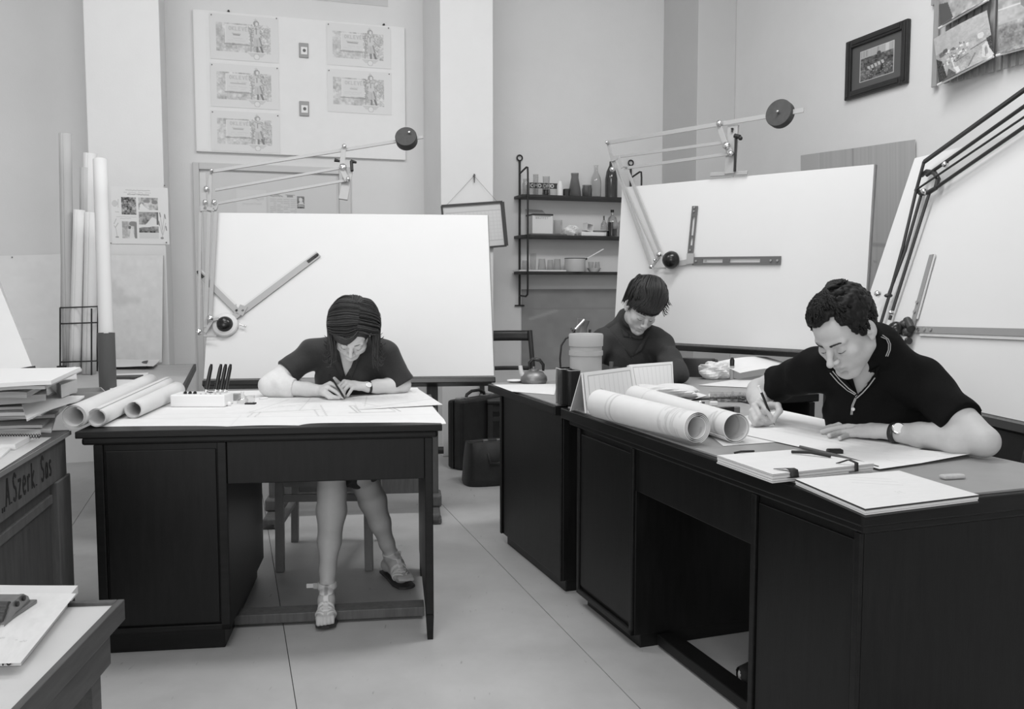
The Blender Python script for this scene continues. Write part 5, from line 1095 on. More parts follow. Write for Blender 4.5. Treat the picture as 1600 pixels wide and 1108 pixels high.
zp = lambda u, v, h=.006: atz(u, v, ZD + h)
pen(zp(1128, 642), zp(1098, 648), 'dark pen pointing left in front of the black eraser box', DKB)
pen(zp(1150, 640), zp(1122, 652), 'light wooden pencil in front of the black eraser box', PALEW, .0048); pen(zp(1143, 642, .007), zp(1118, 649, .007), 'second light pencil tucked under the wooden one', LACQW, .004)
c = zp(1134, 641, .02); t = thing('eraser_box', 'black slip case with a grey eraser in front of the glass pen tray', 'eraser', tuple(c), R(22)); M_ = WM[t.name] 
MB().box(-.055, .028, -.014, .014, -.013, .013, M_).build('slip_case', BLACK, t, bevel=.001); MB().box(.026, .055, -.0125, .0125, -.0115, .0115, M_).build('rubber', mat('rubber_dark', .16, .8), t, bevel=.002)
# glass tray with little compartments
c = atz(1137, 627, ZD); t = thing('glass_tray', 'clear glass tray with small bottles inside behind the eraser box', 'tray', tuple(c), R(-8)); M_ = WM[t.name]
for bx in ((-.075, .075, -.04, -.037, 0, .034), (-.075, .075, .037, .04, 0, .034), (-.075, -.072, -.04, .04, 0, .034), (.072, .075, -.04, .04, 0, .034), (-.003, .0, -.04, .04, 0, .03)): MB().box(*bx, M_).build('glass_side', GLASS, t)
MB().box(-.073, .073, -.038, .038, .001, .005, M_).build('glass_base', GW, t)
for k, (x, y, h) in enumerate(((-.05, -.01, .026), (-.02, .015, .03), (.02, 0, .036), (.05, .012, .032), (.06, -.018, .03))):
    q = M_ @ Vector((x, y, .006)); b = thing('ink_vial', f"tiny ink vial in the glass tray, {('first', 'second', 'third', 'fourth', 'fifth')[k]} from the left", 'vial', tuple(q), 0, 'ink vials in the glass tray')
    MB().lathe([(1e-4, 0), (.011, 0), (.012, h * .5), (.005, h * .75), (.004, h), (1e-4, h)], q, 12).build('glass_body', GW, b); MB().lathe([(1e-4, .001), (.008, .001), (.008, h * .3), (1e-4, h * .3)], q, 10).build('ink', mat('grey_ink', .12, .3), b)
c = atz(1115, 634, ZD); o = MB().box(-.016, .016, -.008, .008, 0, .018, Matrix.Translation(c)).build('sharpener', WHITE, origin=tuple(c), bevel=.004); tag(o, 'small white sharpener at the left corner of the glass tray', 'sharpener')
# steel compasses
c = atz(1078, 634, ZD + .006)
for k, (a, b, l) in enumerate(((( 1052, 632), (1088, 636), 'bright steel compass lying behind the second large roll'), ((1058, 628), (1094, 629), 'second steel compass lying beyond the first'))):
    t = thing('compass', l, 'compass', tuple(zp(*a)), 0, 'steel compasses on the long desk'); A_, B_ = zp(*a), zp(*b); MB().tube([A_, B_], [.0015, .004], 8).tube([A_ + V(.01, -.014, 0), B_], [.0015, .004], 8).build('legs', STEEL, t); MB().ball(B_, .009, 10).build('hinge', CHROME, t); MB().cyl(B_, B_ + (B_ - A_) * .2, .004, n=8).build('grip', DKB, t)
# upright marker, ink pot, papers at the far end
t, p = cylthing('marker_pen', 'upright marker with black cap beside the patterned tissue', 'pen', 1143.5, 593, [(1e-4, 0), (.011, 0), (.011, .075), (1e-4, .075)], LACQ, 14, part='barrel')
MB().lathe([(.0118, .07), (.0118, .098), (.006, .112), (1e-4, .112)], p, 14).build('cap', BLACK, t)
t, p = cylthing('dark_marker', 'dark stub of a marker standing behind the front ruled booklet', 'pen', 955, 603, [(1e-4, 0), (.010, 0), (.010, .115), (1e-4, .116)], mat('marker_grey', .10, .5), 12, part='barrel')
im = plainimg(120, 70, .74, 8, .66)
for k in range(9): im.scribble(10, 8 + k * 6, 110, .66, 1.2, .5)
sh([(1180, 588), (1262, 572), (1262, 610), (1090, 602)], im, 'lettered_sheet', 'large written sheet on the far desk right of the marker', dz=.002)
im = plainimg(100, 40, .76, 4, .68)
c = [aty(1118, 566, 4.62), aty(1197, 558, 4.70), aty(1250, 574, 4.55), aty(1156, 583, 4.45)]
o = quad_print(im, c, 'raised_sheet', 'curled sheet rising off the far end of the side on desk', 'sheet', bend=lambda a, b: .012 * math.sin(3 * a))
im = plainimg(60, 30, .74, 2); sh([(770, 601), (870, 600), (866, 617), (800, 612)], im, 'flat_sheet', 'thin sheet near the left edge of the side on desk', dz=.001)
# kettle and saucer
p = atz(834, 598.5, ZD); t = thing('kettle', 'small metal kettle with dark arched handle at the rear of the side on desk', 'kettle', tuple(p)); KM = mat('dull_aluminium', .22, .45, metal=.8)
MB().lathe([(1e-4, 0), (.060, 0), (.066, .012), (.064, .032), (.045, .055), (.024, .062), (1e-4, .062)], p, 32).build('kettle_body', KM, t)
MB().lathe([(.026, .061), (.024, .068), (.008, .072), (.007, .080), (1e-4, .082)], p, 20).build('lid', KM, t)
MB().tube([p + V(-.050, -.01, .035), p + V(-.062, -.012, .055), p + V(-.066, -.013, .085)], [.012, .011, .010], 12).build('spout', LACQW, t)
MB().tube([p + V(-.018, 0, .06), p + V(-.022, 0, .10), p + V(-.004, 0, .118), p + V(.03, 0, .112), p + V(.046, 0, .09), p + V(.046, 0, .06)], [.006, .008, .009, .009, .008, .006], 10).build('handle', BLACK, t)
p = atz(805, 597, ZD); o = MB().lathe([(1e-4, 0), (.025, 0), (.042, .008), (.041, .010), (.02, .003), (1e-4, .003)], p, 20).build('small_saucer', WHITE, origin=tuple(p)); tag(o, 'small white saucer left of the kettle', 'saucer')
# small clamp lamp behind the canister
p = atz(884, 612, ZD); yl = 4.25
t = thing('desk_lamp', 'grey shaded desk lamp with chrome rod and black cable behind the canister', 'lamp', tuple(aty(880, 605, yl)))
c = aty(911, 503, yl); MB().lathe([(1e-4, .012), (.030, .012), (.027, -.01), (.024, -.03), (.034, -.075), (.032, -.075), (1e-4, -.02)], c, 20, Matrix.Rotation(.2, 4, 'Y')).build('lamp_shade', mat('lamp_grey', .14, .35), t)
MB().tube([aty(913, 500, yl - .05), aty(899, 515, yl - .06)], .007, 10).build('rod', CHROME, t); MB().lathe([(1e-4, .006), (.020, .004), (.020, -.004), (1e-4, -.006)], aty(896, 518, yl - .06), 14, Matrix.Rotation(.9, 4, 'Y')).build('knob', BLACK, t)
MB().tube([aty(898, 517, yl - .05), aty(893, 525, yl), aty(884, 529, yl), aty(877, 540, yl), aty(875, 560, yl), aty(877, 600, yl), aty(884, 612, yl)], .0045, 8).build('cable', BLACK, t)
MB().tube([aty(922, 515, yl), aty(916, 560, yl), aty(908, 603, yl)], .006, 8).build('lamp_arm', IRON, t); MB().lathe([(1e-4, 0), (.055, 0), (.055, .012), (1e-4, .016)], V(*aty(900, 600, yl)[:2], ZD), 24).build('lamp_base', IRON, t)
# ================================================================== people: signed distance bodies meshed by surface nets
from mathutils.bvhtree import BVHTree
def axis(lo, hi, hc, hf, fine):
    out = [lo]; 
    while out[-1] < hi:
        x = out[-1]; out.append(x + (hf if any(a - hc <= x < b for a, b in fine) else hc))
    return np.array(out, np.float32)
class SDF:
    def __init__(s, lo, hi, hc=.006, hf=.0024, fx=(), fy=(), fz=()):
        s.ax = [axis(lo[i], hi[i], hc, hf, f) for i, f in enumerate((fx, fy, fz))]
        s.F = np.full([len(a) for a in s.ax], .06, np.float32)
    def sub(s, lo, hi):
        sl = []
        for i in range(3):
            a, b = np.searchsorted(s.ax[i], [lo[i], hi[i]]); a = max(a - 1, 0); b = min(b + 1, len(s.ax[i]))
            if b - a < 1: return None, None
            sl.append(slice(a, b))
        X, Y, Z = s.ax[0][sl[0]][:, None, None], s.ax[1][sl[1]][None, :, None], s.ax[2][sl[2]][None, None, :]
        return tuple(sl), (X, Y, Z)
    def comb(s, sl, d, k, op):
        A = s.F[sl]
        if op == 'add':
            if k <= 0: s.F[sl] = np.minimum(A, d)
            else: h = np.clip(.5 + .5 * (A - d) / k, 0, 1); s.F[sl] = A * (1 - h) + d * h - k * h * (1 - h)
        elif op == 'sub':
            d = -d
            if k <= 0: s.F[sl] = np.maximum(A, d)
            else: h = np.clip(.5 - .5 * (A - d) / k, 0, 1); s.F[sl] = A * (1 - h) + d * h + k * h * (1 - h)
    def cone(s, a, b, ra, rb, k=.01, op='add', ends=None):
        a = np.asarray(a, np.float32); b = np.asarray(b, np.float32); p = max(ra, rb) + k * 1.5 + .02
        sl, C = s.sub(np.minimum(a, b) - p, np.maximum(a, b) + p)
        if sl is None: return s
        d = b - a; L2 = float(d @ d) or 1e-9; u = [C[i] - a[i] for i in range(3)]
        t = np.clip((u[0] * d[0] + u[1] * d[1] + u[2] * d[2]) / L2, 0, 1)
        D = np.sqrt((u[0] - t * d[0]) ** 2 + (u[1] - t * d[1]) ** 2 + (u[2] - t * d[2]) ** 2) - (ra + (rb - ra) * t)
        if ends:                              # flat end at b
            n = d / math.sqrt(L2); D = np.maximum(D, (C[0] - b[0]) * n[0] + (C[1] - b[1]) * n[1] + (C[2] - b[2]) * n[2])
        s.comb(sl, D, k, op); return s
    def chain(s, P, rs, k=.01, op='add'):
        for i in range(len(P) - 1): s.cone(P[i], P[i + 1], rs[i], rs[i + 1], k, op)
        return s
    def ell(s, c, r, Rm=None, k=.01, op='add'):
        c = np.asarray(c, float); Rm = np.eye(3) if Rm is None else np.asarray(Rm); p = max(r) + k * 1.5 + .015
        sl, C = s.sub(c - p, c + p)
        if sl is None: return s
        u = [C[i] - np.float32(c[i]) for i in range(3)]; q = [(u[0] * np.float32(Rm[0, j]) + u[1] * np.float32(Rm[1, j]) + u[2] * np.float32(Rm[2, j])) / np.float32(r[j]) for j in range(3)]
        k0 = np.sqrt(q[0] ** 2 + q[1] ** 2 + q[2] ** 2); k1 = np.sqrt((q[0] / r[0]) ** 2 + (q[1] / r[1]) ** 2 + (q[2] / r[2]) ** 2) + 1e-6
        s.comb(sl, (k0 * (k0 - 1) / k1).astype(np.float32), k, op); return s
    def half(s, lo, hi, p, n, k=0):           # remove the side of a plane towards n inside a box
        sl, C = s.sub(np.asarray(lo), np.asarray(hi)); n = np.asarray(n, float) / np.linalg.norm(n)
        D = (C[0] - p[0]) * n[0] + (C[1] - p[1]) * n[1] + (C[2] - p[2]) * n[2]; s.F[sl] = np.maximum(s.F[sl], D.astype(np.float32)); return s
    def wedge(s, planes, lo, hi):             # remove the intersection of half spaces (n.(x-p) < 0 inside)
        sl, C = s.sub(np.asarray(lo), np.asarray(hi)); D = None
        for p, n in planes:
            n = np.asarray(n, float) / np.linalg.norm(n); d = (C[0] - p[0]) * n[0] + (C[1] - p[1]) * n[1] + (C[2] - p[2]) * n[2]; D = d if D is None else np.maximum(D, d)
        s.F[sl] = np.maximum(s.F[sl], -D.astype(np.float32)); return s
    def wrinkle(s, lo, hi, amp, waves):
        sl, C = s.sub(np.asarray(lo), np.asarray(hi)); D = 0
        for kx, ky, kz, ph in waves: D = D + np.sin(kx * C[0] + ky * C[1] + kz * C[2] + ph)
        s.F[sl] += (amp * D).astype(np.float32); return s
    def mesh(s, name, smooth=1):
        F = s.F; S = (F < 0).view(np.uint8)
        n = S[:-1] + S[1:]; n = n[:, :-1] + n[:, 1:]; n = n[:, :, :-1] + n[:, :, 1:]
        I = np.argwhere((n > 0) & (n < 8)); i, j, k = I.T
        acc = np.zeros((len(I), 3)); cnt = np.zeros(len(I))
        for axn in range(3):
            o = [a for a in range(3) if a != axn]
            for da in (0, 1):
                for db in (0, 1):
                    p = [i.copy(), j.copy(), k.copy()]; p[o[0]] += da; p[o[1]] += db; q = [x.copy() for x in p]; q[axn] += 1
                    f0, f1 = F[tuple(p)], F[tuple(q)]; m = (f0 < 0) != (f1 < 0); t = np.where(m, f0 / np.where(m, f0 - f1, 1), 0)
                    for a in range(3):
                        x0, x1 = s.ax[a][p[a]], s.ax[a][q[a]]; acc[:, a] += np.where(m, x0 + t * (x1 - x0), 0)
                    cnt += m
        Vx = acc / cnt[:, None]; idx = np.full(n.shape, -1, np.int32); idx[i, j, k] = np.arange(len(I)); Q = []
        for axn in range(3):
            sl0 = [slice(None)] * 3; sl1 = [slice(None)] * 3; sl0[axn] = slice(0, -1); sl1[axn] = slice(1, None)
            A, B = S[tuple(sl0)], S[tuple(sl1)]; E = np.argwhere(A != B)
            o = [a for a in range(3) if a != axn]; E = E[(E[:, o[0]] > 0) & (E[:, o[1]] > 0) & (E[:, o[0]] < n.shape[o[0]]) & (E[:, o[1]] < n.shape[o[1]])]
            c = []
            for da, db in ((1, 1), (0, 1), (0, 0), (1, 0)):
                e = E.copy(); e[:, o[0]] -= da; e[:, o[1]] -= db; c.append(idx[tuple(e.T)])
            q = np.stack(c, 1); inside = A[tuple(E.T)] == 1; flip = inside if axn != 1 else ~inside; q[~flip] = q[~flip][:, ::-1]; Q.append(q)
        Q = np.concatenate(Q); Q = Q[(Q >= 0).all(1)]
        for _ in range(smooth):
            sm = np.zeros_like(Vx); ct = np.zeros(len(Vx))
            for a in range(4):
                b = (a + 1) % 4
                np.add.at(sm, Q[:, a], Vx[Q[:, b]]); np.add.at(sm, Q[:, b], Vx[Q[:, a]]); np.add.at(ct, Q[:, a], 1); np.add.at(ct, Q[:, b], 1)
            Vx = Vx * .5 + .5 * sm / np.maximum(ct, 1)[:, None]
        return Vx, Q
    def build(s, name, m, parent, smooth=1, col=None):
        Vx, Q = s.mesh(name, smooth); W_ = np.array(WM[parent.name].inverted()); s.V, s.Q = Vx, Q
        L = Vx @ W_[:3, :3].T + W_[:3, 3]
        me = bpy.data.meshes.new(name); me.vertices.add(len(L)); me.vertices.foreach_set('co', L.astype(np.float32).ravel()); me.loops.add(Q.size); me.loops.foreach_set('vertex_index', Q.astype(np.int32).ravel())
        me.polygons.add(len(Q)); me.polygons.foreach_set('loop_start', np.arange(0, Q.size, 4, dtype=np.int32)); me.polygons.foreach_set('use_smooth', np.ones(len(Q), bool)); me.update(calc_edges=True); me.validate()
        if col is not None:
            ca = me.color_attributes.new('Col', 'FLOAT_COLOR', 'POINT'); g = col(Vx); ca.data.foreach_set('color', np.stack([g, g, g, np.ones_like(g)], 1).astype(np.float32).ravel())
        me.materials.append(m); o = bpy.data.objects.new(name, me); COL.objects.link(o); o.parent = parent; WM[o.name] = WM[parent.name].copy(); return o
    def bvh(s): return BVHTree.FromPolygons([tuple(v) for v in s.V], [tuple(q) for q in s.Q])
def cast(bv, u, v):
    r = ray(u, v); r = r / np.linalg.norm(r); h = bv.ray_cast(Vector(CAM0), Vector(r)); return (np.array(h[0]), np.array(h[1])) if h[0] is not None else (None, None)
def patch(bv, quad, nu, nv, off, name, m, par, solid=.003, bulge=0):
    P = []; last = None
    for j in range(nv + 1):
        for i in range(nu + 1):
            a, b = i / nu, j / nv; q = [np.array(x, float) for x in quad]; uv = (q[0] * (1 - a) + q[1] * a) * (1 - b) + (q[3] * (1 - a) + q[2] * a) * b
            p, n = cast(bv, *uv)
            if p is None: p, n = last if last else (None, None)
            if p is None: continue
            r = CAM0 - p; r = r / np.linalg.norm(r); last = (p, n); P.append(p + r * (off + bulge * math.sin(math.pi * a) * math.sin(math.pi * b)))
    if len(P) != (nu + 1) * (nv + 1): return None
    mb = MB(); mb.add(P, [[j * (nu + 1) + i, j * (nu + 1) + i + 1, (j + 1) * (nu + 1) + i + 1, (j + 1) * (nu + 1) + i] for j in range(nv) for i in range(nu)], True)
    return mb.build(name, m, par, solid=solid)
def strip(bv, pts, r, off, name, m, par, sq=None):
    P = []
    for u, v in pts:
        p, n = cast(bv, u, v)
        if p is None: continue
        c = CAM0 - p; P.append(p + c / np.linalg.norm(c) * off)
    return MB().tube(P, r, 6, True, sq).build(name, m, par) if len(P) > 1 else None
def eul(y, p, r):
    y, p, r = R(y), R(p), R(r); f = V(math.sin(y), -math.cos(y), 0); rt = np.cross(f, UPZ); fwd = f * math.cos(p) - UPZ * math.sin(p); up = np.cross(rt, fwd)
    return np.stack([rt * math.cos(r) + up * math.sin(r), fwd, up * math.cos(r) - rt * math.sin(r)], 1)
SKINM = mat('skin', .45, .48, attr=True, noise=(60, .03), bump=(220, .05), spec=.35)
def head(S, o, Rm, male=True, sc=1.0):
    L = lambda x, y, z: o + Rm @ (V(x, y, z) * sc)
    E = lambda c, r, k=.01, op='add', rot=None: S.ell(L(*c), tuple(x * sc for x in r), Rm if rot is None else Rm @ rot, k, op)
    Cn = lambda a, b, ra, rb, k=.008, op='add': S.cone(L(*a), L(*b), ra * sc, rb * sc, k, op)
    E((0, -.020, .034), (.074, .094, .086)); E((0, .030, .036), (.060, .056, .056), .02); E((0, .030, -.03), (.061 if male else .057, .056, .070), .02)
    j = .052 if male else .046
    for s in (-1, 1):
        Cn((s * j, .000, -.055), (s * (.022 if male else .016), .066, -.098), .022, .018, .02); E((s * .041, .058, -.022), (.024, .022, .020), .018); E((s * .040, .05, -.055), (.02, .022, .022), .02)
    E((0, .076, -.100), (.021 if male else .016, .017, .017), .014); E((0, .070, -.068), (.034, .022, .022), .014)
    bz = .022
    for s in (-1, 1): Cn((s * .010, .083, bz - .002), (s * .044, .070, bz), .009 if male else .006, .007, .014)
    for s in (-1, 1): E((s * .031, .094, .000), (.019, .016, .011), .010, 'sub')
    for s in (-1, 1): E((s * .031, .070, .000), (.0150, .0148, .0128), .003)
    for s in (-1, 1):                             # upper lid fold, lowered, and the lower lid bag
        S.chain([L(s * .016, .080, -.001), L(s * .024, .0855, -.0045), L(s * .034, .0845, -.0050), L(s * .045, .076, -.002)], [.0022 * sc, .0030 * sc, .0030 * sc, .0022 * sc], .003)
        S.chain([L(s * .018, .079, -.010), L(s * .031, .0815, -.0135), L(s * .044, .073, -.010)], [.003 * sc, .0036 * sc, .003 * sc], .006)
    nl = .116 if male else .108
    S.chain([L(0, .080, .016), L(0, .094, -.004), L(0, nl - .002, -.026)], [.0075 * sc, .0078 * sc, .0092 * sc], .010)
    E((0, nl - .002, -.030), (.0098, .0105, .0088), .006)
    for s in (-1, 1): E((s * .0125, .098, -.033), (.0075, .011, .0075), .005); E((s * .0065, .104, -.0405), (.0032, .0048, .003), .002, 'sub')
    Cn((0, .091, -.046), (0, .0905, -.053), .004, .005, .006)
    S.chain([L(-.024, .078, -.064), L(-.010, .090, -.059), L(0, .0915, -.0605), L(.010, .090, -.059), L(.024, .078, -.064)], [.0025 * sc, .0052 * sc, .005 * sc, .0052 * sc, .0025 * sc], .005)
    S.chain([L(-.021, .079, -.068), L(0, .0905, -.0735), L(.021, .079, -.068)], [.0028 * sc, .0064 * sc, .0028 * sc], .005)
    S.chain([L(-.026, .079, -.0655), L(-.012, .0935, -.0655), L(0, .096, -.0668), L(.012, .0935, -.0655), L(.026, .079, -.0655)], [.0012 * sc, .0016 * sc, .0018 * sc, .0016 * sc, .0012 * sc], .002, 'sub')
    Cn((-.010, .086, -.084), (.010, .086, -.084), .005, .005, .008, 'sub')
    for s in (-1, 1):                             # ears: helix ring, lobe, hollow
        rot = np.array([[math.cos(s * .35), -math.sin(s * .35), 0], [math.sin(s * .35), math.cos(s * .35), 0], [0, 0, 1]])
        E((s * .078, -.012, -.002), (.0075, .019, .031), .006, 'add', rot); E((s * .084, -.006, .002), (.006, .010, .017), .004, 'sub', rot)
        Cn((s * .080, -.004, -.010), (s * .079, .003, -.004), .004, .004, .004); E((s * .076, -.004, -.028), (.006, .009, .009), .006)
    return L
def head_bits(L, par, brow=.0045, male=True, dark=.03, lash=True):
    m = mat('brow_hair', dark, .7); brow_hairs(L, par, m, male)
    for s in (-1, 1):
        e = crom([L(s * .0165, .0805, -.0045), L(s * .024, .0868, -.0078), L(s * .034, .0862, -.0084), L(s * .0445, .0778, -.0055)], 10)
        MB().tube(e, [.0006, .0009, .0011, .0013, .0014, .0014, .0013, .0012, .0010, .0007], 6).build('eyelashes', m, par)
FING = ((.030, .092, -.001, .042, .025, .020, .0088), (.010, .097, .002, .046, .029, .021, .0090), (-.011, .093, .001, .042, .027, .020, .0086), (-.030, .083, -.004, .033, .020, .018, .0076))
def hand(S, w, Yd, Dd, right, curls, thumb, spread=(.10, .02, -.06, -.16), sc=1.0, k=.0025):
    Y = np.asarray(Yd, float); Y /= np.linalg.norm(Y); D = np.asarray(Dd, float); D -= Y * (D @ Y); D /= np.linalg.norm(D); T = np.cross(D, Y) if right else np.cross(Y, D)
    L = lambda a, b, c: np.asarray(w) + (T * a + Y * b + D * c) * sc
    M_ = np.stack([T, Y, D], 1)
    S.ell(L(.0, .048, 0), (.040 * sc, .054 * sc, .0145 * sc), M_, .010); S.cone(L(0, -.01, 0), L(0, .03, 0), .024 * sc, .022 * sc, .012)
    for f in FING: S.cone(L(f[0] * .75, .03, 0), L(f[0], f[1], f[2]), .010 * sc, (f[6] + .0016) * sc, .007)
    S.ell(L(.028, .032, -.008), (.016 * sc, .028 * sc, .013 * sc), M_, .010)
    tips = []
    for f, c, sp in zip(FING, curls, spread):
        p = V(f[0], f[1], f[2]); a = 0; r = f[6]
        for n_, (ln, cu) in enumerate(zip(f[3:6], c)):
            a += cu; d = V(math.sin(sp) * math.cos(a), math.cos(sp) * math.cos(a), -math.sin(a)); q = p + d * ln
            S.cone(L(*p), L(*q), r * sc, (r * .92) * sc, .004 if n_ == 0 else k); S.ell(L(*q), tuple([r * .98 * sc] * 3), None, k); p = q; r *= .92
        tips.append((L(*p), d))
    t = [V(*x) for x in thumb]; S.chain([L(*x) for x in t], [.0135 * sc, .0115 * sc, .0098 * sc, .0082 * sc], .004)
    return L, tips, (T, Y, D)
def limb(S, P, rs, k=.015): S.chain(P, rs, k)
def lerp(a, b, t): return np.asarray(a) * (1 - t) + np.asarray(b) * t
def locks(S, gen, k=.004):
    for pts, rs in gen: S.chain(pts, rs, k)
def scalp(th, ph, c=(0, -.018, .034), r=(.076, .096, .088)):   # th azimuth from front (0) to person's right (+), ph elevation
    return V(c[0] + r[0] * math.sin(th) * math.cos(ph), c[1] + r[1] * math.cos(th) * math.cos(ph), c[2] + r[2] * math.sin(ph))

def crom(P, n):
    P = [np.asarray(x, float) for x in P]; P = [2 * P[0] - P[1]] + P + [2 * P[-1] - P[-2]]; out = []
    for t in np.linspace(0, len(P) - 3 - 1e-6, n):
        i = int(t); u = t - i; a, b, c, d = P[i:i + 4]; out.append(.5 * (2 * b + (c - a) * u + (2 * a - 5 * b + 4 * c - d) * u * u + (3 * b - a - 3 * c + d) * u ** 3))
    return out
def strands(name, curves, m, par, n=12, sides=5):
    mb = MB()
    for P, r in curves:
        Q = crom(P, n); mb.tube(Q, [r * (.75 + .25 * min(1, 4 * k / n)) * (1 if k < n * .6 else max(.12, 1 - ((k - n * .6) / (n * .4)) ** 1.5 * .9)) for k in range(n)], sides, True)
    o = mb.build(name, m, par); o['kind'] = 'stuff'; return o
def dome(al, be, lift=0.0, c=(0, -.020, .036), r=(.080, .098, .092)):   # al: -left..+right over the top, be: -back..+front
    return V(c[0] + (r[0] + lift) * math.sin(al) * math.cos(be), c[1] + (r[1] + lift) * math.sin(be), c[2] + (r[2] + lift) * math.cos(al) * math.cos(be))

def hand_pts(S, W, mcp, pip, tip, thumb, sc=1.0, zmin=None, fist=0):
    """hand from measured joints: wrist, four knuckles, four middle joints, four finger tips (index first) and a thumb chain"""
    zmin = ZD + .004 if zmin is None else zmin
    def cl(P, r): P = np.array(P, float); P[2] = max(P[2], zmin + r); return P
    W = cl(W, .018 * sc); rr = [(.0096, .0090, .0078), (.0098, .0092, .0080), (.0093, .0087, .0076), (.0083, .0077, .0068)]
    M_ = [cl(a, .010 * sc) for a in mcp]
    for i, a in enumerate(M_):
        S.cone(W + (a - W) * .08, a, .0185 * sc, (rr[i][0] + .0018) * sc, .010)
        if i: S.cone(lerp(W, M_[i - 1], .6), lerp(W, a, .6), .0125 * sc, .0125 * sc, .010); S.cone(lerp(W, M_[i - 1], .85), lerp(W, a, .85), .0105 * sc, .0105 * sc, .006)
    for i, (a, b, c) in enumerate(zip(M_, pip, tip)):
        r = [x * sc for x in rr[i]]; b = cl(b, r[1]); c = cl(c, r[2]); out = (b - lerp(a, c, .5)); n_ = np.linalg.norm(out); d = lerp(b, c, .55) + out * .22
        d = cl(d, r[2]); S.cone(a, b, r[0] + .0006, r[1], .0045); S.chain([b, d, c], [r[1] * 1.03, r[2] * 1.06, r[2]], .0018)
    if fist:
        for i in (1, 2, 3): S.ell(cl((np.asarray(mcp[i]) + np.asarray(pip[i]) + np.asarray(tip[i]) + np.asarray(pip[i - 1])) / 4 + V(.004, .012, 0), .012), (fist,) * 3, None, .006)
    if fist:
        A_ = np.asarray
        for i in (1, 2):
            for u in (.6, 1.0): S.cone(cl(lerp(mcp[i], pip[i], u), .0065), cl(lerp(mcp[i + 1], pip[i + 1], u), .0065), .0068, .0065, .003)
            for u in (.3, .6): S.cone(cl(lerp(pip[i], tip[i], u), .0062), cl(lerp(pip[i + 1], tip[i + 1], u), .0062), .0064, .0062, .003)
    T = [cl(a, .009 * sc) for a in thumb]; S.chain([lerp(W, T[0], .25)] + T, [.016 * sc] + [.0145 * sc, .0118 * sc, .0108 * sc, .0088 * sc][:len(T)], .005)
def brow_hairs(L, par, m, male):
    for s in (-1, 1):
        b = [L(s * .011, .0925, .0195), L(s * .024, .0918, .0250), L(s * .038, .0838, .0255), L(s * .050, .070, .0200)] if male else [L(s * .013, .0890, .0250), L(s * .024, .0870, .0282), L(s * .037, .0800, .0280), L(s * .048, .0685, .0215)]
        C_ = crom(b, 30); up = L(0, 0, 1) - L(0, 0, 0); cv = []; hw = .0042 if male else .0018
        for k in range(27):
            for j in range(4 if male else 2):
                o_ = C_[k] + up * random.uniform(-hw, hw) * (1 - .6 * k / 27); e_ = C_[min(k + 3, 29)] + up * random.uniform(-.3, .8) * hw * (1 - .7 * k / 27); cv.append(([o_, (o_ + e_) / 2, e_], .0011 if male else .0008))
        strands('eyebrow', cv, m, par, 5, 4)
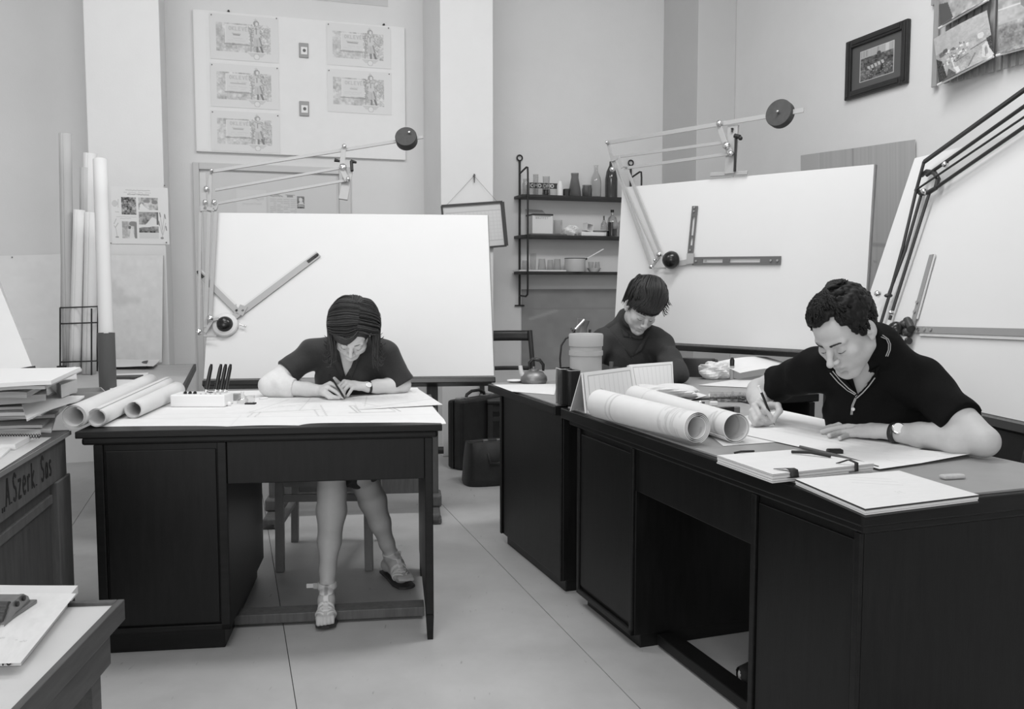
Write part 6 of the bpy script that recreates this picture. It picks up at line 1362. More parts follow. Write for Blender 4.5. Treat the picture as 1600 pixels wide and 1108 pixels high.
# ================================================================== the man at the long desk
def man():
    rnd = random.Random(4)
    o = V(.978, 2.63, 1.114); Rm = eul(-54.5, 40, -4)
    t = thing('person', 'dark curly haired man in a black polo shirt writing at the long desk', 'person', (1.30, 2.95, 0))
    f = V(-.83, -.56, 0); f /= np.linalg.norm(f); s = V(.56, -.83, 0); s /= np.linalg.norm(s)      # facing, right-to-left
    c7 = V(1.105, 2.725, 1.055); shR = aty(1264, 582, 2.96); shL = aty(1444, 602, 2.68); pel = V(1.37, 2.99, .56)
    elR = aty(1186, 610, 3.24); wrR = aty(1191, 638, 3.10); elL = atz(1537, 690, .818); wrL = atz(1400, 676, .806)
    chest = lerp(lerp(shR, shL, .5), pel, .38) + f * .03; belly = lerp(lerp(shR, shL, .5), pel, .72) + f * .05
    kR, kL = pel + f * .46 - s * .12 + V(0, 0, -.03), pel + f * .46 + s * .12 + V(0, 0, -.03)
    aR, aL = kR * [1, 1, 0] + f * .06 + UPZ * .09, kL * [1, 1, 0] + f * .02 + UPZ * .09
    up = lerp(shR, shL, .5) - pel; up /= np.linalg.norm(up); fr = np.cross(up, s); fr /= np.linalg.norm(fr); fr = fr if fr @ f > 0 else -fr; TM = np.stack([s, fr, up], 1)
    hf = .0028
    S = SDF((.70, 2.35, 0), (1.68, 3.42, 1.32), .0065, hf, [(.79, 1.20)], [(2.47, 3.10)], [(.765, 1.29)])
    def torso(S, g, k=.03):
        S.ell(pel, (.17 + g, .12 + g, .11 + g), TM, k); S.ell(belly, (.155 + g, .125 + g, .13 + g), TM, .05); S.ell(chest, (.165 + g, .12 + g, .17 + g), TM, .05)
        S.cone(lerp(shR, c7, .15), lerp(shL, c7, .15), .05 + g, .05 + g, .05); S.cone(c7, lerp(shR, shL, .5) - up * .06, .065 + g, .09 + g, .04)
        S.cone(lerp(c7, shR, .25), shR, .05 + g, .053 + g, .03); S.cone(lerp(c7, shL, .25), shL, .05 + g, .053 + g, .03)
    torso(S, 0)
    L = head(S, o, Rm, True, 1.0)
    S.cone(c7 + f * .015, L(0, -.022, -.05), .062, .056, .02); S.cone(lerp(c7, chest, .25) + fr * .02, L(0, .005, -.075), .042, .036, .02)
    for a, b, c in ((shR, elR, wrR), (shL, elL, wrL)):
        S.chain([a, lerp(a, b, .45), b], [.054, .051, .041], .02); S.chain([b, lerp(b, c, .28), lerp(b, c, .7), c], [.040, .045, .036, .028], .015)
    # writing hand and resting hand
    tip = atz(1210.5, 665, .777)
    hand_pts(S, wrR, [aty(1186, 627, 3.02), aty(1179, 634, 3.005), aty(1175, 643, 2.998), aty(1174, 652, 2.995)], [aty(1197, 641, 2.990), aty(1187.5, 649, 2.970), aty(1181, 657.5, 2.968), aty(1179, 663, 2.972)],
             [aty(1208.5, 658, 2.985), aty(1205, 660.5, 2.992), aty(1200, 664, 2.995), aty(1194, 666, 3.0)], [aty(1205, 634, 3.06), aty(1215, 634, 3.025), aty(1218, 642, 2.995), aty(1210.5, 653, 2.985)], fist=.015)
    hand_pts(S, wrL, [aty(1341, 660, 2.80), aty(1337, 665, 2.778), aty(1339, 672, 2.758), aty(1345, 679, 2.74)], [aty(1312, 663.5, 2.83), aty(1308, 669, 2.815), aty(1314, 675.5, 2.79), aty(1326, 681.5, 2.765)],
             [atz(1291, 669, .782), atz(1284.5, 675, .782), atz(1296, 681, .782), atz(1312, 685, .782)], [aty(1378, 661, 2.83), aty(1352, 660, 2.87), aty(1334, 662, 2.88), aty(1318, 665, 2.88)], 1.02)
    S.chain([pel - s * .09, kR, aR], [.095, .065, .045], .02); S.chain([pel + s * .09, kL, aL], [.095, .065, .045], .02)
    for a in (aR, aL): S.chain([a - UPZ * .04 - f * .03, a - UPZ * .055 + f * .16], [.04, .034], .02)
    def col(P):
        g = np.full(len(P), .52); q = (P - o) @ Rm
        lip = np.exp(-((q[:, 0] / .024) ** 2 + ((q[:, 2] + .0665) / .010) ** 2) ** 2) * (q[:, 1] > .07); g *= 1 - .22 * lip
        jaw = np.exp(-(((q[:, 2] + .085) / .035) ** 2)) * (q[:, 1] > .0) * (np.abs(q[:, 0]) < .075) * (q[:, 2] > -.14); g *= 1 - .13 * jaw
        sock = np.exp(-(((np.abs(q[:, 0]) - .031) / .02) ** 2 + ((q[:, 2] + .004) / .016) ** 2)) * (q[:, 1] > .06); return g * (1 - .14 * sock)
    body = S.build('body', SKINM, t, 1, col); bv = S.bvh()
    head_bits(L, t, .0052, True, .03)
    # hair: tight curls laid over the scalp
    HM = mat('black_hair', .007, .55, spec=.3, noise=(160, .5), bump=(300, .3))
    H = SDF(o - .17, o + .19, .0028, .0028)
    azx = [-3.2, -2.7, -2.1, -1.75, -1.45, -1.25, -1.1, -1.0, -.85, -.7, -.45, -.2, .3, .5, .8, 1.0, 1.2, 1.4, 1.75, 2.1, 2.7, 3.2]; zm = [-.06, -.055, -.035, .0, .034, -.005, .015, .045, .074, .101, .097, .086, .080, .084, .088, .05, .0, .03, .0, -.035, -.055, -.06]
    n = 0
    for _ in range(5200):
        th, ph = rnd.uniform(-math.pi, math.pi), math.asin(rnd.uniform(-.9, 1)); p = scalp(th, ph); za = np.interp(th, azx, zm)
        if p[2] < za or n > 620: continue
        n += 1; nr = p - V(0, -.018, .034); nr /= np.linalg.norm(nr); side = abs(th) > .9 and p[2] < .05
        lift = .003 if side else .006; a0 = rnd.uniform(0, 6.28); e1 = np.cross(nr, V(0, 0, 1)) + 1e-6; e1 /= np.linalg.norm(e1); e2 = np.cross(nr, e1)
        rr = .007 if side else rnd.uniform(.008, .012); pts = []
        for k in range(4):
            a = a0 + k * 1.1; pts.append(L(*(p + nr * (lift + rnd.uniform(-.002, .006)) + (e1 * math.cos(a) + e2 * math.sin(a)) * rr)))
        S_ = [.0062, .0066, .006, .004] if not side else [.005, .005, .0045, .003]; H.chain(pts, S_, .003)
        H.ell(L(*(p - nr * .001)), (.009, .009, .009), None, .004)
    for x, y, z in ((.0, .03, .132), (.02, .05, .128), (.012, .02, .138)): H.chain([L(x, y, z - .01), L(x + .008, y, z), L(x + .014, y - .006, z - .006)], [.006, .006, .004], .003)
    H.build('hair', HM, t, 1)
    cv_ = []
    for i in range(420):                              # wavy strands combed back from the hairline
        th = rnd.uniform(-1.15, 1.15); q = rnd.random(); z0 = float(np.interp(th, azx, zm)) + .004
        ph0 = math.asin(max(-.95, min(.98, (z0 - .034) / .088))); ph = ph0 + (1.45 - ph0) * q; P = []; wv = rnd.uniform(0, 6.28); am = rnd.uniform(.10, .22)
        for k in range(7):
            u = k / 6; a = th * (1 - .5 * u * q) + am * math.sin(wv + u * 9) * .45; e = ph + u * .75; lift = .016 + .006 * math.sin(wv + u * 11) + .005 * q
            if e > math.pi / 2: a, e = a + math.pi, math.pi - e
            P.append(L(*(scalp(a, e) + (scalp(a, e) - V(0, -.018, .034)) / .09 * lift)))
        cv_.append((P, rnd.uniform(.0026, .0042)))
    for i in range(460):                              # short side and back hair
        sg = rnd.choice((-1, 1)); th = sg * rnd.uniform(1.1, 3.1); zl = float(np.interp(th, azx, zm)); z = rnd.uniform(zl + .01, .118); e = math.asin((z - .034) / .088); P = []; wv = rnd.uniform(0, 6.28)
        for k in range(5):
            u = k / 4; a = th + sg * u * .22 + .05 * math.sin(wv + 8 * u); e2 = e - u * .35
            P.append(L(*(scalp(a, e2) + (scalp(a, e2) - V(0, -.018, .034)) / .09 * (.009 + .003 * math.sin(wv + 9 * u)))))
        if (Rm.T @ (P[-1] - o))[2] > zl - .012: cv_.append((P, rnd.uniform(.0020, .0030)))
    strands('hair_strands', cv_, HM, t, 14)
    # polo shirt
    SHM = mat('black_jersey', .006, .9, noise=(300, .2), bump=(400, .2), spec=.15)
    C = SDF((.82, 2.42, .45), (1.66, 3.30, 1.14), .0050, .0050)
    torso(C, .014)
    for a, b, e in ((shR, elR, .62), (shL, elL, .66)): C.cone(a, lerp(a, b, e), .066, .061, .03, ends=True)
    C.cone(c7 + f * .010, L(0, -.026, -.056), .078, .066, .02, ends=True)
    C.wrinkle((.8, 2.4, .6), (1.66, 3.3, 1.1), .0016, ((40, 22, 60, 0), (-30, 60, 25, 1), (15, -35, 70, 2.2), (70, 20, -30, .5)))
    for a, b, e in ((shR, elR, .62), (shL, elL, .66)):
        d = (b - a) / np.linalg.norm(b - a); q = lerp(a, b, e); C.half(q - .085, q + .085, q, d)
    # neck opening: the V between the collar points
    pts = [cast(bv, u, v)[0] for u, v in ((1316, 588), (1336, 618), (1356, 584))]
    vR, vB, vL = [aty(1317, 583, 2.66), aty(1337, 617, 2.73), aty(1359, 586, 2.66)]
    nf = V(-.55, -.80, .2); cR = np.cross(vB - vR, nf); cL = np.cross(vB - vL, nf); cen = (vR + vB + vL) / 3
    cR = cR if cR @ (cen - vR) < 0 else -cR; cL = cL if cL @ (cen - vL) < 0 else -cL
    C.wedge([(vR, cR), (vL, cL), (vB - nf * .06, -nf), ((vR + vL) / 2 + UPZ * .004, UPZ)], cen - .16, cen + .16)
    sh = C.build('polo_shirt', SHM, t, 1); cv = C.bvh()
    TRM = mat('collar_trim', .42, .7); WB = mat('pearl_button', .75, .3)
    patch(cv, ((1293, 578), (1312, 582), (1338, 615), (1333, 622)), 6, 2, .010, 'collar', SHM, sh); patch(cv, ((1361, 580), (1374, 572), (1370, 596), (1339, 621)), 5, 3, .010, 'collar', SHM, sh)
    for k in (0, 1): strip(cv, [(1297 + k * 4, 583 - k * 3), (1310 + k * 3.5, 598 - k * 3), (1324 + k * 2.5, 610 - k * 2.5), (1336 + k * 1.5, 617 - k * 1.5)], .0017, .013, 'collar_stripe', TRM, sh); strip(cv, [(1363 + k * 4, 588 + k * 2.5), (1354 + k * 3.5, 601 + k * 2.5), (1345 + k * 3, 612 + k * 2), (1337 + k * 2, 620 + k * 2)], .0017, .013, 'collar_stripe', TRM, sh); strip(cv, [(1377 + k * 2, 526.5 - k * 3), (1385 + k * 3, 530), (1388.5 + k * 3, 538), (1388 + k * 3, 547), (1384 + k * 3, 557)], .0014, .004, 'collar_stripe', TRM, sh); strip(cv, [(1337 - 2 * k + 1, 622), (1332 - 2 * k + 1, 634), (1329.5 - 2 * k + 2, 648)], .0015, .005, 'placket_stripe', TRM, sh)
    p, n_ = cast(cv, 1333, 639.5)
    if p is not None:
        c_ = CAM0 - p; c_ /= np.linalg.norm(c_); Q = Vector(c_).to_track_quat('Z', 'Y').to_matrix().to_4x4(); MB().lathe([(1e-4, .009), (.002, .009), (.0045, .0105), (.0058, .009), (.0058, .005), (1e-4, .005)], p, 14, Q).build('button', WB, sh)
    # trousers and shoes
    T_ = SDF((.70, 2.45, 0), (1.66, 3.30, .72), .008, .008); T_.ell(pel - UPZ * .01, (.185, .135, .12), TM, .03)
    T_.chain([pel - s * .09, kR, aR], [.11, .085, .07], .03); T_.chain([pel + s * .09, kL, aL], [.11, .085, .07], .03); T_.half((.6, 2.4, .0), (1.7, 3.4, .1), V(0, 0, .05), -UPZ); T_.build('trousers', mat('dark_trousers', .03, .8), t, 1)
    for a in (aR, aL): B = SDF(a - .13 + f * .05, a + .17 + f * .05, .006, .006); B.chain([a - UPZ * .045 - f * .05, a - UPZ * .05 + f * .05, a - UPZ * .056 + f * .18], [.042, .042, .036], .02); B.half(a - .5, a + .5, V(0, 0, .004), -UPZ); B.build('shoe', mat('shoe_leather', .008, .75), t, 1)
    # wrist watch
    d = (wrL - elL) / np.linalg.norm(wrL - elL); q = lerp(elL, wrL, .90); p, n_ = cast(bv, 1397, 667)
    if p is None: p = q
    STR = mat('watch_strap', .02, .4); x = np.cross(d, UPZ); x /= np.linalg.norm(x); y = np.cross(x, d)
    q = lerp(elL, wrL, 1.0); ring = [q + (x * math.cos(a) * .033 + y * math.sin(a) * .031) for a in np.linspace(0, 6.283, 25)]
    MB().grid(lambda a, b: np.array(ring[int(round(a * 24))]) + d * (b - .5) * .017, 24, 1).build('watch_strap', STR, t, solid=.003)
    nn = V(-.20, -.85, .45); nn /= np.linalg.norm(nn); wc = q + nn * .036; Q = Vector(nn).to_track_quat('Z', 'Y').to_matrix().to_4x4()
    w_ = MB().lathe([(1e-4, .009), (.0155, .0085), (.0185, .006), (.0185, 0), (1e-4, 0)], wc, 28, Q).build('wristwatch', CHROME, t); MB().lathe([(1e-4, .0098), (.0150, .0094), (.0152, .008)], wc, 24, Q).build('dial', mat('watch_dial', .82, .3), w_)
    # pencil held in the right hand
    top = aty(1185.5, 603, 2.975); pt = thing('pencil', 'black pencil with a white end held by the man', 'pencil', tuple(tip)); d = top - tip
    MB().tube([tip, tip + d * .10], [.0006, .0038], 8).build('point', PALEW, pt); MB().cyl(tip + d * .10, tip + d * .84, .0042, n=10).build('barrel', BLACK, pt); MB().cyl(tip + d * .84, top, .0044, n=10).build('white_end', WHITE, pt)
man()
# ================================================================== the woman at the single pedestal desk
def person_torso(S, c7, shR, shL, pel, TM, g, w=.15, k=.03, chest_f=.02, bust=0):
    ms = lerp(shR, shL, .5); fr = TM[:, 1]; up = TM[:, 2]
    chest = lerp(ms, pel, .32) + fr * chest_f; belly = lerp(ms, pel, .68) + fr * .02
    S.ell(pel, (w + .02 + g, .12 + g, .11 + g), TM, k); S.ell(belly, (w - .025 + g, .098 + g, .13 + g), TM, .05); S.ell(chest, (w - .01 + g, .10 + g, .15 + g), TM, .05)
    if bust:
        for sg in (-1, 1): S.ell(lerp(ms, pel, .42) + fr * (.085) + TM[:, 0] * sg * .065, (.055 + g, .045 + g, .055 + g), TM, .04)
    S.cone(lerp(shR, c7, .15), lerp(shL, c7, .15), .045 + g, .045 + g, .04); S.cone(c7, ms - up * .05, .055 + g, .075 + g, .04)
    S.cone(lerp(c7, shR, .3), shR, .042 + g, .046 + g, .03); S.cone(lerp(c7, shL, .3), shL, .042 + g, .046 + g, .03)
def tframe(shR, shL, pel):
    s = shL - shR; s /= np.linalg.norm(s); up = lerp(shR, shL, .5) - pel; up -= s * (up @ s); up /= np.linalg.norm(up); fr = np.cross(up, -s); return np.stack([-s, fr, up], 1)
HAIRB = mat('brown_hair', .032, .40, noise=(120, .45), bump=(260, .35), stretch=(3, 3, .6))
def woman():
    rnd = random.Random(9)
    o = V(-.668, 3.745, 1.057); Rm = eul(2, 57, 8)
    t = thing('person', 'long haired woman in a dark dress drawing at the single pedestal desk', 'person', (-.75, 4.05, 0))
    c7 = V(-.668, 3.925, .990); shR = aty(486, 553, 3.93); shL = aty(603, 556, 3.93); pel = V(-.74, 4.13, .555)
    TM = tframe(shR, shL, pel); fr = TM[:, 1]
    elR = aty(421, 603, 3.82); wrR = aty(501, 610.5, 3.785); elL = aty(629, 601, 3.93); wrL = aty(576, 605, 3.85)
    kR, kL = aty(518, 738, 3.44), aty(562, 736, 3.55)
    aR, aL = aty(511, 916, 3.33), aty(611, 866, 3.74)
    bR, bL = aty(509, 962, 3.195), aty(627, 900, 3.655)       # balls of the feet
    S = SDF((-1.20, 3.02, -.02), (-.36, 4.33, 1.25), .0068, .0027, [(-.86, -.55)], [(3.50, 3.90)], [(.755, 1.20)])
    person_torso(S, c7, shR, shL, pel, TM, 0, bust=1)
    L = head(S, o, Rm, False, .97)
    S.cone(c7, L(0, -.022, -.05), .048, .047, .02)
    for a, b, c in ((shR, elR, wrR), (shL, elL, wrL)):
        S.chain([a, lerp(a, b, .5), b], [.044, .041, .035], .02); S.chain([b, lerp(b, c, .3), lerp(b, c, .75), c], [.035, .037, .029, .024], .015)
    tip = atz(539, 624, .782)
    hand_pts(S, wrR, [aty(516, 599.5, 3.77), aty(512, 605, 3.745), aty(508, 611, 3.73), aty(507, 616, 3.72)], [aty(530, 605.5, 3.745), aty(525, 612.5, 3.718), aty(519, 619, 3.70), aty(514, 622, 3.70)],
             [aty(537, 617, 3.72), aty(535.5, 621, 3.705), aty(529.5, 624, 3.70), aty(522, 625, 3.70)], [aty(514, 604, 3.81), aty(525, 606, 3.80), aty(533, 611, 3.765), aty(537.5, 618, 3.735)], .92)
    hand_pts(S, wrL, [aty(538, 596.5, 3.83), aty(541, 598.5, 3.815), aty(545, 602, 3.80), aty(551, 606, 3.79)], [aty(531, 602.5, 3.815), aty(533.5, 606.5, 3.79), aty(538.5, 610, 3.778), aty(547, 612.5, 3.772)],
             [aty(529.5, 611, 3.785), aty(533, 616, 3.768), aty(537.5, 618, 3.762), aty(543, 618.5, 3.757)], [aty(556, 600, 3.865), aty(540, 599, 3.865), aty(530.5, 600, 3.855), aty(522.5, 591.5, 3.845)], .90)
    for h_, k_, a_, b_, sg in ((-1, kR, aR, bR, 0), (1, kL, aL, bL, 1)):
        hp = pel - TM[:, 0] * h_ * .085; S.chain([hp, lerp(hp, k_, .5), k_], [.088, .076, .056], .02)
        d = a_ - k_; bk = V(0, .022, 0)
        S.chain([k_, k_ + d * .18 + bk, k_ + d * .36 + bk * 1.4, k_ + d * .62 + bk * .6, k_ + d * .86, a_], [.052, .053, .056, .043, .030, .029], .02)
        fd = b_ - a_; fd[2] = 0; fd /= np.linalg.norm(fd); sd = np.cross(fd, UPZ); heel = a_ - fd * .035 - UPZ * .055
        S.ell(heel, (.027, .03, .027), None, .02); S.chain([a_ - UPZ * .012, lerp(a_, b_, .55) + UPZ * .006, b_], [.031, .029, .024], .02); S.cone(heel, b_ - UPZ * .006, .024, .022, .02); S.ell(b_, (.036, .036, .020), None, .015)
        for k in range(5):
            q = b_ + sd * (-.026 + .0125 * k) * (1 if sg == 0 else 1) + fd * .012; ln = (.036, .04, .038, .034, .028)[k] if sg else (.028, .034, .038, .04, .036)[k]; S.chain([q, q + fd * ln * .6 + UPZ * .004, q + fd * ln - UPZ * (.004 if sg else .012)], [.009, .0085, .0075] if k not in ((4,) if not sg else (0,)) else [.012, .0115, .010], .003)
    def col(P):
        g = np.full(len(P), .62); q = (P - o) @ Rm
        lip = np.exp(-((q[:, 0] / .024) ** 2 + ((q[:, 2] + .0645) / .010) ** 2) ** 2) * (q[:, 1] > .07); g *= 1 - .3 * lip
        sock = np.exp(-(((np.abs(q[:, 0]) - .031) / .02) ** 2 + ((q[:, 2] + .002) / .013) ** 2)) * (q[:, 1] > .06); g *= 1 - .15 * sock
        return np.where(P[:, 2] < .62, .55, g)      # nylon stockings below the desk
    body = S.build('body', SKINM, t, 1, col); bv = S.bvh()
    head_bits(L, t, .0024, False, .10)
    # ---- hair: a smooth base and long strands falling from a parting
    H = SDF(o - V(.22, .24, .30), o + V(.22, .26, .20), .0034, .0034)
    H.ell(L(0, -.022, .038), (.084, .099, .094), Rm, .01); H.ell(L(0, -.075, -.02), (.078, .060, .085), Rm, .03)
    H.ell(L(.0, .118, -.040), (.066, .075, .080), Rm, .01, 'sub')
    H.build('hair', HAIRB, t, 1)
    cv_ = []
    def fall(P, side, ln, out, curl, r):
        e = P[-1]; X = Rm[:, 0] * side
        P += [e + V(0, 0, -.035) - X * .004 * (1 - out), e + V(0, 0, -.55 * ln) - X * .010 * (1 - out) + V(0, .003, 0), e + V(0, 0, -.88 * ln) - X * .010 * (1 - out), e + V(0, 0, -ln) + X * curl * .5, e + V(0, -.004, -ln + .010 * (curl > .02)) + X * curl]; cv_.append((P, r))
    for i in range(560):
        side = 1 if rnd.random() < .6 else -1; q = rnd.random() ** .8; be0 = .88 - 1.75 * q; lf = rnd.uniform(.004, .030)
        a0 = -.28 + rnd.uniform(-.03, .03)
        if side > 0:
            fr_ = max(0, 1 - q / .32)                     # fringe strands dip over the forehead
            be1 = be0 + .20 * fr_; P = [dome(a0, be0, lf * .5 + .002), dome(.25, be1, lf * .8), dome(.70, be0 + .10 * fr_ - .02, lf), dome(1.12, be0 * .80 - .10 + .22 * fr_, lf), dome(1.48, be0 * .62 - .14 + .12 * fr_, lf)]
        else: P = [dome(a0, be0, lf * .5 + .002), dome(-.62, be0 - .02 - .07 * max(0, 1 - q / .3), lf * .8), dome(-1.05, be0 * .85 - .06, lf + .006), dome(-1.48, be0 * .62 - .10, lf + .010)]
        P = [L(*x) for x in P]; fall(P, side, rnd.uniform(.105, .150), rnd.random(), rnd.choice((-.008, .002, .008, .014, .024)), rnd.uniform(.0017, .0030))
    for i in range(90):                                   # the fringe swept across the forehead
        q = rnd.random(); lf = rnd.uniform(.0, .006); dz = .056 * q
        P = [L(-.026, .066 + .012 * (1 - q), .098 + dz * .4), L(-.008, .087 + lf, .080 + dz * .6), L(.018, .0925 + lf, .050 + dz * .85), L(.044, .083 + lf, .040 + dz), L(.070, .060 + lf, .032 + dz * .8), L(.090, .032, .016 + dz * .5)]
        fall(P, 1, rnd.uniform(.10, .14), rnd.random(), rnd.choice((-.006, .004, .012)), rnd.uniform(.0018, .0028))
    for i in range(150):                                  # over the back of the head
        a = rnd.uniform(-1.1, 1.1); lf = rnd.uniform(.006, .02); cv_.append(([L(*dome(a * .4, -.35, lf)), L(*dome(a * .8, -.75, lf)), L(*dome(a, -1.15, lf)), L(a * .07, -.115, -.03), L(a * .07, -.105, -.09)], .0028))
    for i in range(12):                                   # loose wisps on her left
        q = rnd.uniform(-.2, .3); lf = rnd.uniform(.026, .044); cv_.append(([L(*dome(-.5, q, .012)), L(*dome(-1.0, q, lf)), L(*dome(-1.45, q, lf)), L(-.108 - lf * .3, .03, -.05)], .0007))
    strands('hair_strands', cv_, HAIRB, t, 22)
    # ---- dress
    DM = mat('dark_dress', .022, .8, noise=(160, .25), bump=(300, .15), sheen=.15)
    C = SDF((-1.12, 3.46, .40), (-.38, 4.34, 1.10), .0052, .0052)
    person_torso(C, c7, shR, shL, pel, TM, .012, bust=1)
    for a, b, e in ((shR, elR, .60), (shL, elL, .98)):
        C.cone(a, lerp(a, b, e), .056, .056, .03, ends=True); q0, q1 = lerp(a, b, e - .16), lerp(a, b, e); C.cone(q0, q1, .058, .060, .004, ends=True)
    for h_, k_ in ((-1, kR), (1, kL)): hp = pel - TM[:, 0] * h_ * .085; C.chain([hp, k_ + V(0, .03, 0)], [.105, .078], .03)
    C.cone(lerp(kR, kL, .5) + V(0, .06, .01), pel, .07, .10, .04)
    C.cone(c7, lerp(c7, L(0, -.022, -.05), .40), .064, .060, .015, ends=True)
    C.wrinkle((-1.2, 3.4, .4), (-.3, 4.4, 1.1), .0013, ((45, 20, 55, 0), (-35, 55, 30, 1), (20, -35, 75, 2.2)))
    for a, b, e in ((shR, elR, .60), (shL, elL, .98)): d = (b - a) / np.linalg.norm(b - a); q = lerp(a, b, e); C.half(q - .075, q + .075, q, d)
    vR, vB, vL = aty(523, 540, 3.78), aty(538.5, 588, 3.84), aty(553, 546, 3.78); nf = V(.0, -.95, .3)
    cen = (vR + vB + vL) / 3; cR = np.cross(vB - vR, nf); cL = np.cross(vB - vL, nf); cR = cR if cR @ (cen - vR) < 0 else -cR; cL = cL if cL @ (cen - vL) < 0 else -cL
    C.wedge([(vR, cR), (vL, cL), (vB - nf * .09, -nf)], cen - .16, cen + .16)
    C.half((-1.2, 3.3, .36), (-.3, 3.62, .60), lerp(kR, kL, .5) + V(0, -.015, -.035), V(0, -.8, -.6))
    dr = C.build('dress', DM, t, 1); cv = C.bvh()
    patch(cv, ((508, 545), (517, 540), (539, 586), (534, 590)), 3, 8, .006, 'collar', DM, dr); patch(cv, ((554, 552), (563, 556), (550, 590), (540.5, 588)), 3, 8, .006, 'collar', DM, dr)
    # ---- white sleeve guard over the right elbow
    G_ = SDF(np.minimum(np.minimum(shR, elR), wrR) - .08, np.maximum(np.maximum(shR, elR), wrR) + .08, .004, .004)
    m_ = lerp(elR, wrR, .50); G_.chain([lerp(shR, elR, .5), elR], [.047, .044], .02); G_.chain([elR, lerp(elR, wrR, .28), lerp(elR, wrR, .75)], [.044, .045, .036], .02)
    G_.wrinkle(elR - .2, elR + .2, .0012, ((90, 40, 60, 0), (60, -80, 30, 1)))
    d = (wrR - elR) / np.linalg.norm(wrR - elR); G_.half(m_ - .09, m_ + V(.12, .09, .09), m_, d); d = (shR - elR) / np.linalg.norm(shR - elR); q = lerp(elR, shR, .42); G_.half(q - .075, q + .12, q, d)
    G_.build('sleeve_guard', mat('white_cloth', .68, .85, noise=(80, .05), bump=(200, .2)), t, 1)
    # ---- watch
    d = (wrL - elL) / np.linalg.norm(wrL - elL); q = wrL - d * .002; x = np.cross(d, UPZ); x /= np.linalg.norm(x); y = np.cross(x, d)
    ring = [q + (x * math.cos(a) + y * math.sin(a)) * .0262 for a in np.linspace(0, 6.283, 21)]; MB().grid(lambda a, b: np.array(ring[int(round(a * 20))]) + d * (b - .5) * .010, 20, 1).build('watch_strap', mat('watch_strap', .02, .4), t, solid=.002)
    nn = V(.15, -.88, .45); nn /= np.linalg.norm(nn); Q = Vector(nn).to_track_quat('Z', 'Y').to_matrix().to_4x4(); w_ = MB().lathe([(1e-4, .006), (.011, .0055), (.0125, .003), (.0125, 0), (1e-4, 0)], q + nn * .025, 22, Q).build('wristwatch', CHROME, t); MB().lathe([(1e-4, .0068), (.0105, .0062), (.0106, .005)], q + nn * .025, 20, Q).build('dial', mat('watch_dial', .82, .3), w_)
    # ---- sandals
    SW_ = mat('white_leather', .78, .45); SO = mat('sandal_sole', .05, .6)
    for a_, b_, sg in ((aR, bR, 0), (aL, bL, 1)):
        fd = b_ - a_; fd[2] = 0; fd /= np.linalg.norm(fd); sd = np.cross(fd, UPZ); n3 = b_ - a_; n3 /= np.linalg.norm(n3); heel = a_ - fd * .035 - UPZ * .055
        sn = thing('sandal', 'white strapped sandal on the foot ' + ('nearest the camera, over the foot rail' if sg == 0 else 'set back beside the right desk panel'), 'sandal', tuple(heel - UPZ * .03), 0, 'sandals of the seated woman')
        pts = []
        for k, (x, y, z) in enumerate(((-.026, -.03, 0), (-.030, .05, .0), (-.042, .14, 0), (-.036, .19, 0), (-.012, .205, 0), (.014, .205, 0), (.036, .19, 0), (.042, .14, 0), (.030, .05, 0), (.026, -.03, 0))):
            base = lerp(heel - UPZ * .030, b_ - UPZ * .026, np.clip((y + .03) / .16, 0, 1)); base = heel + (base - heel) * [0, 0, 1]; pts.append(V(*(heel + fd * y + sd * x)[:2], base[2]))
        MB().add(pts + [p - UPZ * .010 for p in pts], [list(range(10))[::-1], list(range(10, 20))] + [[i, (i + 1) % 10, 10 + (i + 1) % 10, 10 + i] for i in range(10)]).build('sole', SO, sn)
        MB().lathe([(1e-4, 0), (.024, 0), (.022, -.03), (1e-4, -.03)], heel - UPZ * .038, 16).build('heel', SO, sn) if heel[2] > .075 else None
        def band(name, planes, g=.0030, m=SW_):
            B = SDF(np.minimum(heel, b_ + fd * .05) - .06, np.maximum(np.maximum(a_, b_), heel) + .07, .0026, .0026)
            B.ell(heel, (.027 + g, .03 + g, .027 + g), None, .02); B.chain([a_ + UPZ * .06, a_ - UPZ * .012, lerp(a_, b_, .55) + UPZ * .006, b_], [.030 + g, .031 + g, .029 + g, .024 + g], .02); B.cone(heel, b_ - UPZ * .006, .024 + g, .022 + g, .02); B.ell(b_, (.036 + g, .036 + g, .020 + g), None, .015)
            B.cone(b_ - sd * .02, b_ - sd * .018 + fd * .03, .012 + g, .010 + g, .01); B.cone(b_ + sd * .02, b_ + sd * .018 + fd * .03, .012 + g, .010 + g, .01)
            lo, hi = heel - .3, heel + .4
            for p, n in planes: B.half(lo, hi, p, n)
            return B.build(name, m, sn, 0) if (B.F < 0).any() else None
        up3 = np.cross(sd, n3); up3 = up3 if up3[2] > 0 else -up3
        band('ankle_strap', [(a_ + UPZ * .016, UPZ), (a_ - UPZ * .004, -UPZ)])
        mid = lerp(a_, b_, .5)
        band('t_strap', [(mid + sd * .0105, sd), (mid - sd * .0105, -sd), (a_ + UPZ * .016, UPZ), (b_ + fd * .006, n3), (mid - up3 * .002, -up3)])
        for y0, y1 in ((-.040, -.030), (-.022, -.012)): band('instep_strap', [(b_ + n3 * y1, n3 + sd * 0), (b_ + n3 * y0, -n3), (b_ - UPZ * .018, -UPZ)])
        for sgn in (-1, 1):
            for y0, y1 in ((-.006, .003), (.009, .018)):
                nn = n3 * .75 + sd * sgn * .66; band('toe_strap', [(b_ + n3 * y1 + sd * sgn * .012, nn), (b_ + n3 * y0 + sd * sgn * .012, -nn), (b_ - UPZ * .02, -UPZ), (b_ + sd * sgn * .006, -sd * sgn)])
        c = a_ + UPZ * .006 - sd * .040 if sg == 0 else a_ + UPZ * .006 + sd * .034 - fd * .01
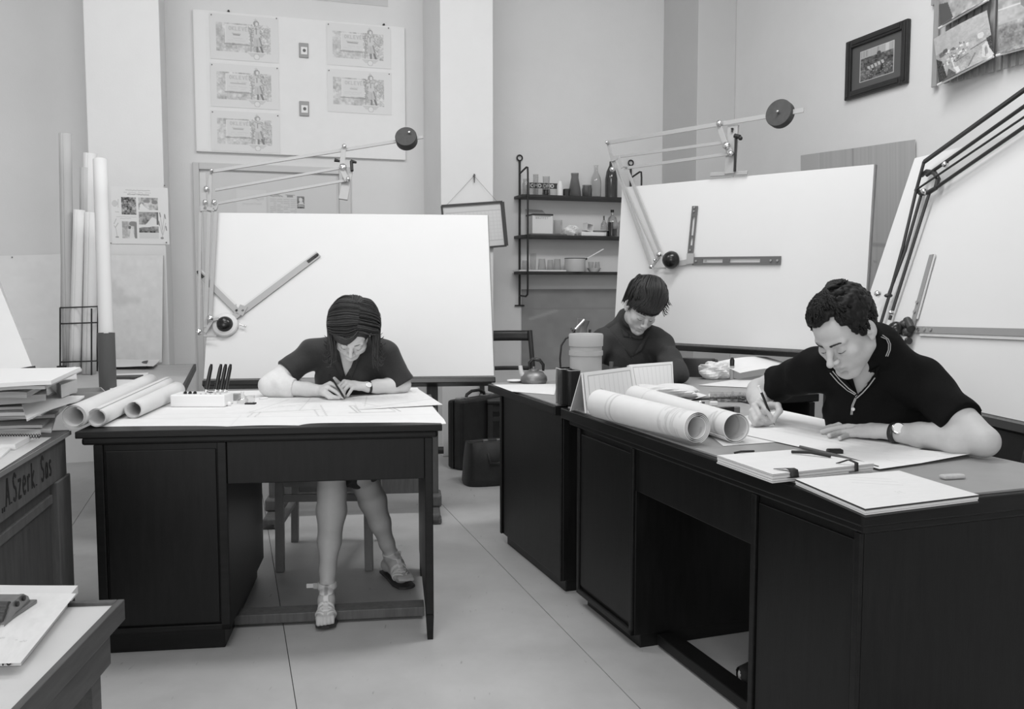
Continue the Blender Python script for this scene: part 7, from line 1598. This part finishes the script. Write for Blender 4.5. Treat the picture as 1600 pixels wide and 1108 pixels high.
        c = a_ + UPZ * .006 + (V(-.040, -.01, 0) if sg == 0 else V(.035, -.005, .0)); e_ = c + (V(-.035, -.004, 0) if sg == 0 else V(.008, .0, .035))
        MB().bar(c, e_, .016, .003, V(0, -1, 0)).build('strap_end', SW_, sn); MB().box(c[0] - .009, c[0] + .007, c[1] - .006, c[1] - .002, c[2] - .011, c[2] + .011).build('buckle', STEEL, sn)
    # ---- pen
    top = aty(515, 585, 3.80); pt = thing('drawing_pen', 'slim black pen held by the woman in the dark dress', 'pen', tuple(tip)); d = top - tip
    MB().tube([tip, tip + d * .12], [.0008, .0045], 8).build('nib', INK, pt); MB().tube([tip + d * .12, tip + d * .5, top], [.0048, .0042, .0022], 10).build('barrel', BLACK, pt)
woman()
# ================================================================== the woman in the jacket at the side on desk
def girl():
    rnd = random.Random(21)
    o = V(.640, 4.42, 1.138); Rm = eul(12, 43, 8.5)
    t = thing('person', 'short haired woman in a dark work jacket looking down at the side on desk', 'person', (.60, 4.85, 0))
    c7 = aty(984, 507, 4.62); shR = aty(938, 540, 4.58); shL = aty(1034, 543, 4.52); pel = V(.60, 4.86, .555); TM = tframe(shR, shL, pel)
    elR = V(.36, 4.40, .825); wrR = V(.53, 4.22, .81); elL = aty(1058, 590, 4.33); elL[2] = .825; wrL = V(.66, 4.20, .81)
    kR, kL = V(.50, 4.46, .52), V(.70, 4.46, .52); aR, aL = V(.50, 4.42, .09), V(.70, 4.42, .09)
    S = SDF((.22, 3.98, 0), (.98, 5.04, 1.32), .0075, .0026, [(.52, .78)], [(4.26, 4.58)], [(.99, 1.28)])
    person_torso(S, c7, shR, shL, pel, TM, 0)
    L = head(S, o, Rm, False, .98)
    S.cone(c7, L(0, -.022, -.05), .050, .049, .02)
    for a, b, c in ((shR, elR, wrR), (shL, elL, wrL)): S.chain([a, b], [.042, .036], .02); S.chain([b, c], [.036, .024], .015)
    hand(S, wrR, (.35, -.93, -.05), (0, 0, 1), True, ((.4, .7, .3),) * 4, ((.022, .018, -.01), (.04, .04, -.016), (.044, .068, -.022), (.04, .09, -.026)), sc=.9)
    hand(S, wrL, (-.5, -.86, -.05), (0, 0, 1), False, ((.2, .3, .2),) * 4, ((.022, .018, -.01), (.04, .04, -.014), (.046, .068, -.018), (.048, .09, -.02)), sc=.9)
    for h_, k_, a_ in ((-1, kR, aR), (1, kL, aL)): S.chain([pel - TM[:, 0] * h_ * .085, k_], [.085, .056], .02); S.chain([k_, lerp(k_, a_, .35) + V(0, .02, 0), a_], [.05, .05, .03], .02); S.chain([a_ - UPZ * .04, a_ + V(0, -.13, -.055)], [.035, .028], .02)
    def col(P):
        g = np.full(len(P), .54); q = (P - o) @ Rm
        lip = np.exp(-((q[:, 0] / .024) ** 2 + ((q[:, 2] + .0645) / .010) ** 2) ** 2) * (q[:, 1] > .07); g *= 1 - .2 * lip
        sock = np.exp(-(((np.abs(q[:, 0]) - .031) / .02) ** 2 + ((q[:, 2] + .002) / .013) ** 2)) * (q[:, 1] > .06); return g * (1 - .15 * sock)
    S.build('body', SKINM, t, 1, col); head_bits(L, t, .0040, False, .025)
    H = SDF(o - .20, o + .22, .0034, .0034)
    H.ell(L(-.008, -.026, .052), (.084, .094, .090), Rm, .01); H.ell(L(-.035, -.06, .055), (.068, .070, .070), Rm, .02); H.ell(L(0, -.075, -.02), (.064, .042, .055), Rm, .02)
    H.ell(L(.0, .118, -.040), (.075, .075, .078), Rm, .01, 'sub'); H.ell(L(.086, .0, -.035), (.03, .05, .040), Rm, .008, 'sub')
    HD = mat('dark_hair', .014, .38, noise=(140, .5), bump=(260, .35)); H.build('hair', HD, t, 1)
    cv_ = []; cc_, rr_ = (-.012, -.026, .050), (.090, .102, .098)
    for i in range(420):                                  # swept forward from the crown, down towards her right brow
        a = rnd.uniform(-1.15, 1.25); lf = rnd.uniform(.0, .016); e_ = rnd.uniform(.80, 1.12) - .25 * max(0, abs(a) - .7)
        P = [dome(-.35 + .15 * a, -.85, lf, cc_, rr_), dome(a * .55 - .12, -.30, lf + .004, cc_, rr_), dome(a * .95, .25, lf, cc_, rr_), dome(a * 1.08 + .06, .70 * e_, lf * .7, cc_, rr_), V(.082 * math.sin(a * 1.14 + .20) - .004, .004 + .092 * math.cos(a * 1.14 + .2), .066), V(.084 * math.sin(a * 1.14 + .26), .006 + .090 * math.cos(a * 1.14 + .26), .041 - .012 * max(0, a) - .02 * max(0, abs(a) - .7) + rnd.uniform(-.008, .010))]
        cv_.append(([L(*x) for x in P], rnd.uniform(.0018, .0032)))
    for i in range(300):                                  # sides and the puffed back
        a = rnd.choice((-1, 1)) * rnd.uniform(.8, 1.5); b = rnd.uniform(-1.1, .45); lf = rnd.uniform(.0, .014); zz = -.014 if a > 0 else -.008
        p_ = dome(a * 1.05, b, lf, cc_, rr_); p_[2] = zz + rnd.uniform(-.015, .02) - (.03 if b < -.3 else 0); p_[0] *= .93
        cv_.append(([L(*dome(-.2 + .2 * a, -.75, lf, cc_, rr_)), L(*dome(a * .55, -.45 + .4 * b, lf, cc_, rr_)), L(*dome(a * .95, b, lf + .004, cc_, rr_)), L(*p_)], rnd.uniform(.0018, .0030)))
    for i in range(26):                                   # loose ends flicking out at her left
        z = rnd.uniform(-.01, .07); cv_.append(([L(-.075, -.05, z + .045), L(-.105, -.035 + rnd.uniform(-.02, .02), z + .018), L(-.122, rnd.uniform(-.035, .03), z - .004), L(-.130 - rnd.uniform(0, .012), rnd.uniform(-.03, .04), z - .008)], .0016))
    strands('hair_strands', cv_, HD, t, 13)
    SM_ = mat('dark_blouse', .030, .8)
    B = SDF((.30, 4.25, .62), (.95, 4.95, 1.14), .006, .006); person_torso(B, c7, shR, shL, pel, TM, .010); B.cone(c7, lerp(c7, L(0, -.02, -.06), .60), .064, .060, .015, ends=True); bl = B.build('blouse', SM_, t, 1)
    JM = mat('work_jacket', .034, .85, noise=(200, .18), bump=(350, .2))
    J = SDF((.20, 4.02, .45), (.98, 5.04, 1.14), .0056, .0056); person_torso(J, c7, shR, shL, pel, TM, .021)
    for a, b, c in ((shR, elR, wrR), (shL, elL, wrL)): J.chain([a, lerp(a, b, .5), b], [.057, .056, .054], .03); J.chain([b, lerp(b, c, .92)], [.056, .040], .02)
    J.cone(c7 + V(0, .01, 0), lerp(c7, L(0, -.02, -.06), .62), .080, .074, .015, ends=True)
    J.wrinkle((.2, 4.0, .4), (1, 5.1, 1.15), .0020, ((45, 20, 55, 0), (-35, 55, 30, 1), (20, -35, 75, 2.2), (80, 30, 20, 1)))
    vR, vB, vL = aty(960, 505, 4.42), aty(989, 557, 4.46), aty(1012, 520, 4.42); nf = V(.05, -.95, .3); cen = (vR + vB + vL) / 3
    cR = np.cross(vB - vR, nf); cL = np.cross(vB - vL, nf); cR = cR if cR @ (cen - vR) < 0 else -cR; cL = cL if cL @ (cen - vL) < 0 else -cL
    J.wedge([(vR, cR), (vL, cL), (vB - nf * .075, -nf)], cen - .2, cen + .2)
    J.half((.2, 4.0, .4), (1, 5.1, .50), (0, 0, .49), -UPZ)
    jk = J.build('jacket', JM, t, 1); cv = J.bvh(); bb = B.bvh()
    patch(cv, ((938, 507), (964, 487), (978, 517), (961, 523)), 5, 4, .012, 'collar', JM, jk); patch(cv, ((962, 522), (972, 518), (990, 556), (986, 558)), 4, 5, .010, 'lapel', JM, jk); patch(cv, ((1003, 530), (1014, 522), (1003, 548), (990, 556)), 4, 5, .010, 'lapel', JM, jk)
    patch(bb, ((970, 512), (982, 520), (984, 527), (974, 526)), 3, 3, .006, 'collar', SM_, bl); patch(bb, ((986, 526), (1004, 519), (1006, 530), (992, 530)), 3, 3, .006, 'collar', SM_, bl)
    PB_ = mat('pearl_button', .75, .3)
    for bv_, u, v, r, m, par in ((cv, 964.5, 521.5, .0065, PB_, jk), (cv, 988.5, 554, .006, STEEL, jk), (bb, 985, 526, .006, DKB, bl)):
        p, n = cast(bv_, u, v)
        if p is None: continue
        c = CAM0 - p; c /= np.linalg.norm(c); Q = Vector(c).to_track_quat('Z', 'Y').to_matrix().to_4x4(); MB().lathe([(1e-4, .004), (r * .4, .004), (r * .7, .006), (r, .004), (r, 0), (1e-4, 0)], p + c * .011, 14, Q).build('button', m, par)
    T_ = SDF((.30, 4.28, .30), (.92, 5.02, .72), .008, .008); T_.ell(pel, (.185, .135, .12), TM, .03)
    for h_, k_ in ((-1, kR), (1, kL)): T_.chain([pel - TM[:, 0] * h_ * .085, k_], [.11, .08], .03)
    T_.build('skirt', mat('dark_skirt', .03, .8), t, 1)
    for a in (aR, aL): K = SDF(a - .2, a + .15, .006, .006); K.chain([a + V(0, .04, -.045), a + V(0, -.05, -.05), a + V(0, -.15, -.06)], [.038, .038, .032], .02); K.half(a - .5, a + .5, V(0, 0, .004), -UPZ); K.build('shoe', mat('shoe_leather', .008, .75), t, 1)
girl()
